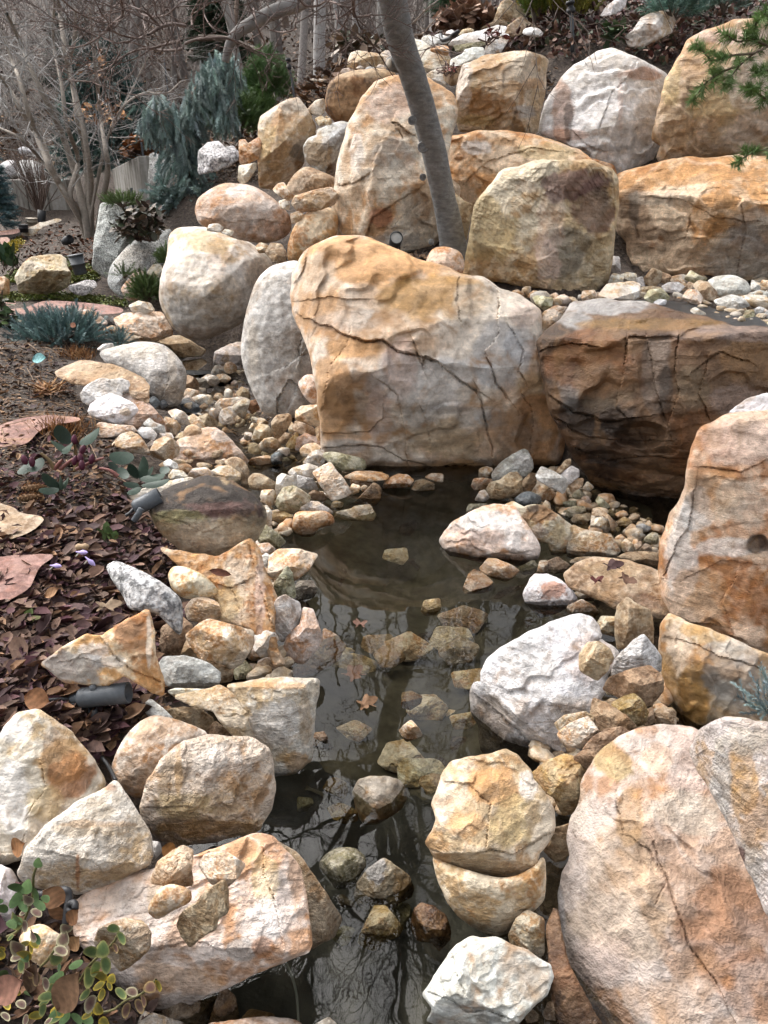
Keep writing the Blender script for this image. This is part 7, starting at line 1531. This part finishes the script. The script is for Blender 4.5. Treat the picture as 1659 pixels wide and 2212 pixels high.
def lathe(name, p, d, prof, mat, parent, k=20):
    """a turned shape: prof = (distance along d, radius)"""
    d = np.array(d, float); d /= np.linalg.norm(d); P = np.array([p + d * t for t, r in prof]); m = MB(); R = [max(r, .0004) for t, r in prof]
    a_ = np.cross(d, (.31, .17, .93)); a_ /= np.linalg.norm(a_); b_ = np.cross(d, a_); th = np.linspace(0, 6.2832, k, endpoint=False)
    V = np.array([[q + r * (math.cos(t) * a_ + math.sin(t) * b_) for t in th] for q, r in zip(P, R)]).reshape(-1, 3); n = len(P)
    F = [(i * k + j, i * k + (j + 1) % k, (i + 1) * k + (j + 1) % k) for i in range(n - 1) for j in range(k)] + [(i * k + j, (i + 1) * k + (j + 1) % k, (i + 1) * k + j) for i in range(n - 1) for j in range(k)]
    m.add(V, F, (1, 1, 1)); return m.build(name, mat, parent, True)
def cord(name, pts, r, mat, parent=None, n=30, label=None, cat=None):
    m = MB(); m.tube(spline(pts, n), r, (1, 1, 1), 7, True); o = m.build(name, mat, parent)
    if label: tag(o, label, cat)
    return o
# near spotlight lying in the leaves
p0, p1 = at('5', 340, 910, Y=2.02), at('5', 556, 885, Y=2.02); L = float(np.linalg.norm(p1 - p0)); dv = (p1 - p0) / L; r = .034
sl = empty('spotlight', at('5', 380, 985, Y=2.02)); tag(sl, 'grey cylindrical garden spotlight lying in the leaves in front of the triangular rock', 'spotlight')
lathe('body', p0, dv, [(0, 0), (0, r * .72), (.008, r * .95), (.012, r), (.03, r), (.032, r * .97), (.036, r), (L * .62, r), (L * .66, r * 1.02), (L, r * 1.04), (L, r * .92), (L - .03, r * .9), (L - .03, 0)], GM, sl, 28)
lathe('rear_cap', p0 - dv * .03, dv, [(0, 0), (0, .012), (.012, .017), (.03, .019)], GM, sl)
lathe('set_screw', p0 + dv * .055 + np.array((0, 0, r * .9)), (0, 0, 1), [(0, .012), (.012, .011), (.016, 0)], GM, sl)
lathe('knuckle', p0 + dv * .05 - np.array((0, .02, r * .9)), (0, 0, -1), [(0, .014), (.03, .014), (.034, .02), (.06, .02), (.06, 0)], GM, sl)
prism('bracket', [tuple((p0 - dv * .02 + (0, -.02, 0))[:2]), tuple((p0 - dv * .005 + (0, -.02, 0))[:2]), tuple((p0 - dv * .005 + (0, .02, 0))[:2]), tuple((p0 - dv * .02 + (0, .02, 0))[:2])], p0[2] - .09, p0[2] - .005, GM, sl, .003)
cord('cable', [p0 - dv * .02, at('5', 250, 915, Y=2.0), at('5', 190, 925, Y=1.98), at('5', 150, 960, Y=1.95)], .0065, BK, sl)
# second spotlight by the dark boulder
p0, p1 = at('L', 1158, 1640, Y=3.08), at('L', 1385, 1525, Y=3.12); L = float(np.linalg.norm(p1 - p0)); dv = (p1 - p0) / L
s2 = empty('spotlight', at('L', 1170, 1740, Y=3.1)); tag(s2, 'grey cylindrical garden spotlight on a stake left of the dark mossy boulder', 'spotlight')
lathe('body', p0, dv, [(0, 0), (0, .026), (.01, .034), (.02, .036), (L, .037), (L, .03), (L - .02, .03), (L - .02, 0)], GM, s2, 24)
cord('stake', [at('L', 1225, 1640, Y=3.03), at('L', 1195, 1690, Y=3.02), at('L', 1160, 1740, Y=3.02)], .015, GM, s2)
cord('cable', [p0, at('L', 1120, 1680, Y=3.06), at('L', 1085, 1700, Y=3.05)], .008, BK, s2)
# small uplight at the foot of the trunk
s3 = empty('spotlight', at('2', 48, 1088, Y=6.2)); tag(s3, 'small black uplight at the foot of the grey trunk', 'spotlight')
p0 = at('2', 44, 1062, Y=6.25); p1 = at('2', 54, 1026, Y=6.1); L = float(np.linalg.norm(p1 - p0)); dv = (p1 - p0) / L
lathe('body', p0, dv, [(0, 0), (0, .03), (.02, .045), (L, .05), (L, .043)], BK, s3); lathe('lens', p0, dv, [(L - .008, .043), (L - .004, .02), (L - .002, 0)], LENS, s3)
cord('bracket', [at('2', 38, 1050, Y=6.2), at('2', 32, 1075, Y=6.2), at('2', 50, 1095, Y=6.2), at('2', 68, 1080, Y=6.2), at('2', 66, 1048, Y=6.2)], .006, BK, s3)
# path lights
def pathlight(fr, x, y0, y1, Y, r, mat, label, tilt=(0.05, 0, 1)):
    p = at(fr, x, y0, Y=Y); h = at(fr, x, y1, Y=Y)[2] - p[2]; o = empty('path_light', p); tag(o, label, 'path light')
    lathe('post', p, tilt, [(0, 0), (0, r * .75), (h * .1, r * .85), (h * .5, r * .9), (h * .5, r * 1.02), (h * .55, r * 1.02), (h * .55, r * .92), (h * .93, r), (h * .93, r * .8)], mat, o)
    lathe('cap', p + np.array(tilt) * h * .93, tilt, [(0, r * .9), (0, r * 1.12), (h * .06, r * 1.1), (h * .07, 0)], mat, o)
pathlight('N', 797, 855, 655, 9.3, .085, GM, 'short grey cylindrical path light in the green ground cover', (-.13, 0, 1))
pathlight('N', 238, 440, 362, 14.6, .085, BK, 'black path light beside the far stepping stone')
pathlight('N', 322, 380, 300, 15.4, .10, BEI, 'beige cylindrical post by the concrete wall')
s4 = empty('spotlight', at('N', 412, 360, Y=15)); tag(s4, 'black spotlight aimed at the concrete wall', 'spotlight')
lathe('body', at('N', 408, 360, Y=15), (.15, .2, 1), [(0, 0), (0, .05), (.05, .07), (.24, .075), (.24, .05), (.23, 0)], BK, s4); cord('stake', [at('N', 408, 375, Y=15), at('N', 410, 350, Y=15)], .02, BK, s4, 4)
s5 = empty('spotlight', at('N', 640, 545, Y=12.3)); tag(s5, 'small black spotlight on the soil below the bare tree', 'spotlight')
lathe('body', at('N', 625, 540, Y=12.3), (.8, -.3, .35), [(0, 0), (0, .045), (.05, .06), (.16, .065), (.16, .05), (.14, 0)], BK, s5); cord('stake', [at('N', 635, 552, Y=12.3), at('N', 640, 530, Y=12.3)], .015, BK, s5, 4)
# irrigation risers
def riser(fr, x0, y0, x1, y1, Y, r, label, head=True):
    p = at(fr, x0, y0, Y=Y); q = at(fr, x1, y1, Y=Y); o = empty('sprinkler', p); tag(o, label, 'sprinkler'); cord('pipe', [p - (0, 0, .1), (p + q) / 2, q], r, GM, o, 6)
    if head: lathe('head', q, q - p, [(0, r * 1.2), (.01, r * 2.1), (.05, r * 2.1), (.05, r * 1.5), (.09, r * 1.5), (.09, r * 2.3), (.12, r * 2.0), (.12, 0)], BK, o, 12)
riser('K', 715, 790, 672, 560, 10.5, .014, 'dark irrigation riser leaning on the slope behind the angular rock')
riser('2', 818, 180, 808, 60, 9.6, .022, 'grey irrigation riser in front of the golden shrub')
riser('J', 1203, 690, 1172, 420, 14.5, .012, 'thin tall grey pipe standing above the weeping spruce', False)
riser('J', 1022, 1100, 1008, 1015, 12.7, .016, 'short grey pipe behind the concrete wing wall', False)
riser('J', 945, 1430, 938, 1340, 12.2, .02, 'short dark pipe in front of the concrete wing wall', False)
cord('hose', [at('E', 500, 300, Y=9.6), at('E', 520, 345, Y=9.5), at('E', 580, 330, Y=9.4), at('E', 610, 300, Y=9.3), at('E', 660, 270, Y=9.3)], .022, BK, None, 24, 'black hose lying over the crest stones', 'hose')
cord('hose', [at('I', 300, 275, Y=1.16), at('I', 420, 270, Y=1.16), at('I', 560, 235, Y=1.15), at('I', 600, 290, Y=1.14), at('I', 585, 400, Y=1.12), at('I', 570, 530, Y=1.1)], .0085, BK, None, 30, 'black irrigation hose at the left end of the broad front slab', 'hose')
cord('hose_loop', [at('I', 600, 360, Y=1.12), at('I', 640, 350, Y=1.12), at('I', 648, 400, Y=1.11), at('I', 620, 440, Y=1.11), at('I', 600, 400, Y=1.11)], .008, BK, None, 24, 'small black hose clip beside the hose on the front slab', 'hose')
cord('tube', [at('7', 1228, 905, z=.0), at('7', 1255, 960, z=-.01), at('7', 1280, 1050, z=-.02), at('7', 1290, 1183, z=-.03), at('7', 1290, 1260, z=-.03)], .0035, simple_mat('clear_tube', (.25, .27, .28), .3, .1, 40, 0), None, 24, 'thin grey tube hanging into the dark front pool', 'tube')
cord('cable', [at('7', 440, 30, Y=1.85), at('7', 470, 70, Y=1.8), at('7', 500, 130, Y=1.7)], .006, BK, None, 12, 'black cable between the white-ochre boulder and the pinkish rock', 'cable')
# small bare shrub fan in front of the wall
p = at('J', 290, 1545, Y=17.8); o = empty('bare_shrub', p); tag(o, 'small leafless vase-shaped shrub in front of the concrete wall', 'shrub'); m = MB()
for k in range(46):
    a_ = rs.uniform(-.5, .5); grow(m, p, (a_, rs.uniform(-.3, .3), 1), rs.uniform(1.0, 1.75), .014, 1, rs, (.20, .15, .125), .05, .02, 3, .35, 3, .5, .5)
m.build('stems', BARK, o)
# ------------------------------------------------------------------ hellebore
hb = empty('hellebore', hits(topx('L', [(640, 1300)]))[0]); tag(hb, 'hellebore with dark green leaves and maroon buds in the leaf litter', 'plant')
def blade(parent, base, tip, wid, col, col2=None, name='leaf', mat=None, up=None, tmpl=(BIG_V, BIG_F)):
    base, tip = np.array(base), np.array(tip); d = tip - base; L = np.linalg.norm(d); M = frames(d[None], None if up is None else np.array([up], float), None, np.array([L]))
    M[:, :, 1] *= wid / L / .6; m = MB(); c1 = np.array([col], float)
    if col2 is None: m.inst(tmpl[0], tmpl[1], M, base[None], c1)
    else: m.inst(tmpl[0], tmpl[1], M, base[None], (c1, np.array([col2], float)), BIG_T)
    return m.build(name, mat or LEAFM, parent)
HG = (.026, .046, .031)
for (x0, y0, x1, y1, wd, Y, dy) in [(610, 1070, 470, 930, .085, 4.05, -.05), (700, 1080, 880, 960, .08, 4.0, -.06), (560, 1120, 440, 1080, .10, 3.95, -.08), (540, 1150, 640, 1090, .06, 3.9, -.05), (370, 1210, 250, 1330, .07, 3.75, -.1), (300, 1220, 160, 1350, .06, 3.75, -.1), (520, 1470, 350, 1340, .05, 3.35, -.06), (520, 1470, 530, 1330, .05, 3.35, -.05), (520, 1470, 610, 1370, .045, 3.35, -.05), (510, 1480, 330, 1490, .045, 3.3, -.06),
                                    (1160, 1200, 940, 1200, .085, 3.7, -.05), (1020, 1290, 930, 1250, .045, 3.6, -.03), (1020, 1290, 1110, 1380, .05, 3.55, -.05), (1200, 1370, 1100, 1260, .05, 3.5, -.04), (1210, 1370, 1270, 1190, .075, 3.5, -.03), (1210, 1380, 1340, 1290, .05, 3.5, -.05), (1220, 1390, 1440, 1360, .05, 3.45, -.05), (1230, 1450, 1480, 1400, .04, 3.4, -.05), (1200, 1440, 1060, 1430, .04, 3.4, -.05), (1220, 1460, 1100, 1520, .04, 3.35, -.06), (1390, 1290, 1460, 1330, .05, 3.6, -.04)]:
    b_ = at('L', x0, y0, Y=Y); t_ = at('L', x1, y1, Y=Y + dy); blade(hb, b_, t_, wd, np.array(HG) * rs.uniform(.75, 1.25), np.array(HG) * 1.1, up=(0, -.6, .8))
for (x0, y0, x1, y1, Y) in [(470, 1300, 350, 1160, 3.75), (650, 1310, 690, 1190, 3.8), (520, 1300, 650, 1200, 3.75), (650, 1310, 640, 1050, 3.9), (660, 1300, 900, 1200, 3.75), (1020, 1360, 860, 1290, 3.5), (470, 1300, 540, 1215, 3.75)]:
    m = MB(); m.tube(spline([at('L', x0, y0, Y=Y), at('L', (x0 + x1) / 2 + 10, (y0 + y1) / 2 - 15, Y=Y), at('L', x1, y1, Y=Y)], 8), np.linspace(.011, .006, 8), (.16, .11, .05) if y1 < 1195 else (.22, .09, .075), 6); m.build('stem', LEAFM, hb)
for (x, y, Y) in [(195, 1175, 3.7), (275, 1190, 3.7), (640, 1000, 3.9), (690, 1160, 3.75), (730, 1090, 3.8), (800, 1170, 3.75), (705, 1220, 3.7), (660, 1180, 3.75)]:
    p = at('L', x, y, Y=Y); lathe('flower_bud', p, (rs.normal() * .3, -.3, -1), [(0, .004), (.01, .013), (.03, .017), (.05, .011), (.055, 0)], simple_mat('bud', (.075, .014, .03), .5, .3, 40, .1), hb, 9)
# ------------------------------------------------------------------ variegated ivy-like shrub at the lower left
iv = empty('variegated_creeper', at('I', 300, 1350, Y=.95)); tag(iv, 'variegated creeper with yellow-edged leaves in the lower left corner', 'plant')
IG, IY, IW, IO = (.075, .125, .045), (.52, .38, .05), (.52, .48, .30), (.11, .055, .05)
def ivl(x, y, ang, ln, c1, c2, Y=1.02):
    b_ = at('I', x, y, Y=Y); t_ = at('I', x + ln * math.cos(ang), y + ln * math.sin(ang), Y=Y - .012); blade(iv, b_, t_, np.linalg.norm(t_ - b_) * .5, np.array(c1) * rs.uniform(.8, 1.25), np.array(c2) * rs.uniform(.85, 1.1), up=(rs.normal() * .3, -.75, .7))
for x, y, a_, ln, k in [(300, 20, -.5, 80, 0), (190, 240, -2.7, 130, 0), (190, 240, -.6, 120, 0), (190, 250, 2.2, 170, 0), (280, 190, 1.3, 160, 0), (290, 330, .6, 130, 0), (60, 420, -2.6, 100, 0), (160, 330, .9, 120, 0), (130, 560, -1.4, 130, 1), (210, 490, 1.5, 110, 2), (240, 400, 2.5, 90, 2), (270, 410, .4, 110, 2), (240, 360, -1.5, 90, 2), (120, 620, 2.4, 80, 1), (260, 690, 2.9, 100, 3), (260, 690, 1.4, 100, 3), (260, 690, .3, 90, 3), (230, 760, 2.6, 160, 2), (230, 800, 1.7, 160, 2),
                        (840, 800, -2.6, 130, 1), (840, 790, -.7, 140, 1), (1020, 590, 1.1, 130, 1), (1030, 580, -2.9, 110, 1), (980, 690, 1.2, 100, 4), (720, 850, 2.7, 140, 0), (780, 890, 1.7, 190, 1), (850, 840, 1.9, 150, 1), (900, 800, 1.4, 160, 1), (560, 950, 2.6, 170, 0), (910, 1010, -2.5, 130, 3), (910, 1020, 2.5, 130, 3), (930, 1020, 1.2, 90, 3), (930, 1010, -.2, 80, 3), (900, 1080, 1.9, 120, 3), (1000, 1080, .8, 130, 1), (780, 1090, 2.3, 130, 1), (800, 1130, 1.8, 170, 2), (500, 1130, 2.9, 180, 1), (430, 1180, 2.6, 110, 1),
                        (800, 1290, 2.6, 110, 3), (820, 1290, -.7, 90, 3), (610, 1290, 2.3, 140, 0), (540, 1310, 2.7, 160, 1), (620, 1300, .8, 130, 0), (1100, 1200, 1.7, 140, 4), (1180, 1170, 1.2, 140, 4), (1230, 1130, 1.4, 120, 4), (1250, 1090, -.3, 110, 4), (1350, 1010, 1.2, 110, 3), (1090, 1110, .1, 110, 2), (500, 690, -.6, 130, 2), (550, 600, -1.0, 90, 2), (20, 1180, .9, 110, 3), (10, 1300, .6, 100, 2), (860, 1380, -.2, 90, 3), (120, 480, .5, 90, 0), (30, 330, 3.0, 90, 0), (360, 300, .3, 80, 0), (60, 520, .2, 100, 0), (700, 1340, .3, 120, 0)]:
    ivl(x, y, a_, ln, *[(IG, np.array(IG) * 1.35), (IG, (.34, .33, .12)), (IO, IW), ((.13, .12, .03), IY), (IO, (.38, .27, .12))][k])
for k in range(30):
    x, y = rs.uniform(-20, 560), rs.uniform(600, 1400); t = rs.choice(5, p=[.35, .2, .2, .1, .15]); ivl(x, y, rs.uniform(0, 6.28), rs.uniform(70, 130), *[(IG, np.array(IG) * 1.35), (IG, (.34, .33, .12)), (IO, IW), ((.13, .12, .03), IY), (IO, (.38, .27, .12))][t], Y=1.0)
for pts in ([(330, 0), (290, 120), (280, 300), (180, 560), (60, 640)], [(1030, 600), (980, 690), (850, 810), (760, 900), (700, 1000), (600, 1150), (500, 1330)], [(910, 1010), (880, 1100), (820, 1230), (780, 1400)], [(1350, 1010), (1230, 1130), (1090, 1190), (980, 1270), (840, 1300)], [(560, 590), (500, 700), (420, 830), (350, 900)], [(250, 700), (240, 850), (260, 1000)], [(300, 1245), (420, 1240), (520, 1180)]):
    m = MB(); m.tube(spline([at('I', x, y, Y=1.03) for x, y in pts], 16), .0028, (.13, .12, .05) if pts[0][0] > 300 else (.12, .07, .055), 5); m.build('stem', LEAFM, iv)
# ------------------------------------------------------------------ single dead leaves
def deadleaf(fr, x0, y0, x1, y1, Y, wid, col, label, up=(0, -.7, .7), z=None):
    b_ = at(fr, x0, y0, Y=Y, z=z) if z is None else at(fr, x0, y0, z=z); t_ = at(fr, x1, y1, Y=Y) if z is None else at(fr, x1, y1, z=z + .006)
    d = t_ - b_; L = np.linalg.norm(d); n = 9; m = MB(); M = frames(d[None], np.array([up], float))[0]; V, F, C = [], [], []
    for i in range(n):
        t = i / (n - 1); h = wid * .5 * math.sin(math.pi * min(t * 1.02, 1)) ** .7 + .0008
        for j in range(5):
            s_ = (j - 2) / 2; V.append(b_ + M @ np.array((t * L, s_ * h, .12 * wid * s_ * s_ + .10 * wid * math.sin(3.1 * t) + .02 * wid * ((i + j) % 2)))); C.append(np.array(col) * (1.15 if (i + abs(j - 2)) % 2 else .85))
    for i in range(n - 1):
        for j in range(4): k = i * 5 + j; F += [(k, k + 1, k + 6), (k, k + 6, k + 5)]
    m.add(V, F, np.array(C)); o = m.build('dead_leaf', DRYM); tag(o, label, 'leaf', 'single fallen leaves'); return o
deadleaf('I', 560, 330, 370, 240, 1.12, .045, (.24, .125, .065), 'ribbed brown beech leaf beside the black hose'); deadleaf('I', 560, 480, 420, 350, 1.12, .025, (.20, .10, .05), 'curled brown leaf below the ribbed beech leaf')
deadleaf('I', 520, 1260, 690, 930, .98, .062, (.22, .125, .07), 'large brown beech leaf standing in the creeper'); deadleaf('I', 210, 1010, -40, 1150, .98, .055, (.26, .13, .09), 'wide reddish brown leaf at the lower left edge')
deadleaf('I', 255, 1100, 320, 860, 1.0, .035, (.14, .085, .055), 'folded dark brown leaf in the creeper'); deadleaf('I', 620, 740, 690, 630, 1.06, .03, (.30, .17, .085), 'small orange-brown leaf left of the cream stone'); deadleaf('I', 600, 520, 680, 400, 1.1, .03, (.24, .12, .06), 'brown leaf under the hose clip')
deadleaf('M', 215, 1640, 430, 1690, 1.95, .07, (.26, .125, .06), 'curled orange-brown leaf behind the near spotlight'); deadleaf('M', 60, 1150, 190, 1200, 2.35, .07, (.16, .075, .045), 'curled glossy brown leaf in the purple litter')
deadleaf('M', 395, 780, 510, 710, 2.6, .04, (.34, .19, .10), 'light tan curled leaf in the purple litter'); deadleaf('M', 265, 530, 325, 480, 2.85, .03, (.36, .37, .16), 'pale yellow-green leaf on the red flagstone')
deadleaf('5', 905, 358, 1000, 378, 2.72, .03, (.10, .035, .02), 'dark red leaf on the sloping tan slab'); deadleaf('7', 60, 430, 110, 400, 1.42, .05, (.25, .12, .05), 'orange-brown leaf between the two left boulders'); deadleaf('7', 700, 420, 760, 440, 1.5, .04, (.28, .13, .04), 'orange leaf in the gap under the yellowish boulder')
deadleaf('L', 605, 45, 655, 70, 6.7, .05, (.40, .19, .12), 'orange leaf caught on the blue juniper'); deadleaf('M', 1090, 640, 1150, 650, 2.45, .05, (.33, .17, .09), 'round tan leaf on the speckled grey rock')
o = deadleaf('L', 283, 358, 402, 340, 5.6, .085, (.22, .42, .42), 'pale teal leaf-shaped scrap lying on the soil below the juniper'); o.name = 'plastic_scrap'; o['category'] = 'scrap'; del o['group']
def oak(fr, x, y, w, col, label, z=None, Y=None, rot=0.):
    c = at(fr, x, y, z=z, Y=Y); n = 40; t = np.linspace(0, 2 * math.pi, n, endpoint=False); r = w * (.36 + .10 * np.cos(7 * t) + .03 * np.cos(3 * t)) * (1 + .35 * np.cos(t)); V = [c] + [c + np.array((r[i] * math.cos(t[i] + rot), r[i] * math.sin(t[i] + rot), .008 + .012 * math.sin(3 * t[i]))) for i in range(n)]
    m = MB(); m.add(V, [(0, 1 + i, 1 + (i + 1) % n) for i in range(n)], np.vstack(([np.array(col) * .8], np.tile(col, (n, 1))))); o = m.build('oak_leaf', DRYM); tag(o, label, 'leaf', 'oak leaves')
oak('G', 555, 580, .10, (.17, .095, .05), 'orange oak leaf floating on the pond reflection', z=.004, rot=.6); oak('B', 1010, 1510, .075, (.20, .11, .08), 'pinkish brown oak leaf floating on the dark water', z=.004, rot=2); oak('G', 450, 330, .12, (.30, .16, .12), 'faded reddish leaf just under the water surface', z=-.03, rot=1)
oak('C', 1410, 1110, .10, (.13, .07, .045), 'brown oak leaf stuck on the flat sandy slab', Y=3.02, rot=-.9); oak('C', 1290, 1010, .12, (.06, .03, .028), 'dark wet leaves clumped on the flat sandy slab', Y=3.15, rot=.4); oak('C', 1180, 1130, .07, (.12, .035, .03), 'small dark red leaf on the left of the flat sandy slab', Y=3.0, rot=2.2); oak('M', 900, 870, .10, (.20, .14, .09), 'dry tan oak leaf in the purple litter', Y=2.38, rot=.3)
for x, y, c in [(690, 395, 'left'), (765, 460, 'right'), (465, 512, 'lower')]:
    p = at('M', x, y, Y=2.75); o = empty('crocus', p); tag(o, 'closed lilac crocus bud lying in the litter, %s of the three' % c, 'flower', 'crocus buds'); lathe('bud', p, (.9 if c != 'right' else .5, -.3, .1 if c != 'right' else -.3), [(-.02, .002), (0, .005), (.015, .011), (.03, .008), (.042, 0)], simple_mat('lilac', (.42, .34, .62), .5, .15, 40, 0), o, 8); cord('stem', [p - (.02, 0, .02), p], .003, simple_mat('pale_stem', (.5, .48, .4), .5, .1, 30, 0), o, 4)
for fr, x, y, lab in [('L', 250, 1515, 'tan pine cone lying left of the hellebore'), ('L', 215, 1610, 'darker pine cone below the tan pine cone')]:
    p = hits(topx(fr, [(x - 50, y)]))[0] + np.array((0, 0, .02)); o = empty('pine_cone', p); tag(o, lab, 'pine cone'); lathe('core', p, (1, .1, .1), [(0, .004), (.02, .018), (.07, .019), (.12, .006)], simple_mat('cone', (.16, .09, .045), .8, .3, 90, .3), o, 8)
    m = MB(); n = 90; t = np.linspace(0, 1, n); a_ = np.arange(n) * 2.4; r = .021 * np.sin(np.clip(t * 2.6 + .35, 0, 3.0)) + .003; q = p + np.column_stack((t * .12, np.cos(a_) * r, np.sin(a_) * r)); d = np.column_stack((np.full(n, .8), np.cos(a_), np.sin(a_))); m.inst(LEAF_V * np.array((1, 1.6, 1)), LEAF_F, frames(d, np.column_stack((np.full(n, -1.0), np.cos(a_), np.sin(a_))), None, .018), q, cvar(rs, (.30, .18, .09), n)); m.build('scales', DRYM, o)
p = at('M', 710, 352, Y=2.85); o = empty('peanut_shell', p); tag(o, 'tan peanut shell in the purple litter behind the crocus buds', 'nut shell'); lathe('shell', p - (.03, 0, 0), (1, 0, .05), [(0, 0), (.006, .012), (.016, .015), (.028, .011), (.042, .015), (.054, .011), (.06, 0)], simple_mat('shell_tan', (.36, .25, .15), .7, .2, 80, .4), o, 10)
# green sprouts in the litter
leafy('grass_sprouts', 'M', [(880, 220), (1020, 230), (1000, 310), (900, 300)], 2.95, 16, .03, .06, [(.09, .14, .04), (.07, .11, .04)], 'short green grass sprouts in the purple litter', .06, up=1.6, stems=0, cat='plant')
leafy('grass_sprouts', 'M', [(200, 930), (300, 930), (290, 1030), (210, 1030)], 2.45, 10, .04, .07, [(.12, .16, .05), (.15, .15, .05)], 'green sprout at the left among purple leaves', .04, up=1.4, stems=0, cat='plant')
